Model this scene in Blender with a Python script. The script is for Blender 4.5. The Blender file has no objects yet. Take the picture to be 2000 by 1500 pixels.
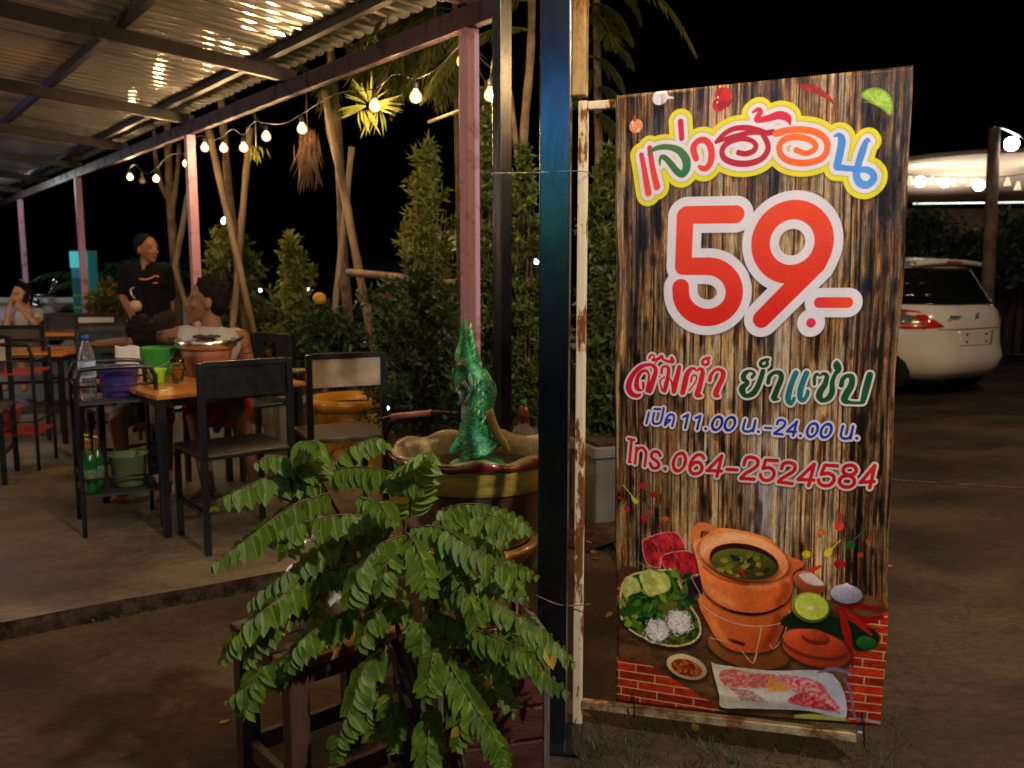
import bpy, bmesh, math, random
import numpy as np
from mathutils import Vector, Matrix, noise
R = math.radians
scn = bpy.context.scene
col = scn.collection
random.seed(11)

# ================================================================ camera
H, FPX, PITCH = 1.35, 1700.0, math.atan(220/1700)
cam = bpy.data.cameras.new('camera'); camo = bpy.data.objects.new('camera', cam); col.objects.link(camo)
camo.location = (0, 0, H); camo.rotation_euler = (math.pi/2-PITCH, 0, 0)
cam.sensor_width = 36; cam.lens = 36*FPX/2000; cam.clip_start = .05; cam.clip_end = 500
cam.dof.use_dof = True; cam.dof.focus_distance = 2.35; cam.dof.aperture_fstop = 4.5
scn.camera = camo

# ================================================================ world: night sky, faint moon
world = bpy.data.worlds.new('World'); scn.world = world; world.use_nodes = True
wn = world.node_tree.nodes; wl = world.node_tree.links
sky = wn.new('ShaderNodeTexSky'); sky.sky_type = 'NISHITA'; sky.sun_disc = False
sky.sun_elevation = R(-4); sky.sun_rotation = R(200)
wn['Background'].inputs['Strength'].default_value = .004
wl.new(sky.outputs[0], wn['Background'].inputs['Color'])
sun = bpy.data.lights.new('moonlight', 'SUN'); sun.energy = .012; sun.angle = R(.5); sun.color = (.8, .88, 1)
suno = bpy.data.objects.new('moonlight', sun); col.objects.link(suno); suno.rotation_euler = (R(40), 0, R(20))
def lamp(name, loc, power, color, radius=.08, kind='POINT', aim=None, size=.6, spot=None):
    l = bpy.data.lights.new(name, kind); l.energy = power; l.color = color
    if kind == 'AREA': l.size = size
    else: l.shadow_soft_size = radius
    if spot: l.spot_size = R(spot); l.spot_blend = .6
    o = bpy.data.objects.new(name, l); col.objects.link(o); o.location = loc
    if aim is not None: o.rotation_euler = (Vector(aim)-Vector(loc)).to_track_quat('-Z', 'Y').to_euler()
    return o
WARM = (1, .62, .30)
lamp('banner_key_light', (1.45, .1, 3.1), 400, (1, .89, .80), .05, 'SPOT', (.50, 2.3, 1.55), spot=72)  # unseen key spot added to light the banner and the shrub
lamp('rear_fill_light', (.2, -1.9, 3.6), 10, (1, .82, .62), .10)           # unseen fill added behind the camera for shrub and ground
lamp('blue_highlight_lamp', (-.50, -.27, 2.16), 18, (.06, .36, 1), .12)               # unseen blue lamp, placed for the highlight on the near post
lamp('green_highlight_lamp', (-.50, -.27, 1.78), 4, (.05, 1, .55), .07)  # unseen, set for the green gleam lower on the same post
lamp('gold_sheen_light', (.30, -.35, 2.25), 5, (1, .60, .26), .03)  # unseen, added for a gold sheen on the banner's upper right
lamp('gold_post_light', (3.3, 2.95, 2.9), 115, (1, .62, .26), .06)  # unseen, added at the right to gild the second post
lamp('left_floor_light', (-6.5, 4.0, 2.2), 190, (1, .72, .44), .15)              # unseen lamp added beyond the left edge to brighten the floor there
lamp('blue_tint_light', (-7.0, 9.0, 2.3), 34, (.25, .3, 1), .15)  # unseen blue lamp added to tint the far left posts
lamp('patio_fill_light', (-3.0, 2.6, 2.5), 8, (1, .74, .48), .10)  # unseen fill added to brighten the people and the table
scn.view_settings.view_transform = 'Standard'; scn.view_settings.look = 'None'
scn.view_settings.exposure = 0; scn.view_settings.gamma = 1; scn.view_settings.use_curve_mapping = False
scn.cycles.use_denoising = True; scn.cycles.max_bounces = 6; scn.cycles.sample_clamp_indirect = 3

# ================================================================ helpers
_c, _s = math.cos(PITCH), math.sin(PITCH)
def ray(x, y):
    u = (x-1000)/FPX; v = (750-y)/FPX
    return u, _c+v*_s, -_s+v*_c
def at(x, y, Y):
    a, b, d = ray(x, y); t = Y/b; return Vector((a*t, Y, H+d*t))
def gz(x, y, z=0.):
    a, b, d = ray(x, y); t = (z-H)/d; return Vector((a*t, b*t, z))
def tag(o, label=None, cat=None, group=None, kind=None):
    if label: o['label'] = label
    if cat: o['category'] = cat
    if group: o['group'] = group
    if kind: o['kind'] = kind
    return o
def thing(name, label, cat, loc=(0, 0, 0), rz=0., group=None, kind=None):
    o = bpy.data.objects.new(name, None); col.objects.link(o); o.location = loc; o.rotation_euler = (0, 0, rz); o.empty_display_size = .05
    return tag(o, label, cat, group, kind)
CH = {}
def copy_tree(o, parent=None):
    """a thing with its parts and their sub-parts; meshes stay shared"""
    c = o.copy(); col.objects.link(c)
    if parent is not None: c.parent = parent; CH.setdefault(parent.name, []).append(c)
    for ch in list(CH.get(o.name, [])): copy_tree(ch, c)
    return c
class MB:
    """collects primitives, then links them as one mesh object"""
    def __init__(s): s.v = []; s.f = []; s.sm = []
    def add(s, vs, fs, smooth=False):
        n = len(s.v); s.v += [tuple(v) for v in vs]; s.f += [tuple(i+n for i in f) for f in fs]; s.sm += [smooth]*len(fs); return s
    def box(s, c, d, rz=0., rx=0., ry=0., taper=1.):
        m = Matrix.Translation(c) @ Matrix.Rotation(rz, 4, 'Z') @ Matrix.Rotation(ry, 4, 'Y') @ Matrix.Rotation(rx, 4, 'X')
        x, y, z = d[0]/2, d[1]/2, d[2]/2
        vs = [m @ Vector((a*x*(taper if e > 0 else 1), b*y*(taper if e > 0 else 1), e*z)) for e in (-1, 1) for a, b in ((-1, -1), (1, -1), (1, 1), (-1, 1))]
        return s.add(vs, [(3, 2, 1, 0), (4, 5, 6, 7), (0, 1, 5, 4), (1, 2, 6, 5), (2, 3, 7, 6), (3, 0, 4, 7)])
    def beam(s, a, b, w, h, up=(0, 0, 1)):
        a = Vector(a); b = Vector(b); d = (b-a).normalized(); side = d.cross(Vector(up))
        side = side.normalized() if side.length > 1e-4 else Vector((1, 0, 0)); u = side.cross(d)
        vs = [p+side*sx*w/2+u*su*h/2 for p in (a, b) for sx, su in ((-1, -1), (1, -1), (1, 1), (-1, 1))]
        return s.add(vs, [(0, 1, 2, 3)[::-1], (4, 5, 6, 7), (0, 1, 5, 4), (1, 2, 6, 5), (2, 3, 7, 6), (3, 0, 4, 7)])
    def tube(s, pts, r, n=8, cap=True, close=False):
        pts = [Vector(p) for p in pts]; rs = list(r) if isinstance(r, (list, tuple)) else [r]*len(pts); N = len(pts); vs = []
        if len(rs) != N: rs = [float(np.interp(i/(N-1)*(len(rs)-1), range(len(rs)), rs)) for i in range(N)]
        prev = None
        for i, p in enumerate(pts):
            a = pts[i-1] if (i > 0 or close) else p; b = pts[(i+1) % N] if (i < N-1 or close) else p
            d = (b-a).normalized() if (b-a).length > 1e-6 else Vector((0, 0, 1))
            if prev is None:
                u = d.cross(Vector((0, 0, 1)));
                if u.length < .05: u = d.cross(Vector((1, 0, 0)))
                u.normalize()
            else:
                u = (prev-d*prev.dot(d)).normalized()
            prev = u; w = d.cross(u)
            for k in range(n):
                t = 2*math.pi*k/n; vs.append(p+(u*math.cos(t)+w*math.sin(t))*rs[i])
        fs = []
        for i in range(N if close else N-1):
            j = (i+1) % N
            for k in range(n): l = (k+1) % n; fs.append((i*n+k, i*n+l, j*n+l, j*n+k))
        if cap and not close: fs.append(tuple(range(n))[::-1]); fs.append(tuple((N-1)*n+k for k in range(n)))
        return s.add(vs, fs, True)
    def lathe(s, prof, n=24, c=(0, 0, 0), wave=None, capb=True, capt=False):
        vs = []
        for i, (r, z) in enumerate(prof):
            for k in range(n):
                t = 2*math.pi*k/n; rr, zz = (wave(i, t, r, z) if wave else (r, z))
                vs.append((c[0]+rr*math.cos(t), c[1]+rr*math.sin(t), c[2]+zz))
        fs = [(i*n+k, i*n+(k+1) % n, (i+1)*n+(k+1) % n, (i+1)*n+k) for i in range(len(prof)-1) for k in range(n)]
        if capb: fs.append(tuple(range(n))[::-1])
        if capt: fs.append(tuple((len(prof)-1)*n+k for k in range(n)))
        return s.add(vs, fs, True)
    def ball(s, c, r, n=10, m=7, rot=None):
        r = r if isinstance(r, (tuple, list)) else (r, r, r); vs = []
        q = rot if rot is not None else Matrix.Identity(3)
        c = Vector(c); vs.append(c+q @ Vector((0, 0, -r[2])))
        for j in range(1, m):
            p = -math.pi/2+math.pi*j/m
            for k in range(n):
                t = 2*math.pi*k/n; vs.append(c+q @ Vector((r[0]*math.cos(p)*math.cos(t), r[1]*math.cos(p)*math.sin(t), r[2]*math.sin(p))))
        vs.append(c+q @ Vector((0, 0, r[2]))); fs = []
        for k in range(n): fs.append((0, 1+(k+1) % n, 1+k))
        for j in range(m-2):
            for k in range(n): a = 1+j*n+k; b = 1+j*n+(k+1) % n; fs.append((a, b, b+n, a+n))
        e = len(vs)-1; o = 1+(m-2)*n
        for k in range(n): fs.append((o+k, o+(k+1) % n, e))
        return s.add(vs, fs, True)
    def mesh(s, name, mt):
        me = bpy.data.meshes.new(name); me.from_pydata(s.v, [], s.f); me.polygons.foreach_set('use_smooth', s.sm)
        if mt is not None: me.materials.append(mt)
        me.update(); return me
    def build(s, name, mt, parent=None, bevel=0., loc=None, kind=None):
        return link(name, s.mesh(name, mt), parent, bevel, loc, kind)
def link(name, me, parent=None, bevel=0., loc=None, kind=None):
    o = bpy.data.objects.new(name, me); col.objects.link(o)
    if parent is not None: o.parent = parent; CH.setdefault(parent.name, []).append(o)
    if loc is not None: o.location = loc
    if bevel:
        b = o.modifiers.new('bevel', 'BEVEL'); b.width = bevel; b.segments = 2; b.limit_method = 'ANGLE'; b.angle_limit = R(40)
    if kind: o['kind'] = kind
    return o
def smooth_path(P, k=6):
    P = [Vector(p) for p in P]; Q = [2*P[0]-P[1]]+P+[2*P[-1]-P[-2]]; out = []
    for i in range(len(Q)-3):
        a, b, c, d = Q[i:i+4]
        for t in range(k):
            t /= k; out.append(.5*((2*b)+(c-a)*t+(2*a-5*b+4*c-d)*t*t+(3*b-a-3*c+d)*t**3))
    return out+[P[-1]]

# ================================================================ materials
def M(name, c, rough=.5, metal=0., var=0., scale=4., c2=None, bump=0., bscale=60., coat=0., emit=None, es=0., alpha=None, trans=0., spec=.5, stretch=(1, 1, 1), detail=5, sss=0., ior=None):
    m = bpy.data.materials.new(name); m.use_nodes = True; nt = m.node_tree; p = nt.nodes['Principled BSDF']
    p.inputs['Base Color'].default_value = (*c, 1); p.inputs['Roughness'].default_value = rough; p.inputs['Metallic'].default_value = metal
    if rough >= .7 and spec == .5: spec = .12
    p.inputs['Specular IOR Level'].default_value = spec; p.inputs['Coat Weight'].default_value = coat; p.inputs['Coat Roughness'].default_value = .08
    if trans: p.inputs['Transmission Weight'].default_value = trans
    if ior: p.inputs['IOR'].default_value = ior
    if sss: p.inputs['Subsurface Weight'].default_value = sss; p.inputs['Subsurface Radius'].default_value = (.01, .004, .002)
    if emit: p.inputs['Emission Color'].default_value = (*emit, 1); p.inputs['Emission Strength'].default_value = es
    tc = nt.nodes.new('ShaderNodeTexCoord'); mp = nt.nodes.new('ShaderNodeMapping'); mp.inputs['Scale'].default_value = stretch
    nt.links.new(tc.outputs['Object'], mp.inputs[0])
    if var or c2:
        n = nt.nodes.new('ShaderNodeTexNoise'); n.inputs['Scale'].default_value = scale; n.inputs['Detail'].default_value = detail; n.inputs['Roughness'].default_value = .6
        nt.links.new(mp.outputs[0], n.inputs['Vector'])
        r = nt.nodes.new('ShaderNodeValToRGB'); r.color_ramp.elements[0].position = .38; r.color_ramp.elements[1].position = .64
        k2 = c2 or tuple(q*(1-var) for q in c); k1 = c if c2 else tuple(min(1, q*(1+var)) for q in c)
        r.color_ramp.elements[0].color = (*k2, 1); r.color_ramp.elements[1].color = (*k1, 1)
        nt.links.new(n.outputs[0], r.inputs[0]); nt.links.new(r.outputs[0], p.inputs['Base Color'])
        rr = nt.nodes.new('ShaderNodeMapRange'); rr.inputs[3].default_value = max(0, rough-.12); rr.inputs[4].default_value = min(1, rough+.15)
        nt.links.new(n.outputs[0], rr.inputs[0]); nt.links.new(rr.outputs[0], p.inputs['Roughness'])
    if bump:
        n = nt.nodes.new('ShaderNodeTexNoise'); n.inputs['Scale'].default_value = bscale; n.inputs['Detail'].default_value = 4; nt.links.new(mp.outputs[0], n.inputs['Vector'])
        b = nt.nodes.new('ShaderNodeBump'); b.inputs['Strength'].default_value = bump; b.inputs['Distance'].default_value = .01
        nt.links.new(n.outputs[0], b.inputs['Height']); nt.links.new(b.outputs[0], p.inputs['Normal'])
    return m
def leafmat(name, c, c2, rough=.4, tl=.25, scale=9.):
    """leaf blade: two greens that change from leaf to leaf, thin enough to glow a little from behind"""
    m = M(name, c, rough, c2=c2, scale=scale, detail=2, spec=.35); nt = m.node_tree; p = nt.nodes['Principled BSDF']
    out = [n for n in nt.nodes if n.type == 'OUTPUT_MATERIAL'][0]
    t = nt.nodes.new('ShaderNodeBsdfTranslucent'); t.inputs[0].default_value = (c[0]*1.6, c[1]*1.5, c[2], 1)
    mx = nt.nodes.new('ShaderNodeMixShader'); mx.inputs[0].default_value = tl
    nt.links.new(p.outputs[0], mx.inputs[1]); nt.links.new(t.outputs[0], mx.inputs[2]); nt.links.new(mx.outputs[0], out.inputs[0]); return m
def ribbed(m):
    """pale midrib and darker blade between the veins, read from the leaf's own 'rib' value"""
    nt = m.node_tree; p = nt.nodes['Principled BSDF']; a = nt.nodes.new('ShaderNodeAttribute'); a.attribute_name = 'rib'; src = p.inputs['Base Color'].links[0].from_socket
    r = nt.nodes.new('ShaderNodeValToRGB'); e = r.color_ramp.elements; e[0].position = .0; e[0].color = (2.1, 1.9, 1.6, 1); e[1].position = .13; e[1].color = (.80, .80, .8, 1); q = e.new(.75); q.color = (1.15, 1.12, 1, 1)
    mx = nt.nodes.new('ShaderNodeMix'); mx.data_type = 'RGBA'; mx.blend_type = 'MULTIPLY'; mx.inputs[0].default_value = 1
    nt.links.new(a.outputs['Fac'], r.inputs[0]); nt.links.new(src, mx.inputs[6]); nt.links.new(r.outputs[0], mx.inputs[7]); nt.links.new(mx.outputs[2], p.inputs['Base Color']); p.inputs['Specular IOR Level'].default_value = .25; return m
def layered(name, base, top, scale, lo, hi, rough=(.5, .8), stretch=(1, 1, 1), metal=0., bump=.25, third=None):
    """paint (top) worn through to what is under it (base)"""
    m = M(name, base, rough[1], metal, bump=bump, bscale=scale*3, stretch=stretch); nt = m.node_tree; p = nt.nodes['Principled BSDF']
    mp = [n for n in nt.nodes if n.type == 'MAPPING'][0]
    n = nt.nodes.new('ShaderNodeTexNoise'); n.inputs['Scale'].default_value = scale; n.inputs['Detail'].default_value = 8; n.inputs['Roughness'].default_value = .68
    nt.links.new(mp.outputs[0], n.inputs['Vector']); r = nt.nodes.new('ShaderNodeValToRGB'); e = r.color_ramp.elements
    e[0].position = lo; e[0].color = (*base, 1); e[1].position = hi; e[1].color = (*top, 1)
    if third: q = e.new((lo+hi)/2); q.color = (*third, 1)
    nt.links.new(n.outputs[0], r.inputs[0]); nt.links.new(r.outputs[0], p.inputs['Base Color'])
    k = nt.nodes.new('ShaderNodeMapRange'); k.inputs[1].default_value = lo; k.inputs[2].default_value = hi; k.inputs[3].default_value = rough[1]; k.inputs[4].default_value = rough[0]
    nt.links.new(n.outputs[0], k.inputs[0]); nt.links.new(k.outputs[0], p.inputs['Roughness']); return m
black_steel = M('black_steel', (.006, .007, .009), .34, .0, var=.4, scale=14, bump=.08, bscale=90, coat=.3)
blue_steel = M('blue_black_steel', (.003, .004, .007), .24, .0, var=.5, scale=6, stretch=(1, 1, .25), bump=.12, bscale=30, coat=.0, spec=.8)
pink_paint = layered('pink_purple_paint', (.30, .14, .12), (.56, .32, .44), 7, .34, .46, (.4, .7), bump=.15)
beam_paint = layered('dull_purple_paint', (.03, .02, .02), (.062, .04, .052), 6, .36, .5, (.4, .75), bump=.15)
dark_steel = M('dark_rafter_steel', (.022, .018, .018), .45, .3, var=.4, scale=8)
zinc = M('zinc_roof_sheet', (.58, .58, .56), .13, .75, c2=(.44, .44, .43), scale=1.2, detail=7)
white_frame = layered('rusty_white_paint', (.17, .065, .02), (.66, .57, .40), 13, .42, .47, (.4, .85), stretch=(1.6, 1.6, .5), bump=.3, third=(.42, .24, .08))
brown_frame = layered('rusty_brown_tube', (.13, .06, .02), (.46, .34, .14), 10, .36, .6, (.42, .8), stretch=(1, 1, .4), bump=.3)
def groundmat(name, c, c2, stain, rough, scale):
    """worn concrete: broad patches, darker stains, hairline cracks, grit"""
    m = M(name, c, rough, c2=c2, scale=scale, bump=.5, bscale=110, detail=12, stretch=(1, 1.5, 1)); nt = m.node_tree; p = nt.nodes['Principled BSDF']; L = nt.links
    mp = [q for q in nt.nodes if q.type == 'MAPPING'][0]; col_ = p.inputs['Base Color'].links[0].from_socket
    def mul(a, fac_socket, c0, c1, lo, hi):
        r = nt.nodes.new('ShaderNodeValToRGB'); r.color_ramp.elements[0].position = lo; r.color_ramp.elements[1].position = hi; r.color_ramp.elements[0].color = (*c0, 1); r.color_ramp.elements[1].color = (*c1, 1)
        x = nt.nodes.new('ShaderNodeMix'); x.data_type = 'RGBA'; x.blend_type = 'MULTIPLY'; x.inputs[0].default_value = 1; L.new(fac_socket, r.inputs[0]); L.new(a, x.inputs[6]); L.new(r.outputs[0], x.inputs[7]); return x.outputs[2]
    n1 = nt.nodes.new('ShaderNodeTexNoise'); n1.inputs['Scale'].default_value = .7; n1.inputs['Detail'].default_value = 6; n1.inputs['Distortion'].default_value = 1.2; L.new(mp.outputs[0], n1.inputs[0]); col_ = mul(col_, n1.outputs[0], stain, (1.15, 1.12, 1.05), .38, .60)
    n2 = nt.nodes.new('ShaderNodeTexNoise'); n2.inputs['Scale'].default_value = 26; n2.inputs['Detail'].default_value = 8; L.new(mp.outputs[0], n2.inputs[0]); col_ = mul(col_, n2.outputs[0], (.78, .77, .75), (1.15, 1.15, 1.15), .36, .66)
    v = nt.nodes.new('ShaderNodeTexVoronoi'); v.feature = 'DISTANCE_TO_EDGE'; v.inputs['Scale'].default_value = .55; n3 = nt.nodes.new('ShaderNodeTexNoise'); n3.inputs['Scale'].default_value = 3; n3.inputs['Detail'].default_value = 5; L.new(mp.outputs[0], n3.inputs[0])
    ad = nt.nodes.new('ShaderNodeVectorMath'); ad.operation = 'MULTIPLY_ADD'; ad.inputs[1].default_value = (.5, .5, .5); L.new(n3.outputs['Color'], ad.inputs[0]); L.new(mp.outputs[0], ad.inputs[2]); L.new(ad.outputs[0], v.inputs[0]); col_ = mul(col_, v.outputs['Distance'], (.62, .6, .58), (1, 1, 1), .001, .004)
    L.new(col_, p.inputs['Base Color']); return m
asphalt = groundmat('dusty_concrete_yard', (.088, .060, .037), (.048, .034, .022), (.55, .55, .62), .72, 1.3)
slab_mat = groundmat('patio_concrete', (.20, .16, .105), (.11, .085, .06), (.6, .6, .66), .5, 1.8)
soil = M('dark_soil', (.05, .03, .018), .95, var=.5, scale=14, bump=.9, bscale=45)
grassm = leafmat('grass_blade', (.06, .10, .02), (.10, .09, .03))
bamboo = M('bamboo', (.30, .22, .13), .6, c2=(.15, .105, .06), scale=7, stretch=(1, 1, .4), bump=.3, bscale=30)
bark = M('tree_bark', (.21, .155, .10), .85, c2=(.09, .07, .05), scale=9, bump=.8, bscale=40)
stem_mat = M('brown_twig', (.11, .07, .04), .7, var=.4, scale=20, bump=.3)
leaf_a = ribbed(leafmat('star_gooseberry_leaf', (.115, .180, .014), (.045, .092, .010), .5, .25, 30))
leaf_y = leafmat('yellow_leaf', (.50, .36, .03), (.38, .24, .03))
# ---------------------------------------------------------------- printed artwork of the vinyl banner (drawn here stroke by stroke)
BW, BH = 960, 2160                                   # print resolution of the 0.80 x 1.80 m sheet
def homography(src, dst):
    A = []
    for (x, y), (u, v) in zip(src, dst):
        A.append([x, y, 1, 0, 0, 0, -u*x, -u*y]); A.append([0, 0, 0, x, y, 1, -v*x, -v*y])
    h = np.linalg.solve(np.array(A, float), np.array(dst, float).reshape(-1))
    return np.append(h, 1).reshape(3, 3)
B_CORNERS = [(1201, 187), (1782, 128), (1720, 1418), (1203, 1370)]
HB = homography(B_CORNERS, [(0, 0), (BW, 0), (BW, BH), (0, BH)])
HBI = np.linalg.inv(HB)
def hb(x, y, M=None):
    M = HB if M is None else M
    w = M[2, 0]*x + M[2, 1]*y + M[2, 2]
    return (M[0, 0]*x + M[0, 1]*y + M[0, 2])/w, (M[1, 0]*x + M[1, 1]*y + M[1, 2])/w
BS = 1.72                                            # print pixels per traced pixel
rngb = np.random.default_rng(5)
def vnoise(h, w, ch, cw, rng=rngb):
    """smooth value noise with cells ch x cw pixels"""
    gh, gw = int(h/ch)+3, int(w/cw)+3
    g = rng.random((gh, gw)).astype(np.float32)
    yy = np.arange(h)/ch; xx = np.arange(w)/cw
    y0 = yy.astype(int); x0 = xx.astype(int)
    fy = (yy-y0)[:, None]; fx = (xx-x0)[None, :]
    fy = fy*fy*(3-2*fy); fx = fx*fx*(3-2*fx)
    a = g[y0][:, x0]; b = g[y0][:, x0+1]; c = g[y0+1][:, x0]; d = g[y0+1][:, x0+1]
    return (a*(1-fx)+b*fx)*(1-fy) + (c*(1-fx)+d*fx)*fy
ROUGH = [0.]
class Layer:
    """signed distance field over a window of the print, negative inside the shape"""
    def __init__(s, x0, y0, x1, y1):
        pts = [hb(*p) for p in ((x0, y0), (x1, y0), (x1, y1), (x0, y1))]
        s.x0 = max(0, int(min(p[0] for p in pts))-4); s.x1 = min(BW, int(max(p[0] for p in pts))+4)
        s.y0 = max(0, int(min(p[1] for p in pts))-4); s.y1 = min(BH, int(max(p[1] for p in pts))+4)
        s.X, s.Y = np.meshgrid(np.arange(s.x0, s.x1)+.5, np.arange(s.y0, s.y1)+.5)
        s.X = s.X.astype(np.float32); s.Y = s.Y.astype(np.float32)
        s.d = np.full(s.X.shape, 1e3, np.float32); s.rough = ROUGH[0]
    def stroke(s, pts, smooth=True, closed=False):
        P = np.array([(*hb(p[0], p[1]), p[2]*BS) for p in pts])
        if smooth and len(P) > 2:
            if closed: Q = np.vstack([P[-1:], P, P[:2]])
            else: Q = np.vstack([2*P[0]-P[1], P, 2*P[-1]-P[-2]])
            out = []
            for i in range(len(Q)-3):
                for t in np.linspace(0, 1, 7)[:-1]:
                    a, b, c, d = Q[i:i+4]
                    out.append(.5*((2*b)+(c-a)*t+(2*a-5*b+4*c-d)*t*t+(3*b-a-3*c+d)*t**3))
            out.append(Q[-2]); P = np.array(out)
        for (ax, ay, ar), (bx, by, br) in zip(P[:-1], P[1:]):
            m = max(ar, br)+40
            i0 = int(max(0, min(ay, by)-m-s.y0)); i1 = int(max(0, max(ay, by)+m-s.y0)); j0 = int(max(0, min(ax, bx)-m-s.x0)); j1 = int(max(0, max(ax, bx)+m-s.x0))
            X = s.X[i0:i1, j0:j1]; Y = s.Y[i0:i1, j0:j1]
            if X.size == 0: continue
            dx, dy = bx-ax, by-ay; L = dx*dx+dy*dy+1e-6
            t = np.clip(((X-ax)*dx+(Y-ay)*dy)/L, 0, 1)
            dd = np.hypot(X-ax-t*dx, Y-ay-t*dy)-(ar+(br-ar)*t)
            s.d[i0:i1, j0:j1] = np.minimum(s.d[i0:i1, j0:j1], dd)
        return s
    def poly(s, pts, soft=True):
        P = np.array([hb(*p) for p in pts]); n = len(P)
        if soft and n > 4:
            Q = []
            for i in range(n):
                a, b, c, d = P[i-1], P[i], P[(i+1) % n], P[(i+2) % n]
                for t in (0, .25, .5, .75): Q.append(.5*((2*b)+(c-a)*t+(2*a-5*b+4*c-d)*t*t+(3*b-a-3*c+d)*t**3))
            P = np.array(Q); n = len(P)
        d = np.full(s.X.shape, 1e6, np.float32); ins = np.zeros(s.X.shape, bool)
        for i in range(n):
            ax, ay = P[i]; bx, by = P[(i+1) % n]
            dx, dy = bx-ax, by-ay; L = dx*dx+dy*dy+1e-6
            t = np.clip(((s.X-ax)*dx+(s.Y-ay)*dy)/L, 0, 1)
            d = np.minimum(d, np.hypot(s.X-ax-t*dx, s.Y-ay-t*dy))
            if abs(dy) > 1e-6: ins ^= ((ay > s.Y) != (by > s.Y)) & (s.X < dx*(s.Y-ay)/dy+ax)
        s.d = np.minimum(s.d, np.where(ins, -d, d)); return s
    def ell(s, cx, cy, rx, ry, rot=0):
        x, y = hb(cx, cy); rx *= BS; ry *= BS; c, n = math.cos(math.radians(rot)), math.sin(math.radians(rot))
        u = ((s.X-x)*c+(s.Y-y)*n)/rx; v = (-(s.X-x)*n+(s.Y-y)*c)/ry
        s.d = np.minimum(s.d, (np.hypot(u, v)-1)*min(rx, ry)); s.u, s.v = u, v; return s
    def ring(s, cx, cy, rx, ry, hw, rot=0, slant=0):
        x, y = hb(cx, cy); rx *= BS; ry *= BS
        X = s.X-x+slant*(s.Y-y); u = X/rx; v = (s.Y-y)/ry; r = np.hypot(u, v)+1e-6
        s.d = np.minimum(s.d, np.abs(r-1)*np.hypot(u/r*rx, v/r*ry)-hw*BS); return s
    def paint(s, img, col, off=0.0, soft=.7, alpha=1.0):
        a = np.clip(.5-(s.d+s.rough*(vnoise(*s.X.shape, 7, 7)-.5)-off*BS)/(2*soft), 0, 1)*alpha
        sub = img[s.y0:s.y1, s.x0:s.x1]
        c = np.asarray(col, np.float32)
        if c.ndim == 1: c = c[None, None, :]
        sub[...] = sub*(1-a[..., None])+c*a[..., None]
    def grad(s, c0, c1, vertical=True, k0=0., k1=1.):
        t = (s.Y-s.y0)/max(1, s.y1-s.y0) if vertical else (s.X-s.x0)/max(1, s.x1-s.x0)
        t = np.clip((t-k0)/(k1-k0), 0, 1)[..., None]
        return np.array(c0, np.float32)*(1-t)+np.array(c1, np.float32)*t
    def tex(s, col, amp=.25, ch=6, cw=6, col2=None):
        n = (.6*vnoise(*s.X.shape, ch, cw)+.4*vnoise(*s.X.shape, ch/3, cw/3))[..., None]
        c2 = np.array(col2 if col2 is not None else [k*(1-amp) for k in col], np.float32)
        k = np.clip((n-.3)*2.2, 0, 1)
        return np.array(col, np.float32)*(1-k)+c2*k

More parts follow.
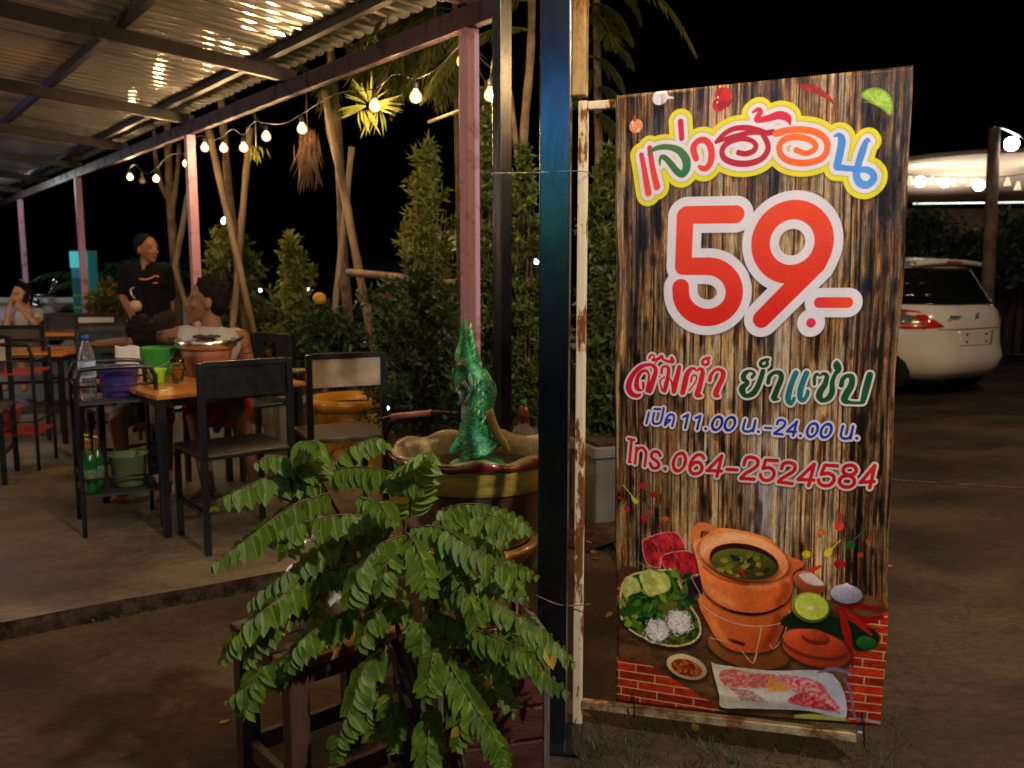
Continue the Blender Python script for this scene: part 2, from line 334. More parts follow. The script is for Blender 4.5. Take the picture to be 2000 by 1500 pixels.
def draw_banner():
    h, w = BH, BW
    # ---- printed wooden boards
    wob = (vnoise(h, w, 260, 90)-.5)*7
    cols = np.arange(w)[None, :]+wob
    def bycol(arr): 
        i = np.clip(cols, 0, w-1.01); i0 = i.astype(int); f = i-i0
        return arr[i0]*(1-f)+arr[np.minimum(i0+1, w-1)]*f
    board = np.zeros(w, np.float32); gap = np.zeros(w, np.float32); x = 0
    while x < w:
        bw = int(rngb.integers(28, 74)); board[x:x+bw] = rngb.normal(0, .10)
        gap[x:x+int(rngb.integers(2, 6))] = rngb.uniform(.4, 1); x += bw
    fine = vnoise(h, w, 120, 2.2)*.45+vnoise(h, w, 22, 1.8)*.35+vnoise(h, w, 5, 2.2)*.20
    mid = vnoise(h, w, 200, 8); pat = vnoise(h, w, 55, 14); big = vnoise(h, w, 170, 60)
    v = .62+bycol(board)+(fine-.5)*.66+(mid-.5)*.38-np.clip(pat-.62, 0, 1)*1.0-np.clip(.35-mid, 0, 1)*.9+(big-.5)*.2
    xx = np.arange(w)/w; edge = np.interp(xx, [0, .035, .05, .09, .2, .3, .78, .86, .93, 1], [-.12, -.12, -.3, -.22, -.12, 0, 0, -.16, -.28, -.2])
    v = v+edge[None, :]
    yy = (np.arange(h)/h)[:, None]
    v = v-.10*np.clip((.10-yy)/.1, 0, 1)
    v = np.clip(v, 0, 1)*(1-.85*bycol(gap))
    stops = np.array([[.06, .035, .03], [.24, .15, .085], [.47, .345, .21], [.70, .58, .41], [.86, .79, .66]], np.float32)
    k = v*4; k0 = np.clip(k.astype(int), 0, 3); f = (k-k0)[..., None]
    img = stops[k0]*(1-f)+stops[k0+1]*f
    hue = (vnoise(h, w, 60, 18)-.5)[..., None]; img = img*(1+hue*np.array([.22, .0, -.3], np.float32))
    # steam above the pot
    X, Y = np.meshgrid(np.arange(w), np.arange(h)); sx, sy = hb(1500, 960)
    st = np.exp(-((X-sx-(Y-sy)*.05)/70.)**2-((Y-sy)/190.)**2)*(.05+1.1*vnoise(h, w, 45, 16))
    sx2, sy2 = hb(1530, 700); st = st+.4*np.exp(-((X-sx2)/55.)**2-((Y-sy2)/230.)**2)*(.2+.8*vnoise(h, w, 120, 9))
    a = np.clip(st, 0, .62)[..., None]; img = img*(1-a)+np.array([.84, .82, .84], np.float32)*a
    img = img.astype(np.float32)
    Z = lambda ox, oy, s: (lambda pts: [(ox+p[0]/s, oy+p[1]/s)+tuple(q/s for q in p[2:3]) for p in pts])
    def shadow(L, off, dy=2, k=.5):
        L2 = np.roll(np.roll(L.d, int(dy*BS), 0), int(1*BS), 1); o = L.d; L.d = L2; L.paint(img, (.05, .03, .02), off+1, 5, k); L.d = o
    # ---- shop name
    z1, z2 = Z(1220, 180, 6.523), Z(1480, 180, 6.523)
    win = (1215, 170, 1760, 410); parts = []
    def S(z, col, *strokes):
        L = Layer(*win)
        for st_ in strokes: L.stroke(z(st_) if z else st_)
        parts.append((L, col)); return L
    red = ((.80, .10, .24), (.93, .33, .12))
    S(z1, red, [(210, 800, 32), (250, 1000, 36), (300, 1285, 44)], [(315, 712, 34), (350, 950, 37), (410, 1205, 44)])
    S(z1, ((.70, .1, .13), (.70, .1, .13)), [(1165, 635, 24), (1270, 530, 30), (1400, 465, 32), (1560, 455, 34), (1700, 485, 34), (1800, 520, 34), (1880, 508, 36)],
      [(1170, 635, 20), (1300, 590, 26), (1450, 550, 30), (1600, 515, 30), (1720, 515, 28)],
      [(1450, 770, 32), (1540, 785, 34), (1640, 750, 34), (1672, 680, 30), (1620, 620, 28), (1500, 590, 34), (1360, 620, 36), (1265, 690, 34), (1240, 780, 34), (1290, 860, 36), (1430, 908, 38), (1600, 905, 38), (1750, 845, 36), (1822, 740, 34), (1815, 640, 32), (1760, 540, 30)])
    S(z1, ((.80, .09, .22), (.93, .3, .12)), [(710, 375, 36), (725, 588, 34)])
    S(z1, ((.86, .2, .15), (.9, .25, .14)), [(910, 845, 38), (880, 760, 42), (882, 685, 40), (940, 620, 36), (1020, 612, 38), (1090, 685, 42), (1108, 800, 42), (1090, 900, 40), (1040, 968, 36), (985, 970, 32), (948, 945, 18)])
    S(z1, ((.32, .45, .18), (.12, .42, .2)), [(290, 800, 8), (350, 740, 24), (450, 702, 32), (580, 703, 36), (700, 750, 46), (780, 860, 54), (785, 970, 52), (735, 1045, 44), (670, 1015, 42), (600, 930, 40), (530, 850, 34), (475, 825, 28), (447, 865, 18), (448, 930, 8)])
    S(z2, ((.92, .42, .1), (.9, .36, .12)), [(235, 525, 44), (400, 485, 40), (560, 478, 40), (740, 512, 40), (860, 600, 38), (885, 720, 38), (830, 830, 38), (700, 888, 40), (540, 903, 40), (380, 868, 38), (290, 790, 36), (277, 680, 36), (345, 600, 40), (480, 572, 38), (620, 592, 36), (710, 640, 34), (738, 700, 32), (690, 752, 34), (600, 778, 32), (490, 737, 34)])
    S(None, ((.82, .15, .2), (.9, .2, .15)), [(1470, 219, 2), (1480, 214, 4), (1485, 219, 5), (1478, 234, 5), (1500, 231, 6), (1522, 225, 7.5), (1538, 230, 6.5), (1543, 242, 2)])
    S(z2, ((.26, .52, .85), (.3, .58, .86)), [(975, 560, 14), (1030, 545, 26), (1068, 610, 44), (1050, 750, 46), (1010, 930, 46)],
      [(1010, 955, 40), (1130, 970, 34), (1280, 985, 34), (1400, 992, 38), (1470, 1055, 40), (1458, 1130, 44), (1380, 1182, 46), (1292, 1150, 46), (1255, 1050, 44), (1285, 900, 42), (1340, 720, 42), (1385, 610, 24), (1428, 632, 8)])
    U = Layer(*win); U.d = np.minimum.reduce([p[0].d for p in parts])
    shadow(U, 18, 3, .35)
    U.paint(img, (.87, .83, .10), 18.5, 1.2); U.paint(img, (.62, .62, .4), 9.5, 3.5, .8); U.paint(img, (.86, .84, .87), 8, 1.2)
    for L, (c0, c1) in parts: L.paint(img, L.grad(c0, c1, True, .35, .8), 0, .8)
    for px, py in ((1315, 308), (1340, 282), (1372, 300), (1427, 297), (1540, 291)): Layer(px-8, py-8, px+8, py+8).stroke([(px-1, py-3, 1), (px+2, py+3, 1.4)]).paint(img, (.8, .78, .4), 0, 2, .8)
    # ---- price
    P = Layer(1280, 370, 1700, 680)
    P.stroke([(1437, 418.5, 16.8), (1341, 420, 16.8)], False).stroke([(1338, 422, 16.8), (1334, 519, 16.8)], False).stroke([(1334, 520, 16.8), (1385, 520, 16.8)], False)
    arc = [(1381.5+52.5*math.cos(math.radians(t)), 570+50*math.sin(math.radians(t)), 17) for t in range(-90, 181, 15)]
    P.stroke(arc+[(1329, 562, 17)]); P.ring(1546.7, 473, 60, 60, 17.8)
    P.stroke([(1603, 497, 17.8), (1594, 516, 17.8), (1487.5, 623, 17)], False)
    Q = Layer(1280, 370, 1700, 680).stroke([(1600, 591, 10), (1655, 591, 10)], False).ell(1584, 630.6, 9, 9)
    W = Layer(1280, 370, 1700, 680); W.d = np.minimum(P.d, Q.d)
    shadow(W, 17.6, 3, .3); W.paint(img, (.86, .84, .87), 17.6, 1)
    g = P.grad((.90, .27, .13), (.84, .13, .10), True, .25, .9); P.paint(img, g, 0, .9); Q.paint(img, Q.grad((.84, .16, .3), (.92, .28, .14), False, .72, .85), 0, .9)
    # ---- dishes line
    za, zb = Z(1210, 680, 8.333), Z(1430, 690, 6.667)
    A = Layer(1205, 675, 1440, 800)
    for st_ in ([(500, 690, 46), (540, 560, 46), (588, 420, 38), (592, 330, 32), (530, 275, 26), (430, 275, 30), (330, 325, 36), (235, 430, 40), (172, 560, 48), (168, 670, 50), (220, 750, 44), (300, 775, 34), (350, 755, 18)],
                [(395, 570, 26), (400, 640, 20), (365, 690, 12), (300, 650, 42), (290, 560, 40), (312, 460, 34), (370, 385, 28), (440, 365, 24), (485, 430, 18), (478, 560, 22), (465, 690, 36)],
                [(490, 160, 20), (520, 112, 18), (560, 112, 14), (572, 150, 12), (545, 195, 20), (640, 172, 26), (690, 132, 26), (720, 185, 20), (800, 215, 24), (870, 218, 32), (850, 160, 28)],
                [(570, 268, 8), (620, 200, 14)],
                [(690, 400, 24), (700, 325, 20), (750, 293, 20), (800, 330, 28), (795, 450, 32), (762, 600, 38), (740, 690, 36)],
                [(740, 470, 12), (668, 530, 14), (682, 620, 14), (700, 690, 18)], [(820, 490, 12), (860, 560, 20), (890, 690, 40)],
                [(975, 310, 36), (945, 450, 42), (905, 600, 46), (890, 705, 40)],
                [(1030, 725, 42), (1060, 600, 48), (1100, 430, 44), (1160, 345, 32), (1220, 332, 20), (1258, 368, 14), (1310, 335, 26), (1355, 368, 32), (1345, 460, 42), (1300, 640, 46), (1268, 755, 46), (1330, 778, 22)],
                [(1165, 550, 16), (1180, 470, 16), (1220, 437, 15), (1258, 470, 14), (1230, 560, 12), (1135, 690, 14)],
                [(1470, 160, 20), (1430, 160, 24), (1365, 190, 24), (1350, 240, 24), (1400, 275, 24), (1450, 240, 24), (1440, 190, 22)],
                [(1470, 520, 34), (1490, 440, 28), (1550, 365, 26), (1620, 345, 26), (1688, 395, 38), (1670, 500, 42), (1612, 620, 44), (1568, 750, 48), (1620, 783, 18)]): A.stroke(za(st_))
    shadow(A, 4.2); A.paint(img, (.84, .76, .74), 4.3, .9); A.paint(img, A.grad((.78, .07, .18), (.84, .16, .10), False, .2, .95), 0, .7)
    G = Layer(1430, 690, 1740, 810)
    for st_ in ([(260, 312, 22), (292, 265, 20), (240, 228, 16), (165, 262, 32), (150, 330, 34), (205, 385, 24), (142, 440, 40), (132, 490, 42), (178, 555, 28), (270, 525, 38), (330, 440, 36), (372, 330, 34), (402, 235, 32)],
                [(475, 80, 16), (430, 85, 20), (380, 110, 22), (370, 150, 22), (410, 172, 20), (455, 150, 22), (455, 105, 20)],
                [(470, 380, 28), (490, 300, 26), (560, 248, 24), (630, 265, 32), (640, 330, 36), (602, 430, 36), (562, 530, 38), (545, 585, 36), (600, 598, 14)],
                [(1075, 400, 22), (1078, 310, 22), (1110, 268, 18), (1145, 292, 12), (1190, 265, 20), (1238, 295, 28), (1215, 400, 36), (1152, 500, 42), (1140, 565, 42), (1180, 615, 28), (1260, 585, 36), (1308, 500, 38), (1310, 380, 30), (1350, 270, 26), (1392, 218, 36), (1370, 160, 46), (1368, 100, 8)],
                [(1430, 415, 32), (1450, 335, 30), (1510, 293, 26), (1570, 315, 36), (1560, 420, 42), (1492, 540, 46), (1472, 612, 40), (1560, 642, 20), (1700, 642, 22), (1722, 600, 36), (1762, 450, 44), (1808, 285, 42)]): G.stroke(zb(st_))
    T = Layer(1430, 690, 1740, 810)
    for st_ in ([(832, 258, 36), (792, 350, 36), (752, 470, 38), (730, 600, 38), (768, 655, 26), (805, 600, 22), (812, 580, 18)], [(972, 262, 36), (932, 350, 36), (892, 480, 40), (890, 590, 32), (938, 608, 26), (985, 530, 26), (987, 490, 22)]): T.stroke(zb(st_))
    W = Layer(1430, 690, 1740, 810); W.d = np.minimum(G.d, T.d); shadow(W, 4.2); W.paint(img, (.82, .78, .75), 4.3, .9)
    G.paint(img, G.grad((.08, .28, .10), (.08, .32, .22), False, .3, .9), 0, .7); T.paint(img, T.grad((.12, .45, .5), (.08, .42, .42)), 0, .7)
    # ---- opening hours
    zc, zd = Z(1240, 780, 8.333), Z(1470, 800, 8.333)
    R = lambda pts, r: [(p[0], p[1], r) for p in pts]
    B = Layer(1245, 775, 1700, 880); r = 20
    for p in ([(235, 215), (192, 390)], [(320, 220), (297, 340), (312, 390), (370, 398), (430, 350), (475, 145)], [(325, 157), (420, 162)], [(492, 420), (512, 330), (560, 255), (620, 252), (642, 300), (610, 435)], [(495, 415), (580, 335), (540, 335)]): B.stroke(zc(R(p, 18)), len(p) > 3)
    for p in ([(868, 250), (820, 465)], [(868, 250), (790, 290)], [(1068, 268), (1015, 485)], [(1068, 268), (990, 305)]): B.stroke(zc(R(p, r)), False)
    for p in ([(1150, 478), (1156, 480)],): B.stroke(zc(R(p, 23)), False)
    for z, cx, cy in ((zc, 1340, 390), (zc, 1548, 398), (zd, 975, 335), (zd, 1200, 345)):
        q = z([(cx, cy, 1)])[0]; B.ring(q[0], q[1], 9.6, 13.2, 2.7, 0, .22)
    for p in ([(1797, 335), (1762, 470), (1790, 518), (1870, 520), (1935, 470), (1962, 345)], [(1962, 345), (1922, 520)]): B.stroke(zc(R(p, r)), len(p) > 3)
    for p in ([(92, 358), (96, 360)], [(778, 425), (782, 427)], [(1700, 465), (1704, 467)]): B.stroke(zd(R(p, 23)), False)
    B.stroke(zd(R([(200, 297), (305, 303)], 18)), False)
    for p in ([(398, 235), (420, 182), (480, 170), (530, 205), (508, 270), (430, 330), (352, 388)],): B.stroke(zd(R(p, r)))
    for p in ([(352, 392), (485, 404)], [(722, 198), (562, 352)], [(562, 356), (705, 362)], [(722, 195), (660, 425)]): B.stroke(zd(R(p, r)), False)
    for p in ([(1477, 270), (1442, 400), (1462, 458), (1530, 473), (1600, 430), (1642, 272)], [(1642, 272), (1600, 470)]): B.stroke(zd(R(p, r)), len(p) > 3)
    shadow(B, 4.2); B.paint(img, (.82, .78, .80), 4.4, .9); n = vnoise(*B.X.shape, 60, 110)[..., None]
    B.paint(img, np.array((.06, .05, .36), np.float32)*(1-n)+np.array((.08, .26, .78), np.float32)*n, 0, .6)
    # ---- telephone line
    ze, zf = Z(1210, 840, 7.692), Z(1460, 860, 7.407)
    F = Layer(1205, 835, 1735, 990)
    for p, q in (([(182, 170), (152, 475)], 24), ([(140, 132), (225, 148)], 20), ([(145, 478), (170, 480)], 20), ([(258, 265), (236, 500)], 22), ([(525, 1), (525, 1)], 0)):
        if q: F.stroke(ze(R(p, q)), False)
    F.stroke(ze(R([(252, 330), (290, 280), (340, 265), (388, 305), (400, 370), (380, 540)], 23)))
    F.stroke(ze(R([(612, 385), (582, 335), (520, 325), (482, 368), (495, 420), (570, 478), (592, 535), (552, 572), (492, 562), (462, 500)], 25)))
    F.stroke(ze(R([(683, 580), (688, 582)], 30)), False)
    q = ze([(900, 480, 1)])[0]; F.ring(q[0], q[1], 12.3, 18.2, 3.7, 0, .18)
    F.stroke(ze(R([(1268, 425), (1225, 372), (1150, 385), (1082, 470), (1056, 570), (1082, 640), (1150, 658), (1220, 620), (1240, 550), (1200, 490), (1130, 490), (1072, 540)], 27)))
    for p in ([(1535, 388), (1320, 606)], [(1312, 608), (1530, 616)], [(1535, 390), (1462, 695)], [(1612, 590), (1765, 598)]): F.stroke(ze(R(p, 26)), False)
    F.stroke(R([(1453, 908), (1457, 896), (1467, 893), (1479, 898), (1479, 909), (1468, 918), (1456, 925), (1447, 934)], 3.6)); F.stroke(R([(1447, 934.5), (1473, 936)], 3.6), False)
    for p in ([(430, 295), (268, 285)], [(262, 288), (225, 405)], [(1300, 372), (1125, 360)], [(1120, 362), (1070, 485)], [(965, 345), (738, 562)], [(732, 566), (960, 576)], [(965, 348), (885, 655)], [(1845, 365), (1640, 608)], [(1632, 608), (1835, 596)], [(1845, 368), (1772, 685)], [(448, 602), (645, 626)]): F.stroke(zf(R(p, 26)), False)
    F.stroke(zf(R([(225, 410), (310, 395), (375, 440), (380, 510), (330, 568), (250, 578), (198, 540), (188, 495)], 26)))
    F.stroke(zf(R([(492, 410), (520, 342), (600, 322), (680, 352), (678, 430), (600, 492), (500, 550), (450, 597)], 26)))
    F.stroke(zf(R([(1070, 490), (1160, 477), (1240, 512), (1250, 580), (1190, 648), (1100, 655), (1042, 620), (1028, 575)], 27)))
    for cx, cy, rx, ry in ((1480, 432, 92, 72), (1440, 595, 106, 84)):
        q = zf([(cx, cy, 1)])[0]; F.ring(q[0], q[1], rx/7.4, ry/7.4, 3.6)
    shadow(F, 4.3); F.paint(img, (.80, .74, .72), 4.4, .9); F.paint(img, F.tex((.80, .11, .09), .2, 50, 80, (.72, .06, .13)), 0, .6)
    # ---- spices flying over the top edge
    D = lambda *a: Layer(*a)
    def TS(pts, smooth=True):
        m = max(p[2] for p in pts)+6; xs = [p[0] for p in pts]; ys = [p[1] for p in pts]
        return Layer(min(xs)-m, min(ys)-m, max(xs)+m, max(ys)+m).stroke(pts, smooth)
    L = D(1260, 165, 1325, 215).ell(1289, 190, 16, 14, -20).stroke([(1296, 186, 7), (1305, 190, 3), (1314, 191, 2.2)]); L.paint(img, L.tex((.88, .86, .9), .25, 20, 5), 0, 1)
    L = D(1220, 225, 1265, 270).ell(1241, 246, 14, 13); L.paint(img, L.tex((.85, .55, .4), .2, 20, 8, (.95, .85, .8)), 0, 1.2); D(1225, 222, 1255, 240).stroke([(1238, 226, 1), (1239, 234, 3.5)]).paint(img, (.7, .3, .2), 0, 1)
    L = D(1385, 165, 1435, 225).ell(1412, 184, 16, 13, 10).ell(1405, 204, 14, 13, -20).ell(1415, 198, 14, 12); L.paint(img, L.tex((.80, .13, .08), .35, 20, 20), 0, 1)
    for px, py in ((1402, 190), (1401, 200)): D(px-5, py-5, px+5, py+5).ell(px, py, 2, 2).paint(img, (1, .8, .7), 0, 1.5)
    L = D(1560, 160, 1635, 205).stroke([(1568, 169, 5), (1590, 174, 6), (1606, 183, 5), (1620, 193, 3), (1627, 202, 1.5)]); L.paint(img, L.tex((.72, .10, .07), .35, 10, 10), 0, 1)
    L = D(1675, 165, 1750, 235).poly([(1680, 188), (1690, 175), (1706, 171), (1722, 174), (1736, 186), (1742, 200), (1742, 214), (1736, 226), (1722, 214), (1700, 201)])
    L.paint(img, (.42, .58, .12), 0, 1); L.paint(img, L.tex((.60, .76, .22), .15, 8, 8), -3, 1)
    for t in range(7):
        an = math.radians(-160+t*35-8); D(1675, 165, 1750, 235).stroke([(1713, 204, .7), (1713+28*math.cos(an), 204+28*math.sin(an), .8)], False).paint(img, (.78, .86, .45), 0, 1, .5 if an < .7 else 0)
    # ---- confetti of herbs and spoons
    cz = Z(1180, 1000, 3.124)
    def dot(x, y, r_, col, z=None): L = D(x-r_-3, y-r_-3, x+r_+3, y+r_+3).ell(x, y, r_, r_*.9); L.paint(img, L.tex(col, .25, 6, 6), 0, .8)
    for x, y, r_, col in ((1255, 949, 7, (.75, .12, .25)), (1277, 966, 7, (.70, .08, .08)), (1226, 994, 6, (.75, .12, .2)), (1211, 972, 4, (.7, .1, .1)), (1260, 1012, 8, (.72, .08, .12)), (1300, 1013, 6, (.85, .3, .1)), (1273, 1000, 5, (.75, .3, .1)), (1289, 1028, 4, (.7, .1, .12)),
                          (1640, 1028, 10, (.86, .25, .16)), (1606, 1040, 7, (.82, .42, .12)), (1575, 1083, 9, (.85, .76, .15)), (1640, 1102, 11, (.65, .1, .12)), (1549, 1126, 12, (.16, .45, .14)), (1697, 1058, 5, (.75, .3, .12)), (1681, 1084, 6, (.7, .2, .15)), (1662, 1064, 9, (.1, .4, .14))): dot(x, y, r_, col)
    D(1215, 940, 1250, 990).stroke([(1217, 947, 1), (1233, 966, 1.2), (1238, 975, 4), (1243, 980, 5)]).paint(img, (.78, .74, .2), 0, .8)
    D(1600, 1045, 1650, 1095).stroke([(1642, 1055, 1.2), (1627, 1070, 1.5), (1619, 1078, 7), (1615, 1082, 6)]).paint(img, (.80, .74, .2), 0, .8)
    D(1655, 1020, 1700, 1080).stroke([(1695, 1030, 1.2), (1672, 1052, 1.5)]).paint(img, (.1, .4, .15), 0, .8)
    D(1565, 1100, 1610, 1120).stroke([(1570, 1113, 2), (1585, 1114, 4), (1602, 1106, 3)]).paint(img, (.75, .2, .1), 0, .8)
    D(1635, 995, 1650, 1030).stroke([(1641, 1003, 3), (1640, 1024, 1.2)]).paint(img, (.75, .15, .1), 0, .8)
    ROUGH[0] = 3.2
    # ---- still life: cloth of printed bricks, table
    win = (1195, 1025, 1740, 1440)
    def Zp(*p): return [(q[0], q[1]) for q in cz(p)]
    L = D(*win).poly(Zp((60, 400), (300, 380), (700, 560), (1200, 560), (1700, 560), (1730, 1330), (60, 1230))); L.paint(img, L.tex((.40, .26, .14), .4, 30, 60, (.24, .15, .08)), 0, 3)
    br = D(*win).poly(Zp((60, 880), (260, 920), (500, 1060), (830, 1250), (60, 1240)), False)
    br.poly(Zp((1440, 690), (1740, 600), (1740, 1400), (1440, 1250), (1500, 900)), False); br.poly(Zp((60, 430), (115, 440), (115, 560), (60, 570)))
    u, v = br.X/BW*640, (br.Y-.05*br.X)/BW*640
    row = np.floor((v-12)/21.); fu = (u+row*43) % 92; fv = (v-12) % 21
    mort = np.minimum(np.minimum(fu, 92-fu), np.minimum(fv, 21-fv))
    m = np.clip((mort-1.0)/1.2, 0, 1)[..., None]; tone = (.75+.4*((np.sin(row*7.3+np.floor((u+row*43)/92)*12.9)*43758.5) % 1))[..., None]
    bc = np.array((.66, .16, .08), np.float32)*tone*(.75+.4*vnoise(*br.X.shape, 5, 14)[..., None])
    br.paint(img, np.array((.72, .62, .38), np.float32)*(1-m)+bc*m, 0, 2)
    # meat parcels
    for pts, c in ((((235, 190), (265, 160), (350, 130), (430, 125), (475, 170), (490, 240), (400, 260), (345, 300), (335, 340), (260, 310)), (.80, .16, .22)), (((345, 290), (400, 250), (520, 240), (580, 290), (590, 370), (460, 430), (400, 380)), (.78, .13, .2))):
        L = D(*win).poly(Zp(*pts)); L.paint(img, (.85, .5, .45), 1.5, 1); L.paint(img, L.tex(c, .45, 24, 14), -1, 2)
        for k in range(3):
            q = pts[1+k]; L2 = TS(cz([(q[0]+30, q[1]+10, 3), (q[0]+60, q[1]+50, 3), (q[0]+70, q[1]+95, 2)])); L2.paint(img, (.9, .5, .5), 0, 1.5, .5)
    L = D(*win).poly(Zp((465, 430), (590, 380), (600, 490), (530, 520))); L.paint(img, (.13, .06, .14), 0, 1)
    # platter of greens and noodles
    L = D(*win).poly(Zp((130, 700), (240, 770), (330, 805), (430, 820), (540, 795), (590, 730), (570, 640), (520, 560), (430, 380), (380, 350), (130, 400), (90, 600))); shadow(L, 3, 7, .55); L.paint(img, (.80, .72, .5), 1.5, 1.2); L.paint(img, L.tex((.36, .40, .12), .6, 16, 14, (.1, .16, .05)), -3, 2)
    for k in range(90):
        a_ = rngb.uniform(0, 1); bx, by = 110+rngb.uniform(0, 190), 480+rngb.uniform(0, 230)
        if k > 62: bx, by = 370+rngb.uniform(0, 150), 380+rngb.uniform(0, 210)
        an = rngb.uniform(-2.6, .4); ln = rngb.uniform(40, 90)
        c = [(.06, .18, .05), (.12, .30, .07), (.25, .42, .10), (.45, .55, .18)][int(rngb.integers(0, 4))]
        TS(cz([(bx, by, 4), (bx+ln*.5*math.cos(an), by+ln*.5*math.sin(an), rngb.uniform(12, 24)), (bx+ln*math.cos(an), by+ln*math.sin(an), 3)])).paint(img, c, 0, 1.2)
    for pts, c in ((((215, 380), (270, 350), (340, 355), (395, 400), (400, 470), (340, 500), (270, 510), (230, 450)), (.80, .80, .45)), (((105, 440), (150, 395), (200, 410), (220, 480), (170, 500), (120, 520)), (.74, .76, .42))):
        L = D(*win).poly(Zp(*pts)); L.paint(img, L.tex(c, .25, 22, 18, (.62, .64, .28)), 0, 2)
    for a_, b_, c_, d_, r_ in ((370, 340, 20, 470, 4), ): pass
    TS(cz([(200, 300, 4), (270, 340, 8), (350, 370, 5)])).paint(img, (.42, .45, .16), 0, 1.5)
    TS(cz([(380, 340, 4), (420, 430, 14), (460, 520, 6)])).paint(img, (.24, .38, .12), 0, 1.5)
    for cx, cy, rx, ry in ((320, 725, 92, 84), (455, 670, 98, 92)):
        q = cz([(cx, cy)])[0]; L = Layer(q[0]-rx/2.6, q[1]-ry/2.6, q[0]+rx/2.6, q[1]+ry/2.6).ell(q[0], q[1], rx/3.124*.86, ry/3.124*.86, 15); L.rough = 9; shadow(L, 1, 4, .5); L.paint(img, L.tex((.84, .80, .78), .16, 5, 9, (.60, .56, .52)), 0, 3)
        for k in range(120):
            an = rngb.uniform(0, 6.28); r0_ = rngb.uniform(0, .9)**.6; x0, y0 = cx+rx*r0_*math.cos(an), cy+ry*r0_*math.sin(an); t_ = an+rngb.uniform(.6, 2.4); l_ = rngb.uniform(16, 42)
            g_ = rngb.uniform(.82, .98); TS(cz([(x0, y0, 1.7), (x0+l_*.5*math.cos(t_), y0+l_*.5*math.sin(t_), 1.9), (x0+l_*math.cos(t_+.8), y0+l_*math.sin(t_+.8), 1.1)])).paint(img, (g_, g_*.97, g_*.95), 0, .8, .7)
    ROUGH[0] = .6
    # clay stove, pot, lid on a mat
    def blob(cx, cy, rx, ry, rot, c0, c1, off=0, dirx=-.5, diry=-.6):
        q = cz([(cx, cy)])[0]; L = D(*win).ell(q[0], q[1], rx/3.124, ry/3.124, rot)
        t = np.clip(.5+.5*(L.u*dirx+L.v*diry), 0, 1)[..., None]; t = np.clip(t*1.15+(vnoise(*L.X.shape, 3, 3)[..., None]-.5)*.12, 0, 1)
        if min(rx, ry) > 50 and c0[0] > .3: shadow(L, 1.5, 5, .45)
        L.paint(img, np.array(c1, np.float32)*(1-t)+np.array(c0, np.float32)*t, off, 1.3)
    blob(880, 830, 270, 130, 8, (.58, .34, .14), (.42, .2, .09))
    def clay(pts, c0=(.96, .55, .28), c1=(.66, .24, .08), ax=True, k0=.1, k1=.9, lo=None):
        L = D(*win).poly(Zp(*pts)); L.d = L.d-2.5
        q0 = cz([(min(p[0] for p in pts), min(p[1] for p in pts))])[0]; q1 = cz([(max(p[0] for p in pts), max(p[1] for p in pts))])[0]
        a0, b0 = hb(*q0); a1, b1 = hb(*q1); t = (L.X-a0)/(a1-a0)*.55+(L.Y-b0)/(b1-b0)*.45
        t = np.clip(t+(vnoise(*L.X.shape, 4, 4)-.5)*.1, 0, 1)[..., None]
        shadow(L, 1.5, 5, .5); L.paint(img, np.array(c0, np.float32)*(1-t)+np.array(c1, np.float32)*t, 0, 1.2); return L
    clay([(605, 500), (640, 690), (730, 810), (830, 850), (980, 850), (1050, 800), (1100, 660), (1130, 540)], (.92, .48, .20), (.66, .24, .09))
    D(*win).poly(Zp((750, 765), (860, 800), (855, 822), (760, 790))).paint(img, (.32, .09, .04), 0, 1.2)
    TS(cz([(640, 520, 6), (760, 590, 14), (880, 618, 16), (1000, 605, 14), (1090, 570, 6)])).paint(img, (.12, .03, .02), 0, 2)
    win = (1195, 1005, 1740, 1440)
    TS(cz([(560, 200, 30), (560, 120, 32), (600, 88, 28), (670, 110, 26), (720, 140, 30)])).paint(img, (.86, .46, .24), 0, 1.3)
    clay([(545, 190), (600, 160), (700, 105), (800, 110), (900, 130), (1000, 165), (1060, 215), (1120, 270), (1200, 300), (1210, 330), (1150, 370), (1150, 440), (1120, 530), (1030, 590), (930, 612), (800, 600), (700, 560), (620, 490), (590, 400), (570, 300)], (1, .60, .32), (.76, .30, .11))
    blob(850, 275, 290, 150, 12, (1, .66, .42), (.86, .42, .20), 0, -.2, -.9)
    TS(cz([(600, 330, 4), (700, 400, 6), (850, 440, 7), (1000, 435, 6), (1120, 385, 4)])).paint(img, (.55, .2, .08), 0, 2.5, .8)
    blob(852, 300, 222, 112, 8, (.16, .07, .04), (.10, .05, .03)); blob(853, 318, 212, 98, 7, (.38, .40, .12), (.16, .15, .05))
    for k in range(34):
        an = rngb.uniform(0, 6.28); r_ = rngb.uniform(0, .95)**.6; bx, by = 850+190*r_*math.cos(an), 322+80*r_*math.sin(an); a2 = rngb.uniform(0, 3.1)
        c = [(.16, .26, .08), (.42, .42, .10), (.55, .50, .16), (.30, .34, .08), (.12, .15, .06)][int(rngb.integers(0, 5))]
        TS(cz([(bx-26*math.cos(a2), by-14*math.sin(a2), 3), (bx, by, rngb.uniform(10, 18)), (bx+26*math.cos(a2), by+14*math.sin(a2), 3)])).paint(img, c, 0, 1.2)
    TS(cz([(820, 345, 7), (850, 375, 10), (862, 402, 4)])).paint(img, (.62, .1, .05), 0, 1)
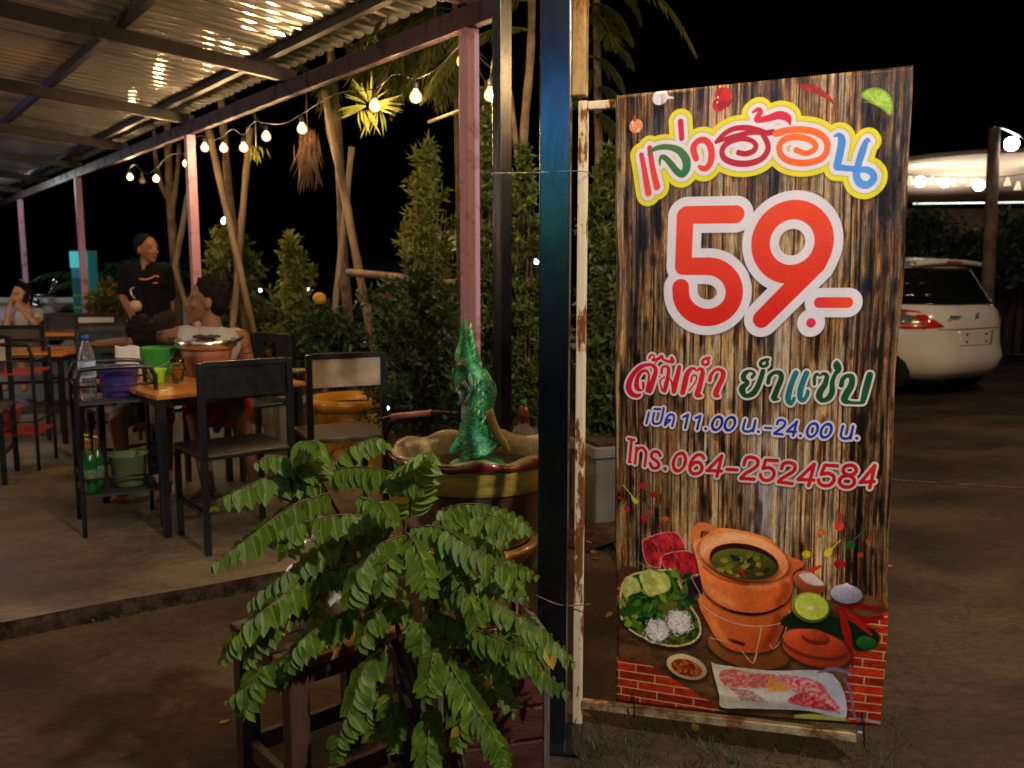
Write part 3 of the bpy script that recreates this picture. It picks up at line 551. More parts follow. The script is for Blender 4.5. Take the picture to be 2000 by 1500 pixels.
    for p, c_, al in (([(640, 470, 10), (700, 520, 16), (780, 560, 12)], (1, .74, .5), .35), ([(590, 260, 8), (640, 200, 12), (740, 160, 10), (860, 150, 8)], (1, .80, .62), .55), ([(660, 640, 8), (700, 740, 14), (760, 790, 8)], (1, .66, .4), .35), ([(1090, 420, 14), (1110, 480, 20), (1060, 560, 12)], (.45, .13, .04), .5), ([(1060, 640, 14), (1030, 740, 20), (980, 820, 10)], (.38, .10, .03), .5), ([(900, 455, 5), (1000, 450, 6), (1110, 410, 4)], (1, .7, .45), .4)):
        TS(cz(p)).paint(img, c_, 3, 9, al)
    # wire carrier
    for p in ([(575, 380), (535, 400), (585, 500), (600, 570), (720, 650), (860, 692), (1010, 692), (1130, 660), (1200, 620)], [(960, 690), (945, 780), (915, 905)], [(650, 768), (720, 785), (745, 795)], [(840, 850), (905, 915), (935, 860)], [(1010, 810), (1040, 830), (1100, 740), (1130, 600)]):
        TS(cz([(a_, b_, 3.2) for a_, b_ in p])).paint(img, (.80, .68, .62), 0, .8, .9)
    # lime, garlic, chillies, shallot, lid
    TS(cz([(1420, 590, 14), (1520, 570, 18), (1640, 590, 14), (1690, 575, 6)])).paint(img, (.5, .05, .06), 0, 1.5)
    TS(cz([(1430, 590, 12), (1560, 660, 26), (1680, 640, 14)])).paint(img, (.48, .06, .06), 0, 1.5)
    D(*win).poly(Zp((1080, 690), (1180, 600), (1400, 640), (1640, 720), (1650, 820), (1540, 850), (1400, 760))).paint(img, (.05, .12, .05), 0, 4)
    TS(cz([(1440, 600, 10), (1470, 720, 26), (1500, 860, 14), (1510, 940, 6)])).paint(img, (.58, .07, .06), 0, 1.2)
    TS(cz([(1470, 600, 8), (1540, 670, 20), (1620, 750, 8)])).paint(img, (.62, .08, .07), 0, 1.2)
    blob(1590, 800, 60, 44, 10, (.14, .42, .14), (.05, .2, .08))
    blob(1250, 430, 105, 66, 25, (.78, .42, .25), (.45, .16, .07)); D(*win).poly(Zp((1190, 380), (1270, 375), (1340, 440), (1300, 450), (1230, 430))).paint(img, (.86, .78, .74), 0, 3)
    blob(1475, 500, 95, 62, 4, (.74, .72, .78), (.42, .4, .45)); TS(cz([(1450, 460, 3), (1480, 440, 8), (1500, 470, 3)])).paint(img, (.8, .78, .8), 0, 2)
    blob(1258, 582, 118, 98, 12, (.62, .68, .18), (.45, .55, .1)); blob(1262, 578, 104, 85, 12, (.82, .84, .32), (.62, .70, .2), 0, -.5, .1)
    q = cz([(1265, 580)])[0]
    for t in range(10):
        an = t*.628; TS([(q[0]+4*math.cos(an), q[1]+3*math.sin(an), .6), (q[0]+30*math.cos(an), q[1]+25*math.sin(an), .5)], False).paint(img, (.88, .88, .55), 0, .9, .5)
    D(*win).ell(q[0]-2, q[1]+2, 6, 4).paint(img, (.9, .88, .6), 0, 3)
    blob(1290, 840, 215, 108, 10, (.90, .36, .17), (.48, .13, .06)); blob(1278, 800, 200, 84, 10, (.84, .33, .15), (.55, .16, .07), 0, -.8, -.3)
    blob(1288, 770, 88, 44, 8, (.42, .13, .06), (.4, .12, .06)); blob(1285, 752, 82, 38, 8, (.80, .30, .14), (.5, .15, .07), 0, -.9, -.3)
    # dipping bowl, plate of meat
    blob(502, 940, 140, 82, 12, (.86, .76, .60), (.62, .48, .32)); q = cz([(502, 945)])[0]
    L = D(*win).ell(q[0], q[1], 34, 18, 10); L.paint(img, L.tex((.42, .12, .05), .5, 7, 8, (.72, .42, .15)), 0, 1.3)
    L = D(*win).poly(Zp((655, 922), (700, 925), (1000, 960), (1390, 985), (1480, 1245), (1300, 1215), (1180, 1198), (860, 1185), (715, 1178), (700, 1100))); shadow(L, 2, 6, .55); L.paint(img, L.grad((.82, .76, .62), (.66, .68, .76), False, .3, .95), 0, 1.2)
    for pts, c, c2 in ((((700, 985), (770, 950), (900, 975), (1050, 990), (1060, 1050), (930, 1065), (830, 1060), (740, 1050)), (.74, .30, .30), (.84, .6, .5)), (((1000, 1000), (1110, 1050), (1140, 1080), (1000, 1090)), (.82, .50, .18), (.85, .62, .3)), (((1050, 995), (1200, 1000), (1320, 1040), (1380, 1120), (1440, 1200), (1300, 1180), (1180, 1100)), (.84, .62, .60), (.72, .25, .28)), (((760, 1060), (900, 1080), (1000, 1150), (840, 1140)), (.70, .62, .5), (.55, .35, .36)), (((1120, 1150), (1200, 1100), (1300, 1130), (1440, 1220), (1340, 1200)), (.62, .12, .16), (.8, .4, .4))):
        L = D(*win).poly(Zp(*pts)); L.paint(img, L.tex(c, .4, 7, 9, c2), 0, 3)
    TS(cz([(1300, 975, 4), (1400, 955, 14), (1520, 990, 5)])).paint(img, (.42, .38, .46), 0, 1.2); TS(cz([(1460, 1010, 6), (1500, 1090, 8), (1530, 1240, 7), (1570, 1265, 14)])).paint(img, (.45, .38, .5), 0, 1.5)
    TS(cz([(1170, 1235, 12), (1300, 1240, 18), (1470, 1262, 10)])).paint(img, (.62, .62, .28), 0, 2); TS(cz([(1580, 1262, 8), (1690, 1290, 14)])).paint(img, (.6, .55, .5), 0, 2)
    Y0 = int(BH*.66); sub = img[Y0:]; hh = BH-Y0
    g1 = vnoise(hh, w, 2.2, 2.2)-.5; g2 = vnoise(hh, w, 9, 9)-.5; g3 = vnoise(hh, w, 46, 60)-.5
    sub *= (1.06+.12*g1+.10*g2+.14*g3)[..., None]
    F_ = img[Y0:]; P_ = np.pad(F_, ((1, 1), (1, 1), (0, 0)), 'edge')
    img[Y0:] = (P_[1:-1, 1:-1]*2+P_[:-2, 1:-1]+P_[2:, 1:-1]+P_[1:-1, :-2]+P_[1:-1, 2:])/6
    # printed selvedge shadow lines are left to real light; woven scrim in the vinyl
    gy = (np.arange(h)[:, None] % 4 < 1)*.03; gx = (np.arange(w)[None, :] % 4 < 1)*.03
    img *= (1-gy-gx)[..., None]
    return np.clip(img, 0, 1)
# ================================================================ ground
Bo = Vector((-.2, 4.2, 0)); Bd = Vector((-.613, .79, 0)).normalized(); Nd = Vector((-Bd.y, Bd.x, 0))*1.0   # along the eave, and inwards
if Nd.x > 0: Nd = -Nd
def slabpoly(name, pts, z, mt, th=.0, side=None):
    mb = MB(); n = len(pts); vs = [(p[0], p[1], z) for p in pts]
    if th: vs += [(p[0], p[1], z-th) for p in pts]
    fs = [tuple(range(n))]
    if th: fs += [(i, (i+1) % n, n+(i+1) % n, n+i)[::-1] for i in range(n)]
    mb.add(vs, fs); o = mb.build(name, mt); o['kind'] = 'structure'
    if side: o.data.materials.append(side); o.data.polygons.foreach_set('material_index', [0]+[1]*(len(fs)-1))
    return o
slabpoly('ground', [(-90, -20), (90, -20), (90, 160), (-90, 160)], -.03, asphalt)
k0 = gz(0, 1215, .05); k1 = gz(480, 1130, .05); kd = (k1-k0).normalized(); kn = Vector((-kd.y, kd.x, 0))
kL = k0-kd*9
kE = Bo+Bd*(-.1)+Nd*(-.35); tt = (kE-k0).dot(kd); kR = k0+kd*tt
kR = kR+kn*0
patio = [kL, kR, kR+Bd*18, kR+Bd*18+Nd*14, kL+Nd*6]
# ragged front edge of the patio slab
edge = []
for i in range(60):
    t = i/59; p = kL.lerp(kR, t); edge.append(p+kn*(random.uniform(-.006, .006)+.01*math.sin(t*31)))
slabpoly('patio_floor', edge+[kR+Bd*18, kR+Bd*18+Nd*14, kL+Nd*6], .05, slab_mat, .09, M('dirty_slab_edge', (.05, .032, .02), .95, var=.6, scale=18, bump=.9, bscale=50))
g0 = gz(0, 1250, 0); g1 = gz(500, 1152, 0); gd = (g1-g0).normalized(); gn = Vector((-gd.y, gd.x, 0))
edge2 = []
for i in range(80):
    t = i/79; p = (g0-gd*9).lerp(g0+gd*2.6, t); edge2.append(p+gn*random.uniform(-.010, .008))
yard = slabpoly('yard_pavement', [(-11, -3), (30, -3), (30, 60), (2.2, 60)]+[(.5, 3.9)]+edge2[::-1], -.004, asphalt)
slabpoly('gutter_soil', [p for p in (g0-gd*9-gn*.02, g0+gd*2.6-gn*.02, g0+gd*2.7+gn*.2, g0-gd*9+gn*.2)], -.022, soil)
slabpoly('planting_bed', [kR+Bd*.1-Nd*.02, kR-Bd*.35, kR-Nd*1.2-Bd*.2, kR-Nd*1.6+Bd*16, kR+Bd*16-Nd*.02], .008, soil)
# saw-cut joint of the yard
mb = MB(); a = gz(1735, 925, .0); b = gz(2000, 945, .0); mb.beam(a+Vector((-.9, .1, 0)), b+(b-a)*3, .02, .003); j = mb.build('pavement_joint', M('old_white_line', (.16, .13, .10), .8, var=.6, scale=12)); j['kind'] = 'structure'
# distant dark land
mb = MB()
for i in range(48):
    x = -110+i*4.6; mb.box((x, 95+random.uniform(-4, 4), 0), (5, 3, random.uniform(5, 9)))
tag(mb.build('far_hills', M('far_dark_wood', (.012, .018, .012), 1), None), None, None, None, 'structure')

# ================================================================ patio canopy
cano = thing('patio_canopy', 'open patio roof of corrugated zinc sheets on pinkish purple steel posts', 'canopy', Bo)
def cp(s, n, z): return Bd*s+Nd*n+Vector((0, 0, z))
for s in (0, 4.0, 8.15, 12.2, 16.3):
    mb = MB(); mb.beam(cp(s, 0, .05), cp(s, 0, 2.46), .07, .07, up=Bd); mb.build('post', pink_paint, cano, .004)
for s in (0, 5.4, 10.8, 16.3):
    mb = MB(); mb.beam(cp(s, 6.6, .05), cp(s, 6.6, 3.02), .07, .07, up=Bd); mb.build('post', pink_paint, cano, .004)
mb = MB(); mb.beam(cp(-.25, 0, 2.51), cp(16.6, 0, 2.51), .05, .1); mb.build('eave_beam', beam_paint, cano, .004)
mb = MB(); mb.beam(cp(-.25, 6.6, 3.07), cp(16.6, 6.6, 3.07), .05, .1); mb.build('inner_beam', beam_paint, cano, .004)
SL = .085
for k in range(9):
    s = k*2.04
    mb = MB(); mb.beam(cp(s, -.06, 2.60-SL*.06), cp(s, 6.9, 2.60+SL*6.9), .05, .08); mb.build('rafter', beam_paint if k == 0 else dark_steel, cano, .003)
for n in (.16, 1.0, 1.9, 2.8, 3.7, 4.6, 5.5, 6.4):
    mb = MB(); mb.beam(cp(-.22, n, 2.665+SL*n), cp(16.5, n, 2.665+SL*n), .045, .045); mb.build('purlin', dark_steel, cano)
# corrugated sheets, one mesh shared
W, pitch = .762, .127; mb = MB(); prof = []
for i in range(6):
    for a, z in ((0, 0), (.20, .0), (.30, -.003), (.44, 0), (.62, .004), (.72, .026), (.86, .026), (.95, .003)): prof.append(((i+a)*pitch, z))
prof.append((6*pitch+.02, 0)); rows = 9; vs = []
for r_ in range(rows):
    n = -.10+7.05*r_/(rows-1)
    for x, z in prof: vs.append((x*Bd+Nd*n+Vector((0, 0, 2.692+SL*n+z+.0012*math.sin(r_*5.1+x*9)))))
P = len(prof)
mb.add(vs, [(r_*P+i, r_*P+i+1, (r_+1)*P+i+1, (r_+1)*P+i) for r_ in range(rows-1) for i in range(P-1)])
sheet = mb.mesh('roof_sheet', zinc)
for k in range(22):
    o = link('roof_sheet', sheet, cano); o.location = Bd*(-.2+k*W)+Vector((0, 0, .0016*(k % 2)))

# ================================================================ string of bulbs under the eave
glow = M('glowing_filament', (1, .8, .5), .3, emit=(1, .66, .33), es=800)
envm = bpy.data.materials.new('halo_bulb_glass'); envm.use_nodes = True; _n = envm.node_tree; _o = [q for q in _n.nodes if q.type == 'OUTPUT_MATERIAL'][0]; _n.nodes.remove(_n.nodes['Principled BSDF'])
_t = _n.nodes.new('ShaderNodeBsdfTransparent'); _t.inputs[0].default_value = (1, .93, .82, 1); _e = _n.nodes.new('ShaderNodeEmission'); _e.inputs[0].default_value = (1, .42, .12, 1); _e.inputs[1].default_value = 1.8; _a = _n.nodes.new('ShaderNodeAddShader'); _n.links.new(_t.outputs[0], _a.inputs[0]); _n.links.new(_e.outputs[0], _a.inputs[1]); _n.links.new(_a.outputs[0], _o.inputs[0])  # faint emission in the glass stands in for a halo round each bulb
dead = M('clear_bulb_glass', (.75, .72, .65), .08, trans=.8); cordm = M('black_cord', (.02, .02, .02), .6); sockm = M('black_socket', (.03, .03, .03), .5)
envmesh = MB().lathe([(.006, .030), (.015, .026), (.025, .013), (.031, -.003), (.030, -.018), (.021, -.031), (.005, -.037)], 14, capb=True, capt=True).mesh('bulb_glass', envm)
bulbm = MB().ball((0, 0, -.006), (.018, .018, .020), 12, 8).mesh('bulb', glow)
bulbm2 = envmesh.copy(); bulbm2.materials.clear(); bulbm2.materials.append(dead)
sockmesh = MB().lathe([(.014, .028), (.016, .034), (.016, .062), (.008, .070)], 10, capt=True).mesh('socket', sockm)
def string(name, label, pts, wire=None, off=()):
    t = thing(name, label, 'string lights', (0, 0, 0))
    cpts = []
    for i, p in enumerate(pts):
        b = link('bulb', bulbm2 if i in off else bulbm, t, loc=p); so = link('socket', sockmesh, b); i in off or link('bulb_glass', envmesh, b)
        top = p+Vector((0, 0, .085)); cpts.append(top)
    mbw = MB(); full = []
    for i, p in enumerate(cpts):
        full.append(p)
        if i < len(cpts)-1:
            q = cpts[i+1]; m_ = (p+q)/2; full.append(m_+Vector((0, 0, .05 if (i % 3) else -.03)))
        mbw.tube([p, p-Vector((0, 0, .018))], .003, 5)
    mbw.tube(smooth_path(full, 4), .0028, 5); mbw.build('cable', cordm, t); return t
def along(px, py): return at(px, py, 5.229*1.0/((px+330)/1000)*1.0)
bl = [(905, 117, 4.25), (812, 187, 4.62), (732, 205, 4.95), (590, 250, 5.72), (520, 265, 6.2), (476, 287, 6.55), (437, 288, 6.9), (400, 287, 7.1), (364, 318, 7.6), (305, 348, 8.3), (278, 352, 8.7), (254, 345, 9.1)]
string('string_lights', 'string of warm round bulbs hanging below the eave of the patio roof', [at(*b) for b in bl], off=(10,))
string('string_lights', 'warm bulbs on a cord between the pink post and the dark steel posts', [at(958, 183, 4.4), at(990, -90, 3.6), at(1085, -180, 2.8), at(1180, -330, 2.2), Vector((.02, 1.75, 2.72)), Vector((.55, 1.35, 2.75))])  # the last bulbs are unseen, added to light the post tops
# unseen bulbs added by the near roof end to dot the sheets with reflections
rows_ = [Bo+Bd*s+Nd*n+Vector((0, 0, 2.32+SL*n)) for s, n in ((-.7, 2.4), (-.7, 3.6), (-.7, 4.8))]
string('string_lights', 'added string of unseen warm bulbs across the near end of the patio roof, above the frame', rows_)

# ================================================================ steel posts and banner frame
def steel_post(px0, px1, Y, ztop, label, mt, rz):
    c = (at(px0, 700, Y)+at(px1, 700, Y))/2; w = (at(px1, 700, Y)-at(px0, 700, Y)).x/(abs(math.cos(rz))+abs(math.sin(rz)))
    t = thing('steel_post', label, 'post', (c.x, c.y, 0), rz)
    mb = MB(); mb.box((0, 0, ztop/2), (w, w, ztop)); mb.build('tube', mt, t, .004); mb = MB(); mb.box((0, 0, .004), (w*2.1, w*2.1, .008)); mb.build('base_plate', black_steel, t); return t, w
steel_post(1051, 1116, 2.38, 3.6, 'near blue black square steel post beside the white banner frame', blue_steel, R(-8))
steel_post(962, 1000, 3.75, 3.6, 'second dark steel post between the naga basin and the near blue black post', blue_steel, R(38))

# banner: a sheet hung on a vertical plane, upper right corner pulled forwards
PL = Vector((.29, 2.42)); PR = Vector((.985, 2.18)); PD = (PR-PL).normalized(); PN = Vector((PD.y, -PD.x))   # the banner's upright plane, normal towards the camera
def onplane(x, y, off=0.):
    a, b, d = ray(x, y); o = PL+PN*off; t = (o.x*PN.x+o.y*PN.y)/(a*PN.x+b*PN.y); return Vector((a*t, b*t, H+d*t))
def crease(x, y, ax, ay, bx, by, w, h):
    dx, dy = bx-ax, by-ay; L = math.hypot(dx, dy); t = max(0, min(1, ((x-ax)*dx+(y-ay)*dy)/L/L)); d = abs((x-ax)*dy-(y-ay)*dx)/L if 0 < t < 1 else math.hypot(x-ax-t*dx, y-ay-t*dy)
    return h*math.exp(-(d/w)**2)*min(1, 4*t, 4*(1-t)+.0)
def relief(x, y):
    u = (x-1200)/560; v = (y-150)/1260
    z = .004*math.sin(u*5+1+v*2)+.003*math.sin(v*7+u*3)+.0015*math.sin(u*31+math.sin(v*5)*2)*(.3+.7*u)
    z += crease(x, y, 1735, 150, 1660, 330, 9, .0045)+crease(x, y, 1720, 420, 1640, 590, 8, .004)-crease(x, y, 1750, 360, 1600, 760, 16, .004)
    z += crease(x, y, 1205, 380, 1290, 190, 26, .005)+crease(x, y, 1230, 640, 1260, 740, 12, .003)+crease(x, y, 1735, 130, 1700, 900, 10, .004)
    z += crease(x, y, 1210, 1100, 1290, 1040, 9, .003)+crease(x, y, 1320, 1350, 1660, 1385, 9, .004)+.0012*noise.noise(Vector((x/38, y/60, 1)))+.0006*noise.noise(Vector((x/12, y/16, 5)))
    return z
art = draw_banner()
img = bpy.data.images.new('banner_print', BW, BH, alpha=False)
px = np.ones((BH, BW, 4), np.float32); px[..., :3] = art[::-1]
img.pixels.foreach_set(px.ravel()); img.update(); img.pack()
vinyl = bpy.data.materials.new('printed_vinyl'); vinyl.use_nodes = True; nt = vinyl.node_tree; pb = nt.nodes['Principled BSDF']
ti = nt.nodes.new('ShaderNodeTexImage'); ti.image = img; uvn = nt.nodes.new('ShaderNodeUVMap'); uvn.uv_map = 'print'
nt.links.new(uvn.outputs[0], ti.inputs[0]); nt.links.new(ti.outputs[0], pb.inputs['Base Color'])
pb.inputs['Roughness'].default_value = .34; pb.inputs['Specular IOR Level'].default_value = .55
vn = nt.nodes.new('ShaderNodeTexNoise'); vn.inputs['Scale'].default_value = 220; vn.inputs['Detail'].default_value = 3
tcn = nt.nodes.new('ShaderNodeTexCoord'); nt.links.new(tcn.outputs['Object'], vn.inputs['Vector'])
vb = nt.nodes.new('ShaderNodeBump'); vb.inputs['Strength'].default_value = .5; vb.inputs['Distance'].default_value = .0012; nt.links.new(vn.outputs[0], vb.inputs['Height']); nt.links.new(vb.outputs[0], pb.inputs['Normal'])
NI, NJ = 84, 180; vs = []; uv = []
for j in range(NJ+1):
    for i in range(NI+1):
        bu, bv = i/NI, j/NJ
        # hem bows slightly where the sheet is pulled
        X, Y = hb(bu*BW, bv*BH, HBI)
        X += (3*math.sin(bv*9)+2.0*math.sin(bv*23+1))*((1-bu)**6*.6+bu**6)
        Y += (5*math.sin(bu*3.1)*bv**10 if bv > .9 else 0)
        vs.append(onplane(X, Y, .012+relief(X, Y))); uv.append((bu, 1-bv))
fs = [(j*(NI+1)+i, (j+1)*(NI+1)+i, (j+1)*(NI+1)+i+1, j*(NI+1)+i+1) for j in range(NJ) for i in range(NI)]
org = Vector((PL.x, PL.y, 0))
bt = thing('banner', 'tall vinyl menu banner with the big red price 59 over a printed clay hotpot', 'banner', org)
me = bpy.data.meshes.new('banner_sheet'); me.from_pydata([v-org for v in vs], [], fs); me.polygons.foreach_set('use_smooth', [True]*len(fs)); me.materials.append(vinyl)
ul = me.uv_layers.new(name='print'); li = np.zeros(len(me.loops), np.int32); me.loops.foreach_get('vertex_index', li); ul.data.foreach_set('uv', np.array(uv, np.float32)[li].ravel())
so = link('banner_sheet', me, bt); md = so.modifiers.new('thick', 'SOLIDIFY'); md.thickness = .0012; md.offset = -1
ftie = M('black_zip_tie', (.01, .01, .01), .4)
for x, y0, y1 in ((1238, 1352, 1402), (1687, 1392, 1462)):
    mb = MB(); a = onplane(x, y0, .02)-org; b = onplane(x+1, y1-12, .018)-org; c = onplane(x+1, y1, -.03)-org; d = onplane(x, y0, -.035)-org
    mb.tube([d, a, (a+b)/2+Vector((PN.x, PN.y, 0))*.004, b, c, d], .0022, 5); mb.build('zip_tie', ftie, bt)
# frame
ft = thing('sign_stand', 'rusty white square tube frame that carries the menu banner', 'sign stand', org)
TW = .025
def fl(x, y, off=-.012): return onplane(x, y, off)-org
up = Vector((0, 0, 1)); pn3 = Vector((PN.x, PN.y, 0)); pd3 = Vector((PD.x, PD.y, 0))
l0 = fl(1135, 700); l0.z = 0; topz = fl(1135, 198).z; r0 = fl(1716, 700)+pd3*.0; r0.z = 0
mb = MB(); mb.beam(l0-up*.12, l0+up*topz, TW, TW, up=pn3); mb.build('left_upright', white_frame, ft, .003)
zb = fl(1150, 1376).z
rb = r0+up*(fl(1700, 1443).z); mb = MB(); mb.beam(l0+pd3*(TW/2+.001)+up*zb, rb, TW, TW, up=pn3); mb.build('bottom_rail', layered('bare_rusty_rail', (.16, .07, .02), (.42, .34, .2), 16, .4, .6, (.5, .85), bump=.3), ft, .003)
rt = r0+up*(fl(1760, 165).z)+pd3*.02; mb = MB(); mb.beam(l0+pd3*(TW/2+.001)+up*(topz-TW*.55), rt, TW*.9, TW*.9, up=pn3); mb.build('top_rail', white_frame, ft, .003)
mb = MB(); mb.beam(rb+up*(TW/2+.001), rt-up*(TW/2+.001), TW*.8, TW*.8, up=pn3); mb.build('right_upright', white_frame, ft, .003)
mb = MB(); mb.beam(fl(1129, 192)+up*.004, fl(1129, 192)+up*1.5, .048, .04, up=pn3); mb.build('upper_tube', brown_frame, ft, .004)
wirem = M('blue_tie_wire', (.10, .22, .30), .4, .5); rust_wire = M('rusty_tie_wire', (.25, .16, .08), .6, .5)
mb = MB(); mb.tube(smooth_path([at(960, 338, 3.66), at(1050, 337, 2.31), at(1117, 334, 2.30), onplane(1148, 336, .03), onplane(1152, 340, -.04)], 4), .0016, 5)
tag(mb.build('tie_wire', wirem), 'thin blue wire tied across the two dark posts and the top of the white frame', 'wire')
mb = MB(); mb.tube(smooth_path([at(1048, 1163, 2.30), at(1088, 1180, 2.29), onplane(1120, 1183, .022), onplane(1150, 1180, .022), onplane(1152, 1180, -.04)], 4), .0016, 5)
tag(mb.build('tie_wire', rust_wire), 'loose rusty wire round the foot of the near post and the frame', 'wire')
# ================================================================ star gooseberry shrub in front
lv = [(0, 0, 0), (.32, .10, .03), (.48, .32, .05), (.46, .56, .04), (.28, .80, .01), (0, 1.04, -.05), (-.28, .80, .01), (-.46, .56, .04), (-.48, .32, .05), (-.32, .10, .03), (0, .30, -.05), (0, .62, -.06)]
lf = [(0, 1, 10), (1, 2, 10), (2, 3, 11, 10), (3, 4, 11), (4, 5, 11), (5, 6, 11), (6, 7, 11), (7, 8, 10, 11), (8, 9, 10), (9, 0, 10)]
def ribs(me):
    a = me.attributes.new('rib', 'FLOAT', 'POINT'); a.data.foreach_set('value', ([0., .35, .8, .9, .7, 0., .7, .9, .8, .35, 0., 0.]*(len(me.vertices)//12))); return me
def leafmesh(name, mt, w=.68): 
    return ribs(MB().add([(x*w, y, z*1.2-.16*y*y) for x, y, z in lv], [f[::-1] for f in lf], True).mesh(name, mt))
leafA, leafY = leafmesh('leaf', leaf_a), leafmesh('leaf', leaf_y)
leafB = leafmesh('leaf', ribbed(leafmat('fresh_leaf', (.13, .22, .02), (.075, .15, .016), .45, .28, 25)), .57)
plant = thing('shrub', 'leafy green shrub with drooping feathered fronds in front of the dark post', 'shrub', (0, 0, 0))
BASE = Vector((-.13, 2.02, 0))
twigs = MB(); nleaf = [0]; rest = {0: MB(), 1: MB()}
def place_leaf(p, L, N, size, me, frond):
    L = L.normalized(); X = L.cross(N).normalized(); Z = X.cross(L)
    m = Matrix((X*size, L*size, Z*size)).transposed().to_4x4(); m.translation = p
    if nleaf[0] < 296:
        o = link('leaf', me, frond); o.matrix_local = m; nleaf[0] += 1
        if me is leafY: o['label'] = 'yellowed leaf'
    else:
        k = 1 if me is leafY else 0
        rest[k].add([m @ Vector(v.co) for v in me.vertices], [tuple(f.vertices) for f in me.polygons], True)
def frond(P, size=.058, sp=.0200, back=False, start=.06, up_=0.):
    pts = smooth_path([at(*q) for q in P], 8); mb = MB(); n = len(pts)
    mb.tube(pts, [.0022*(1-.7*i/n) for i in range(n)], 5); f = mb.build('frond', stem_mat, plant)
    ln = [0.]
    for a, b in zip(pts[:-1], pts[1:]): ln.append(ln[-1]+(b-a).length)
    T = ln[-1]; d = T*start; k = 0; yaw = random.uniform(-.3, .3)
    while d < T:
        i = max(j for j in range(n) if ln[j] <= d); i = min(i, n-2); a, b = pts[i], pts[i+1]; fr = (d-ln[i])/max(1e-6, ln[i+1]-ln[i]); p = a.lerp(b, fr); t = (b-a).normalized()
        side = t.cross(Vector((0, 0, 1))); vert = abs(t.z)
        if side.length < .25: side = Vector((1, 0, .0))
        side.normalize()
        if vert > .75: side = (side*.4+Vector((1, .1, 0))*math.copysign(.6, side.x or 1)).normalized()
        g = Vector((0, 0, -1)); prof_ = math.sin(math.pi*min(1, max(.0, .18+.80*d/T)))**.5
        for sg in (-1, 1):
            if random.random() < .05: continue
            wild = 2.2 if random.random() < .06 else .8
            L = side*sg*(.42+.55*vert)+g*(1.0-.65*vert)+t*(.15+.35*vert)+Vector((random.gauss(0, .09), random.gauss(0, .09), random.gauss(0, .07)))*wild
            N = (Vector((0, -1, .35))+side*sg*.5+t*(.35*random.uniform(-.6, 1)+yaw)+Vector((random.gauss(0, .15), 0, random.gauss(0, .15))))
            me = leafY if random.random() < .012 else (leafB if random.random() < (.35 if d > T*.6 else .12) else leafA)
            place_leaf(p, L, N, size*prof_*random.uniform(.80, 1.12), me, f)
        d += sp*random.uniform(.85, 1.15); k += 1
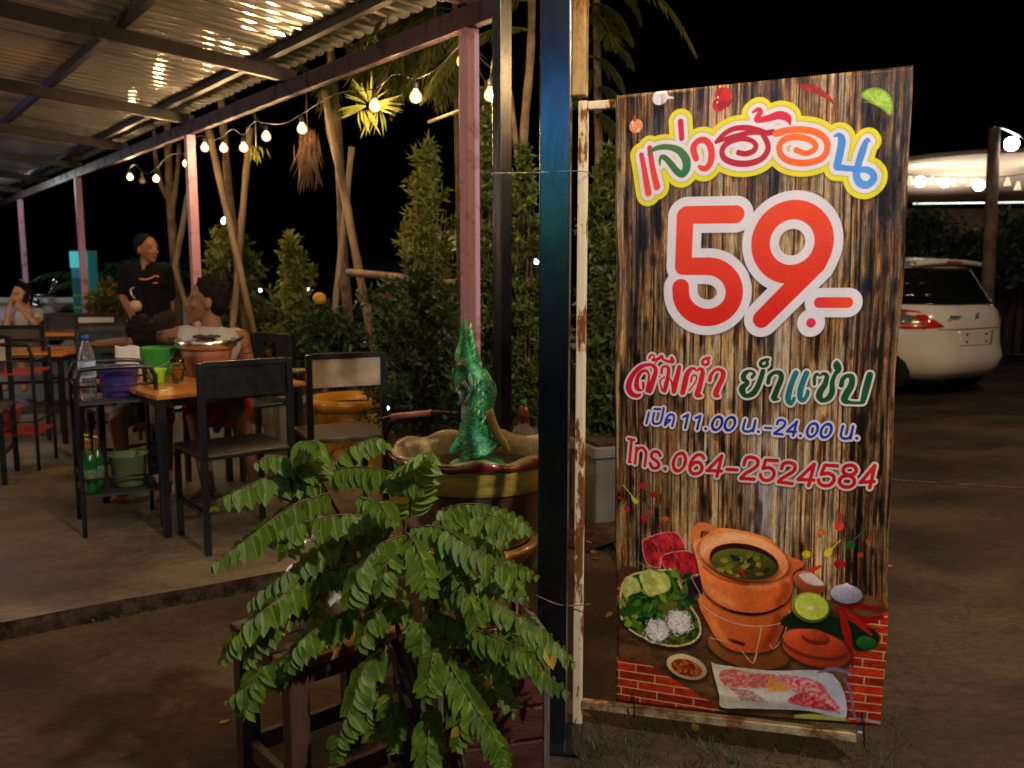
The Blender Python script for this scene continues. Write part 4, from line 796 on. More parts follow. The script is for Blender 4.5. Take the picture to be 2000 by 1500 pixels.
F = [
 [(610, 925, 1.93), (575, 900, 1.87), (530, 890, 1.83), (497, 905, 1.80)],
 [(615, 930, 1.93), (545, 927, 1.86), (480, 950, 1.80), (432, 975, 1.77), (420, 990, 1.77)],
 [(650, 960, 1.93), (575, 985, 1.86), (500, 1040, 1.78), (440, 1085, 1.74), (414, 1108, 1.73)],
 [(740, 1012, 1.92), (670, 1005, 1.85), (600, 1018, 1.78), (545, 1035, 1.75)],
 [(612, 925, 1.93), (604, 890, 1.88), (600, 862, 1.82), (622, 868, 1.75), (628, 890, 1.72)],
 [(640, 925, 1.95), (670, 885, 1.97), (715, 860, 1.98), (745, 857, 1.98), (756, 878, 1.97)],
 [(645, 920, 1.95), (690, 912, 1.93), (745, 917, 1.90), (795, 935, 1.87), (825, 960, 1.85)],
 [(800, 1010, 1.92), (803, 960, 1.90), (812, 915, 1.86), (828, 888, 1.82), (842, 884, 1.79)],
 [(850, 1000, 1.98), (905, 984, 1.98), (965, 990, 1.98), (1015, 1015, 1.96), (1042, 1040, 1.95)],
 [(800, 1030, 1.92), (860, 1030, 1.88), (925, 1070, 1.83), (985, 1110, 1.80), (1025, 1165, 1.78)],
 [(795, 1040, 1.90), (812, 1065, 1.84), (828, 1110, 1.80), (838, 1165, 1.78)],
 [(755, 985, 1.90), (742, 980, 1.80), (748, 992, 1.70), (765, 1015, 1.66)],
 [(790, 1045, 1.92), (745, 1062, 1.86), (712, 1100, 1.80), (690, 1145, 1.77), (680, 1190, 1.76)],
 [(690, 1100, 1.95), (600, 1130, 1.88), (530, 1180, 1.80), (470, 1235, 1.76), (428, 1300, 1.74)],
 [(600, 1250, 1.95), (540, 1300, 1.86), (490, 1335, 1.81), (442, 1368, 1.79)],
 [(840, 1190, 1.95), (920, 1225, 1.88), (1010, 1265, 1.83), (1070, 1320, 1.80), (1115, 1355, 1.78)],
 [(860, 1110, 2.0), (940, 1160, 2.0), (1010, 1200, 1.98), (1075, 1245, 1.96), (1125, 1300, 1.95)],
 [(850, 1255, 1.92), (885, 1310, 1.84), (930, 1385, 1.78), (965, 1440, 1.74), (990, 1510, 1.72)],
 [(850, 1240, 1.95), (846, 1275, 1.86), (838, 1320, 1.80), (832, 1370, 1.78)],
 [(760, 1260, 1.98), (715, 1300, 1.90), (690, 1370, 1.84), (665, 1430, 1.81), (655, 1490, 1.80)],
 [(840, 1100, 1.95), (880, 1130, 1.87), (915, 1165, 1.82), (940, 1230, 1.80)],
 [(880, 1180, 1.98), (940, 1250, 1.92), (985, 1310, 1.88), (1010, 1380, 1.86)],
 [(910, 1040, 2.10), (960, 1075, 2.10), (1005, 1100, 2.08), (1050, 1125, 2.06)],
 [(845, 1380, 1.92), (838, 1430, 1.84), (834, 1480, 1.80), (832, 1530, 1.80)],
 [(700, 1180, 1.95), (640, 1215, 1.86), (590, 1250, 1.80), (560, 1310, 1.77)],
 [(640, 1130, 1.98), (570, 1165, 1.92), (515, 1230, 1.86), (480, 1300, 1.83)],
 [(800, 1170, 1.96), (760, 1180, 1.88), (720, 1215, 1.82), (700, 1270, 1.80)],
 [(620, 940, 1.97), (600, 985, 1.92), (570, 1040, 1.88), (555, 1090, 1.86)],
 [(960, 1230, 2.06), (1010, 1240, 2.06), (1060, 1255, 2.05), (1120, 1290, 2.04)],
 [(690, 1000, 1.98), (650, 1045, 1.93), (600, 1090, 1.88), (520, 1150, 1.85), (480, 1185, 1.84)],
 [(860, 1010, 1.95), (875, 1050, 1.88), (890, 1100, 1.84), (905, 1150, 1.83)],
 [(700, 970, 2.02), (745, 985, 2.0), (790, 1010, 1.98)], [(690, 1060, 2.0), (660, 1090, 1.97), (700, 1130, 1.93)],
]
for P in F: frond(P)
for P in ([(705, 1010, 2.06), (640, 1060, 2.02), (570, 1120, 1.98), (520, 1200, 1.96)], [(760, 1080, 2.04), (700, 1120, 1.98), (680, 1180, 1.95)], [(820, 1080, 2.06), (880, 1110, 2.04), (960, 1180, 2.02), (1000, 1240, 2.0)],
          [(830, 1130, 2.05), (860, 1200, 2.0), (900, 1270, 1.97)], [(750, 1140, 2.02), (730, 1200, 1.98), (745, 1260, 1.95)], [(800, 1210, 2.02), (880, 1280, 2.0), (960, 1340, 1.98), (1010, 1400, 1.96)],
          [(760, 1330, 2.0), (720, 1380, 1.95), (730, 1450, 1.92)], [(870, 1000, 2.08), (940, 1040, 2.08), (1000, 1060, 2.07)], [(780, 1000, 2.05), (720, 1040, 2.02), (640, 1050, 2.0), (600, 1060, 1.98)],
          [(880, 1330, 2.0), (900, 1400, 1.95), (890, 1470, 1.92)], [(640, 1200, 2.04), (600, 1180, 2.0), (540, 1210, 1.97), (500, 1270, 1.95)], [(900, 1140, 2.1), (960, 1130, 2.1), (1030, 1165, 2.1)]): frond(P, .050, .021)
for st in ([BASE, at(860, 1500, 2.0), at(820, 1400, 1.98), at(770, 1290, 1.97), at(690, 1190, 1.97), at(640, 1080, 1.97), at(620, 925, 1.94)], [BASE+Vector((.02, 0, 0)), at(850, 1450, 2.0), at(800, 1310, 2.0), at(770, 1180, 1.97), at(790, 1040, 1.93), at(800, 1000, 1.92)],
           [BASE+Vector((.03, .02, 0)), at(880, 1440, 2.04), at(870, 1300, 2.04), at(850, 1150, 2.0), at(855, 1000, 1.98)], [BASE+Vector((-.03, .01, 0)), at(840, 1480, 2.05), at(760, 1360, 2.05), at(700, 1290, 2.02), at(640, 1240, 1.98), at(590, 1250, 1.95)],
           [BASE+Vector((.04, -.01, 0)), at(900, 1460, 1.98), at(890, 1350, 1.97), at(845, 1230, 1.95), at(840, 1180, 1.95)], [BASE+Vector((.0, .03, 0)), at(840, 1380, 2.08), at(800, 1230, 2.08), at(720, 1090, 2.04), at(660, 1000, 2.0), at(625, 935, 1.97)],
           [at(770, 1290, 1.97), at(740, 1220, 2.0), at(700, 1110, 1.97), at(690, 1060, 1.98)], [BASE, at(820, 1480, 1.96), at(790, 1390, 1.92), at(770, 1300, 1.95), at(760, 1250, 1.98)]):
    mb = MB(); pp = smooth_path(st, 5); mb.tube(pp, [.0095*(1-.75*i/len(pp)) for i in range(len(pp))], 7); mb.build('stem', stem_mat, plant)
random.seed(77)
for k in range(9):
    x = random.uniform(520, 1010); y = random.uniform(1000, 1420); Y = random.uniform(1.84, 2.12); dx = (x-790)*.35+random.uniform(-70, 70); dy = random.uniform(-10, 110)
    if x < 600 and y > 1330: continue
    frond([(x, y, Y), (x+dx*.5, y-random.uniform(5, 30), Y-.03), (x+dx, y+dy*.4, Y-.06), (x+dx*1.25, y+dy, Y-.08)], .052, .020)
ribs(rest[0].build('foliage', leaf_a, plant, kind='stuff').data)
if rest[1].v: ribs(rest[1].build('yellowed_foliage', leaf_y, plant, kind='stuff').data)

# ================================================================ wooden stool, white jug, red box
wood_d = M('dark_stained_wood', (.085, .038, .022), .6, c2=(.035, .016, .010), scale=12, stretch=(1, 1, .2), bump=.3, bscale=40)
wood_o = layered('worn_orange_edge', (.10, .06, .03), (.45, .22, .05), 14, .38, .55, (.5, .8), bump=.3)
wood_top = M('worn_stool_top', (.10, .075, .04), .7, c2=(.04, .03, .02), scale=9, bump=.3)
c0 = gz(563, 1300, .45); e1 = (gz(800, 1225, .45)-c0); e1.z = 0; w1 = .37; e1.normalize(); e2 = Vector((-e1.y, e1.x, 0))
st = thing('stool', 'low dark wooden stool with a worn orange edge under the shrub', 'stool', c0-Vector((0, 0, .45)), math.atan2(e1.y, e1.x))
for i in range(4):
    mb = MB(); mb.box((w1/2, .045+i*.083, .437), (w1, .080, .022)); mb.build('plank', wood_o if i == 0 else wood_top, st, .003)
for a, b in ((.03, .03), (w1-.03, .03), (.03, .31), (w1-.03, .31)):
    mb = MB(); mb.box((a, b, .213), (.052, .045, .425)); mb.build('leg', wood_d, st, .004)
for z in (.40, .11):
    mb = MB(); mb.box((w1/2, .035, z), (w1-.115, .02, .05)); mb.build('rail', wood_d, st, .003); mb = MB(); mb.box((w1/2, .31, z), (w1-.115, .02, .05)); mb.build('rail', wood_d, st, .003)
    mb = MB(); mb.box((.03, .17, z), (.02, .23, .05)); mb.build('rail', wood_d, st, .003); mb = MB(); mb.box((w1-.03, .17, z), (.02, .23, .05)); mb.build('rail', wood_d, st, .003)
jugm = M('white_glazed_jug', (.72, .74, .74), .25, coat=.4)
jp = at(628, 1180, 2.12); jg = thing('jug', 'white jug with a lid and handle standing on the dark stool behind the leaves', 'jug', (jp.x, jp.y, .449), R(200))
MB().lathe([(.040, .0), (.052, .01), (.058, .06), (.050, .12), (.036, .16), (.044, .20)], 24).build('body', M('pale_jug_body', (.45, .48, .42), .2, coat=.5), jg)
MB().lathe([(.048, .20), (.049, .215), (.036, .245), (.012, .262)], 24, capt=True).build('lid', jugm, jg)
mb = MB(); mb.tube(smooth_path([(.035, 0, .175), (.075, 0, .165), (.085, 0, .11), (.055, 0, .05)], 5), .007, 8); mb.build('handle', jugm, jg)
cr = gz(1000, 1290, .40); cb = thing('crate', 'dark red brown wooden crate with a weathered grey side behind the shrub', 'crate', (cr.x+.03, 2.28, 0), R(14))
crm = M('red_brown_board', (.07, .018, .012), .6, var=.4, scale=8, stretch=(1, 1, 3), bump=.3); crg = M('weathered_grey_board', (.20, .17, .15), .85, c2=(.09, .07, .06), scale=18, stretch=(3, 3, .3), bump=.6)
for i in range(4):
    mb = MB(); mb.box((-.10, -.09, .06+i*.095), (.26, .018, .085)); mb.build('board', crm, cb, .003)
    mb = MB(); mb.box((-.10, .20, .06+i*.095), (.26, .018, .085)); mb.build('board', crm, cb, .003)
for i in range(3):
    mb = MB(); mb.box((.045, -.04+i*.095, .20), (.018, .088, .38)); mb.build('side_board', crg, cb, .003)
    mb = MB(); mb.box((-.242, -.04+i*.095, .20), (.018, .088, .38)); mb.build('side_board', crg, cb, .003)
mb = MB(); mb.box((-.10, .055, .012), (.24, .26, .016)); mb.build('bottom', crg, cb)

# ================================================================ glazed basin with the naga
basin_y = layered('yellow_green_glaze', (.20, .15, .03), (.48, .38, .07), 6, .35, .6, (.25, .5), stretch=(1, 1, 4), bump=.25)
basin_rim = M('olive_cream_glaze_rim', (.36, .27, .11), .38, c2=(.13, .11, .06), scale=9, bump=.5, bscale=30, coat=.25); basin_red = M('red_glaze', (.20, .03, .02), .3, var=.4, scale=10, coat=.5)
basin_body = M('brown_glaze', (.10, .055, .025), .3, c2=(.035, .02, .012), scale=8, stretch=(1, 1, .4), bump=.4, coat=.5); basin_foot = M('orange_glaze', (.58, .26, .06), .3, c2=(.22, .10, .03), scale=6, bump=.2, coat=.4)
teal = M('teal_glaze', (.05, .28, .22), .3, var=.4, coat=.4)
bc = at(932, 870, 3.2); BZ = .70
ba = thing('basin', 'big glazed stoneware basin with a wavy cream and red rim on a foot', 'basin', (bc.x, bc.y, 0))
def wav(i, t, r, z):
    if i >= 2: a = 1+.045*math.sin(9*t+1)*(1 if i < 7 else .6); return r*a, z+.010*math.sin(9*t+2.4)
    return r, z
MB().lathe([(.17, .30), (.205, .37), (.235, .45), (.262, .54), (.276, .60)], 48, capb=True).build('body', basin_body, ba)
MB().lathe([(.278, .575), (.292, .60), (.300, .64), (.302, .672)], 48, capb=False, wave=lambda i, t, r, z: (r*(1+.01*math.sin(14*t)), z+(.012*math.sin(9*t+2.4) if i > 2 else 0))).build('collar', basin_y, ba)
MB().lathe([(.302, .666), (.318, .676), (.326, .690), (.320, .698)], 72, capb=False, wave=wav).build('red_lip', basin_red, ba)
MB().lathe([(.300, .668), (.318, .694), (.316, .700), (.304, .705), (.288, .702), (.276, .690), (.268, .66), (.262, .58)], 72, capb=False, wave=wav).build('rim', basin_rim, ba)
wtr = M('dark_water', (.006, .008, .007), .04, spec=.6); MB().lathe([(.0, .625), (.262, .625)], 40, capb=False).build('water', wtr, ba)
mb = MB(); mb.lathe([(.302, .64), (.309, .65), (.306, .60), (.298, .57)], 72, capb=False); 
mb2 = MB(); n_ = 0
for (f_) in mb.f:
    c_ = sum((Vector(mb.v[i]) for i in f_), Vector())/4
    if c_.x < -.235: mb2.add([Vector(mb.v[i])*1.012 for i in f_], [(0, 1, 2, 3)], True)
mb2.build('teal_patch', teal, ba)
MB().lathe([(.19, .02), (.20, .05), (.155, .09), (.115, .15), (.13, .20), (.175, .26), (.222, .325), (.236, .345), (.20, .35)], 48).build('foot', basin_foot, ba)
MB().lathe([(.21, 0), (.215, .02), (.19, .03)], 40, capt=True).build('base_ring', basin_foot, ba)

nagag = layered('green_metallic_paint', (.012, .09, .045), (.08, .42, .12), 14, .38, .60, (.38, .55), bump=.5, third=(.02, .25, .10)); nt_ = nagag.node_tree.nodes['Principled BSDF']; nt_.inputs['Metallic'].default_value = .1
_t = nagag.node_tree; _v = _t.nodes.new('ShaderNodeTexVoronoi'); _v.inputs['Scale'].default_value = 75; _b = [q for q in _t.nodes if q.type == 'BUMP'][0]; _t.links.new([q for q in _t.nodes if q.type == 'TEX_COORD'][0].outputs['Object'], _v.inputs['Vector']); _t.links.new(_v.outputs['Distance'], _b.inputs['Height']); _b.inputs['Strength'].default_value = .35; _b.invert = True
nagal = M('bright_green_enamel', (.14, .50, .10), .25, var=.5, scale=30, bump=.4, coat=.6); nagao = M('orange_red_enamel', (.34, .12, .05), .35, c2=(.30, .25, .06), scale=22, bump=.5); nagas = M('silver_green_enamel', (.32, .42, .38), .3, .4, var=.4, scale=20)
ng = thing('naga_statue', 'green naga statue with a tall pointed crest rising from the basin', 'statue', (bc.x, bc.y, .62))
def nl(x, y, dy=0.): return at(x, y, 3.2+dy)-Vector((bc.x, bc.y, .62))
body = smooth_path([nl(938, 885), nl(924, 850), nl(928, 815), nl(938, 785), nl(940, 760), nl(930, 735), nl(912, 718)], 8); rb_ = [.086, .054, .046, .047, .044, .040, .031]
rr = [np.interp(i/(len(body)-1)*6, range(7), rb_) for i in range(len(body))]; mb = MB(); vs0 = len(mb.v); mb.tube(body, rr, 26)
for i in range(len(mb.v)):
    v = Vector(mb.v[i]); k = i//26; c_ = body[min(k, len(body)-1)]; a_ = (i % 26); s_ = 1+.09*(1 if (k+a_//2) % 2 else -1)*.6; mb.v[i] = tuple(c_+(v-c_)*s_)
mb.build('neck', nagag, ng)
mb = MB(); mb.ball(nl(908, 712), (.034, .036, .040), 14, 10); mb.ball(nl(900, 742, -.005), (.026, .03, .045), 14, 10); mb.tube(smooth_path([nl(914, 735), nl(900, 752), nl(891, 758)], 4), [.024, .020, .010], 10); mb.tube(smooth_path([nl(916, 758), nl(905, 782), nl(894, 790)], 4), [.022, .017, .006], 10)
mb.tube(smooth_path([nl(893, 728), nl(886, 722), nl(885, 735)], 3), [.008, .007, .004], 8); mb.build('head', nagag, ng)
def flame(P, r, mt, name='crest', n=8): mb = MB(); pp = smooth_path(P, 5); m_ = len(pp); mb.tube(pp, [max(.0008, r*math.sin(math.pi*min(1, .35+.65*i/(m_-1)))**.8) for i in range(m_)], n); mb.build(name, mt, ng)
flame([nl(914, 722), nl(908, 690), nl(906, 660), nl(907, 618)], .026, nagag); flame([nl(922, 718, .02), nl(924, 690, .02), nl(917, 662, .02), nl(909, 640, .02)], .020, nagag)
flame([nl(904, 710, -.02), nl(895, 700, -.02), nl(897, 680, -.02), nl(904, 655, -.02)], .014, nagal)
for i in range(6): flame([nl(926+i*3, 712+i*15, .0), nl(934+i*4, 702+i*14), nl(936+i*4, 690+i*15)], .009, nagal if i % 2 else nagag, 'fin', 6)
random.seed(6)
for i in range(12): x0 = 922-i*.6+random.uniform(-1, 1); y0 = 720-i*7; flame([nl(x0, y0), nl(x0+7-i*.35, y0-6), nl(x0+8-i*.45, y0-16)], .006, nagal if i % 2 else nagag, 'scale_spike', 6)
for i in range(9): x0 = 901+i*.6; y0 = 700-i*7; flame([nl(x0, y0, -.01), nl(x0-5, y0-5, -.01), nl(x0-4, y0-13, -.01)], .005, nagal, 'scale_spike', 6)
for i in range(16): a_ = i*.9; y0 = 742+i*6; flame([nl(932+10*math.cos(a_), y0, -.042), nl(936+10*math.cos(a_), y0-7, -.055), nl(938+10*math.cos(a_), y0-15, -.05)], .006, (nagal, nagag, nagas)[i % 3], 'scale_spike', 6)
flame([nl(938, 800, .01), nl(950, 770, .01), nl(956, 745, .01), nl(947, 718, .01)], .016, nagal, 'fin'); flame([nl(948, 800, .02), nl(961, 780, .02), nl(964, 755, .02), nl(956, 735, .02)], .014, nagag, 'fin')
flame([nl(905, 745, -.03), nl(922, 765, -.035), nl(918, 735, -.035), nl(930, 715, -.03)], .010, nagas, 'whisker'); flame([nl(898, 765, -.03), nl(905, 788, -.03), nl(915, 775, -.035), nl(925, 750, -.03)], .008, nagas, 'whisker')
for q in ((897, 712), (896, 755)): mb = MB(); mb.ball(nl(*q, -.034), .0085 if q[1] < 730 else .005, 8, 6); mb.build('eye', M('red_eye', (.55, .05, .03), .2, coat=.8), ng)
for i in range(4): mb = MB(); mb.tube([nl(892+i*5, 757+i*2, -.02), nl(891+i*5, 766+i*2, -.022)], [.003, .0006], 5); mb.build('tooth', jugm, ng)
for P in ([(952, 800), (965, 835), (985, 868), (992, 880)], [(928, 830), (908, 850), (890, 870), (880, 885)], [(945, 830), (952, 862), (955, 885)]): mb = MB(); pp = smooth_path([nl(*q, -.02) for q in P], 5); mb.tube(pp, [.022-.012*i/len(pp) for i in range(len(pp))], 10); mb.build('coil', nagao if P[0][0] == 952 else nagag, ng)
MB().lathe([(.115, 0.004), (.10, .02), (.06, .035), (.02, .04)], 20, capt=True).build('mount', nagag, ng)
# small red and green figure on a stone past the rim
fp = at(1022, 800, 3.75); fg = thing('figurine', 'tiny red and green garden figurine behind the basin rim', 'figurine', (fp.x, fp.y, fp.z-.05))
MB().lathe([(.022, 0), (.028, .03), (.018, .06), (.010, .07)], 12, capt=True).build('body', basin_red, fg); mb = MB(); mb.ball((0, 0, .08), .014, 10, 8); mb.build('head', teal, fg)
rk = MB(); rk.ball((fp.x, fp.y, fp.z/2-.03), (.10, .08, fp.z/2-.02), 10, 8); tag(rk.build('stone', M('grey_stone', (.2, .19, .16), .9, var=.4, bump=.5)), 'rounded grey garden stone carrying the little figurine', 'stone')
# ================================================================ patio furniture
Z0 = .05
beige = M('beige_laminate', (.42, .35, .25), .55, var=.2, scale=12); cream = M('cream_plastic', (.55, .52, .46), .45, var=.12); redt = M('red_tray', (.42, .05, .03), .4, coat=.2)
orange = layered('orange_varnish_top', (.34, .10, .02), (.62, .25, .05), 5, .3, .6, (.2, .38), stretch=(1, 3, 1), bump=.08)
def chair(name, label, P, rz, panel, group='black steel chairs of the patio', w=.42, hgt=.89):
    """P = foot of the near back leg, x runs along the backrest, y towards the seat front"""
    t = thing(name, label, 'chair', (P.x, P.y, Z0), rz, group)
    for x in (0, w):
        mb = MB(); mb.beam((x, 0, 0), (x, .0, hgt), .030, .030, up=(0, 1, 0)); mb.build('leg', black_steel, t, .002)
        mb = MB(); mb.beam((x, .40, 0), (x, .40, .44), .028, .028, up=(0, 1, 0)); mb.build('leg', black_steel, t, .002)
        mb = MB(); mb.box((x, .20, .19), (.02, .37, .02)); mb.build('side_rail', black_steel, t)
    mb = MB(); mb.box((w/2, 0, hgt-.008), (w-.031, .028, .026)); mb.build('top_rail', black_steel, t, .002)
    mb = MB(); mb.box((w/2, .2, .455), (w+.03, .43, .024)); mb.build('seat', black_steel if panel is not beige else M('chair_seat', (.06, .05, .045), .5), t, .006)
    mb = MB(); mb.box((w/2, .004, hgt-.095), (w-.032, .016, .145)); mb.build('back_panel', panel, t, .003)
    mb = MB(); mb.box((w/2, .40, .16), (w-.03, .02, .02)); mb.build('front_rail', black_steel, t)
    return t
pf = gz(407, 1085, Z0); a1 = math.atan2(.27, .35)
ch1 = chair('chair', 'black steel chair with a solid black back at the near side of the hotpot table', pf, a1, black_steel)
def dupchair(label, P, rz, src=None, s=1.):
    c = copy_tree(src or ch1); c.location = (P[0], P[1], Z0); c.rotation_euler = (0, 0, rz); c['label'] = label; return c
pc2 = at(607, 800, 4.3); ch2 = chair('chair', 'black steel chair with a pale beige back panel right of the hotpot table', Vector((pc2.x, 4.28, 0)), math.atan2(.16, .35), beige, w=.38)
ch_b = chair('chair', 'black chair with a dark board back at the middle table on the left', Vector((-4.02, 6.55, 0)), R(14), M('brown_board', (.05, .04, .03), .6, var=.3), w=.44)
dupchair('dark chair with its back to the table of the standing man', Vector((-3.45, 6.9, 0)), R(20), ch_b)
dupchair('beige backed chair at the middle table, behind the tall water bottle', Vector((-3.25, 5.6, 0)), R(200), ch2)
dupchair('black chair left of the drinks rack, pushed under the middle table', Vector((-3.05, 6.1, 0)), R(30), ch1)
dupchair('black chair at the far left corner behind the red shelved rack', Vector((-5.2, 7.3, 0)), R(10), ch1)
dupchair('black chair the man in the grey tank top sits on', Vector((-1.42, 5.62, 0)), R(140), ch1)
dupchair('black chair under the child at the hotpot table', Vector((-2.02, 5.32, 0)), R(140), ch1)
dupchair('black chair beside the seated woman on the far left', Vector((-4.6, 8.6, 0)), R(0), ch1)
wc = chair('chair', 'pale plastic back chair standing empty in front of the palm', Vector((-4.15, 8.3, 0)), R(8), cream, w=.36)

def table(label, A, e1, e2, w, d, top=.76, apron=orange):
    rz = math.atan2(e1.y, e1.x); t = thing('table', label, 'table', (A.x, A.y, Z0), rz, 'orange topped patio tables'); h = top-Z0
    mb = MB(); mb.box((w/2, d/2, h-.012), (w, d, .024)); mb.build('tabletop', apron, t, .005)
    for x in (.03, w-.03):
        for y in (.03, d-.03): mb = MB(); mb.box((x, y, (h-.026)/2), (.035, .035, h-.026)); mb.build('leg', black_steel, t, .002)
    for y in (.03, d-.03): mb = MB(); mb.box((w/2, y, h-.045), (w-.1, .02, .035)); mb.build('apron', black_steel, t)
    for x in (.03, w-.03): mb = MB(); mb.box((x, d/2, h-.045), (.02, d-.1, .035)); mb.build('apron', black_steel, t)
    return t
TA = Vector((-1.70, 4.12, 0)); E1 = Vector((.73, .68, 0)).normalized(); E2 = Vector((-E1.y, E1.x, 0)); TH = .76
table('orange topped table with the hotpot, green bucket and beer glasses', TA, E1, E2, .80, .95)
Am = gz(0, 700, .74); t2 = table('orange middle table with the blue capped bottle, left of the drinks rack', Vector((-4.25, 6.35, 0)), Vector((1, .15, 0)).normalized(), None, .9, .7, .74)
table('far orange table where the woman on the phone sits, with plates on it', Vector((-5.35, 8.15, 0)), Vector((1, .12, 0)).normalized(), None, 1.35, .75, .76)
def onT(x, y, dz=0.): p = gz(x, y, TH); p.z = TH+dz; return p
# hotpot
alu = M('brushed_aluminium', (.72, .70, .68), .25, 1., bump=.05, bscale=90); clayb = M('scorched_clay', (.34, .12, .05), .5, c2=(.06, .03, .02), scale=9, bump=.3, stretch=(1, 1, .4)); ember = M('dark_meat', (.05, .02, .015), .6, var=.5, scale=40, bump=.8)
hp = onT(412, 738); hp.y += .12; hp.x -= .06
hot = thing('hotpot', 'clay charcoal hotpot with an aluminium rim pan steaming on the table', 'hotpot', hp)
MB().lathe([(.105, 0), (.112, .01), (.120, .05), (.135, .11), (.140, .145), (.132, .15)], 28).build('clay_stove', clayb, hot)
MB().lathe([(.10, .146), (.150, .156), (.168, .170), (.172, .205), (.166, .208), (.160, .18), (.12, .168), (.09, .18), (.05, .21), (.0, .222)], 36).build('pan', alu, hot)
mb = MB(); [mb.ball((random.gauss(0, .035), random.gauss(0, .03), .222), (.024, .014, .010), 7, 5) for _ in range(14)]; mb.build('grilled_meat', ember, hot, kind='stuff')
for sg in (-1, 1): mb = MB(); mb.tube(smooth_path([(sg*.168, -.03, .19), (sg*.20, -.028, .215), (sg*.20, .028, .215), (sg*.168, .03, .19)], 4), .007, 6); mb.build('handle', M('black_bakelite', (.015, .015, .015), .4), hot)
# bucket, paper, cup, glasses, plate
gr = M('green_plastic', (.05, .34, .06), .35, sss=.1); def_b = onT(304, 729)-E2*.06
bk = thing('bucket', 'green plastic ice bucket with a thin handle on the hotpot table', 'bucket', def_b)
MB().lathe([(.075, 0), (.082, .03), (.098, .14), (.102, .15), (.104, .158), (.098, .158), (.092, .14), (.076, .02), (.0, .018)], 28).build('pail', gr, bk)
mb = MB(); mb.tube(smooth_path([(.10, 0, .15), (.085, -.075, .08), (0, -.11, .045), (-.085, -.075, .08), (-.10, 0, .15)], 6), .0022, 5); mb.build('handle', cream, bk)
pp = onT(252, 742); mb = MB(); vs = []
for j in range(9):
    for i in range(7): u, v = i/6-.5, j/8; vs.append((u*.125*(1-.06*v)-.012*v, .01*math.sin(u*5)+.03*v*v, v*.185+.004*math.sin(u*9)*v))
mb.add(vs, [(j*7+i, j*7+i+1, (j+1)*7+i+1, (j+1)*7+i) for j in range(8) for i in range(6)], True); o = mb.build('paper_bag', M('white_paper', (.62, .58, .60), .8, bump=.1), None); o.location = pp; md = o.modifiers.new('t', 'SOLIDIFY'); md.thickness = .02
o.rotation_euler = (0, 0, R(8)); tag(o, 'upright white paper menu bag in front of the green bucket', 'paper bag')
lime = M('lime_green_plastic', (.42, .72, .04), .3, sss=.2); cpos = onT(308, 748)
cu = thing('cup', 'small lime green cup with a smiling face at the table corner', 'cup', cpos)
MB().lathe([(.030, 0), (.034, .004), (.046, .072), (.048, .076), (.044, .076), (.032, .01), (.0, .008)], 24).build('bowl', lime, cu)
ink = M('black_print', (.01, .01, .01), .5); mb = MB()
def oncup(a, z): r_ = .0305+(z/.076)*.0165+.0012; return (r_*math.cos(a), r_*math.sin(a), z)
for a_ in (-1.35, -1.12): mb.tube([oncup(a_, .052), oncup(a_, .044)], .0022, 5)
mb.tube([oncup(-1.45+.1*k, .036-.012*math.sin(math.pi*k/5)) for k in range(6)], .0015, 5); mb.build('smile', ink, cu)
glassm = M('drinking_glass', (.9, .9, .88), .03, trans=1., ior=1.45); beer = M('beer', (.85, .42, .05), .1, trans=.6, ior=1.33, emit=None)
def glass(label, p, grp='beer glasses on the hotpot table'):
    t = thing('glass', label, 'glass', p, 0, grp); MB().lathe([(.026, 0), (.028, .006), (.034, .10), (.038, .128), (.0355, .128), (.031, .10), (.024, .012), (0, .010)], 18).build('tumbler', glassm, t)
    MB().lathe([(0, .013), (.022, .014), (.0290, .070), (0, .0705)], 16, capb=False).build('beer', beer, t); return t
glass('beer glass between the lime cup and the hotpot', onT(348, 748)); g2 = glass('second beer glass at the far right of the hotpot table', onT(532, 706)-Vector((.02, -.02, 0)))
plm = M('white_plate', (.62, .55, .46), .3, coat=.3); food = M('cooked_food', (.55, .42, .20), .6, c2=(.20, .09, .04), scale=30, bump=.8)
def plate(label, p, r=.12, grp='plates of food on the patio tables', oval=.7, rz=0.):
    t = thing('plate', label, 'plate', p, rz, grp); MB().lathe([(r*.55, 0), (r*.7, .006), (r, .018), (r*.99, .021), (r*.68, .010), (0, .008)], 26).build('dish', plm, t)
    mb = MB(); [mb.ball((random.gauss(0, r*.3), random.gauss(0, r*.25), .016), (r*.16, r*.11, .010), 7, 5) for _ in range(16)]; mb.build('food', food, t, kind='stuff'); t.scale = (1, oval, 1); return t
plate('long pale plate of dried snacks behind the near black chair', onT(492, 716)+E2*.02, .17, oval=.55, rz=R(35))
plate('small plate at the right edge of the hotpot table', onT(578, 728), .07)
plate('wide plate on the woman\'s table, nearest the corner', gz(60, 640, .76)+Vector((0, 0, 0)), .17); plate('second plate on the woman\'s table, beside her elbow', gz(105, 634, .76)+Vector((.25, .3, 0)), .15)
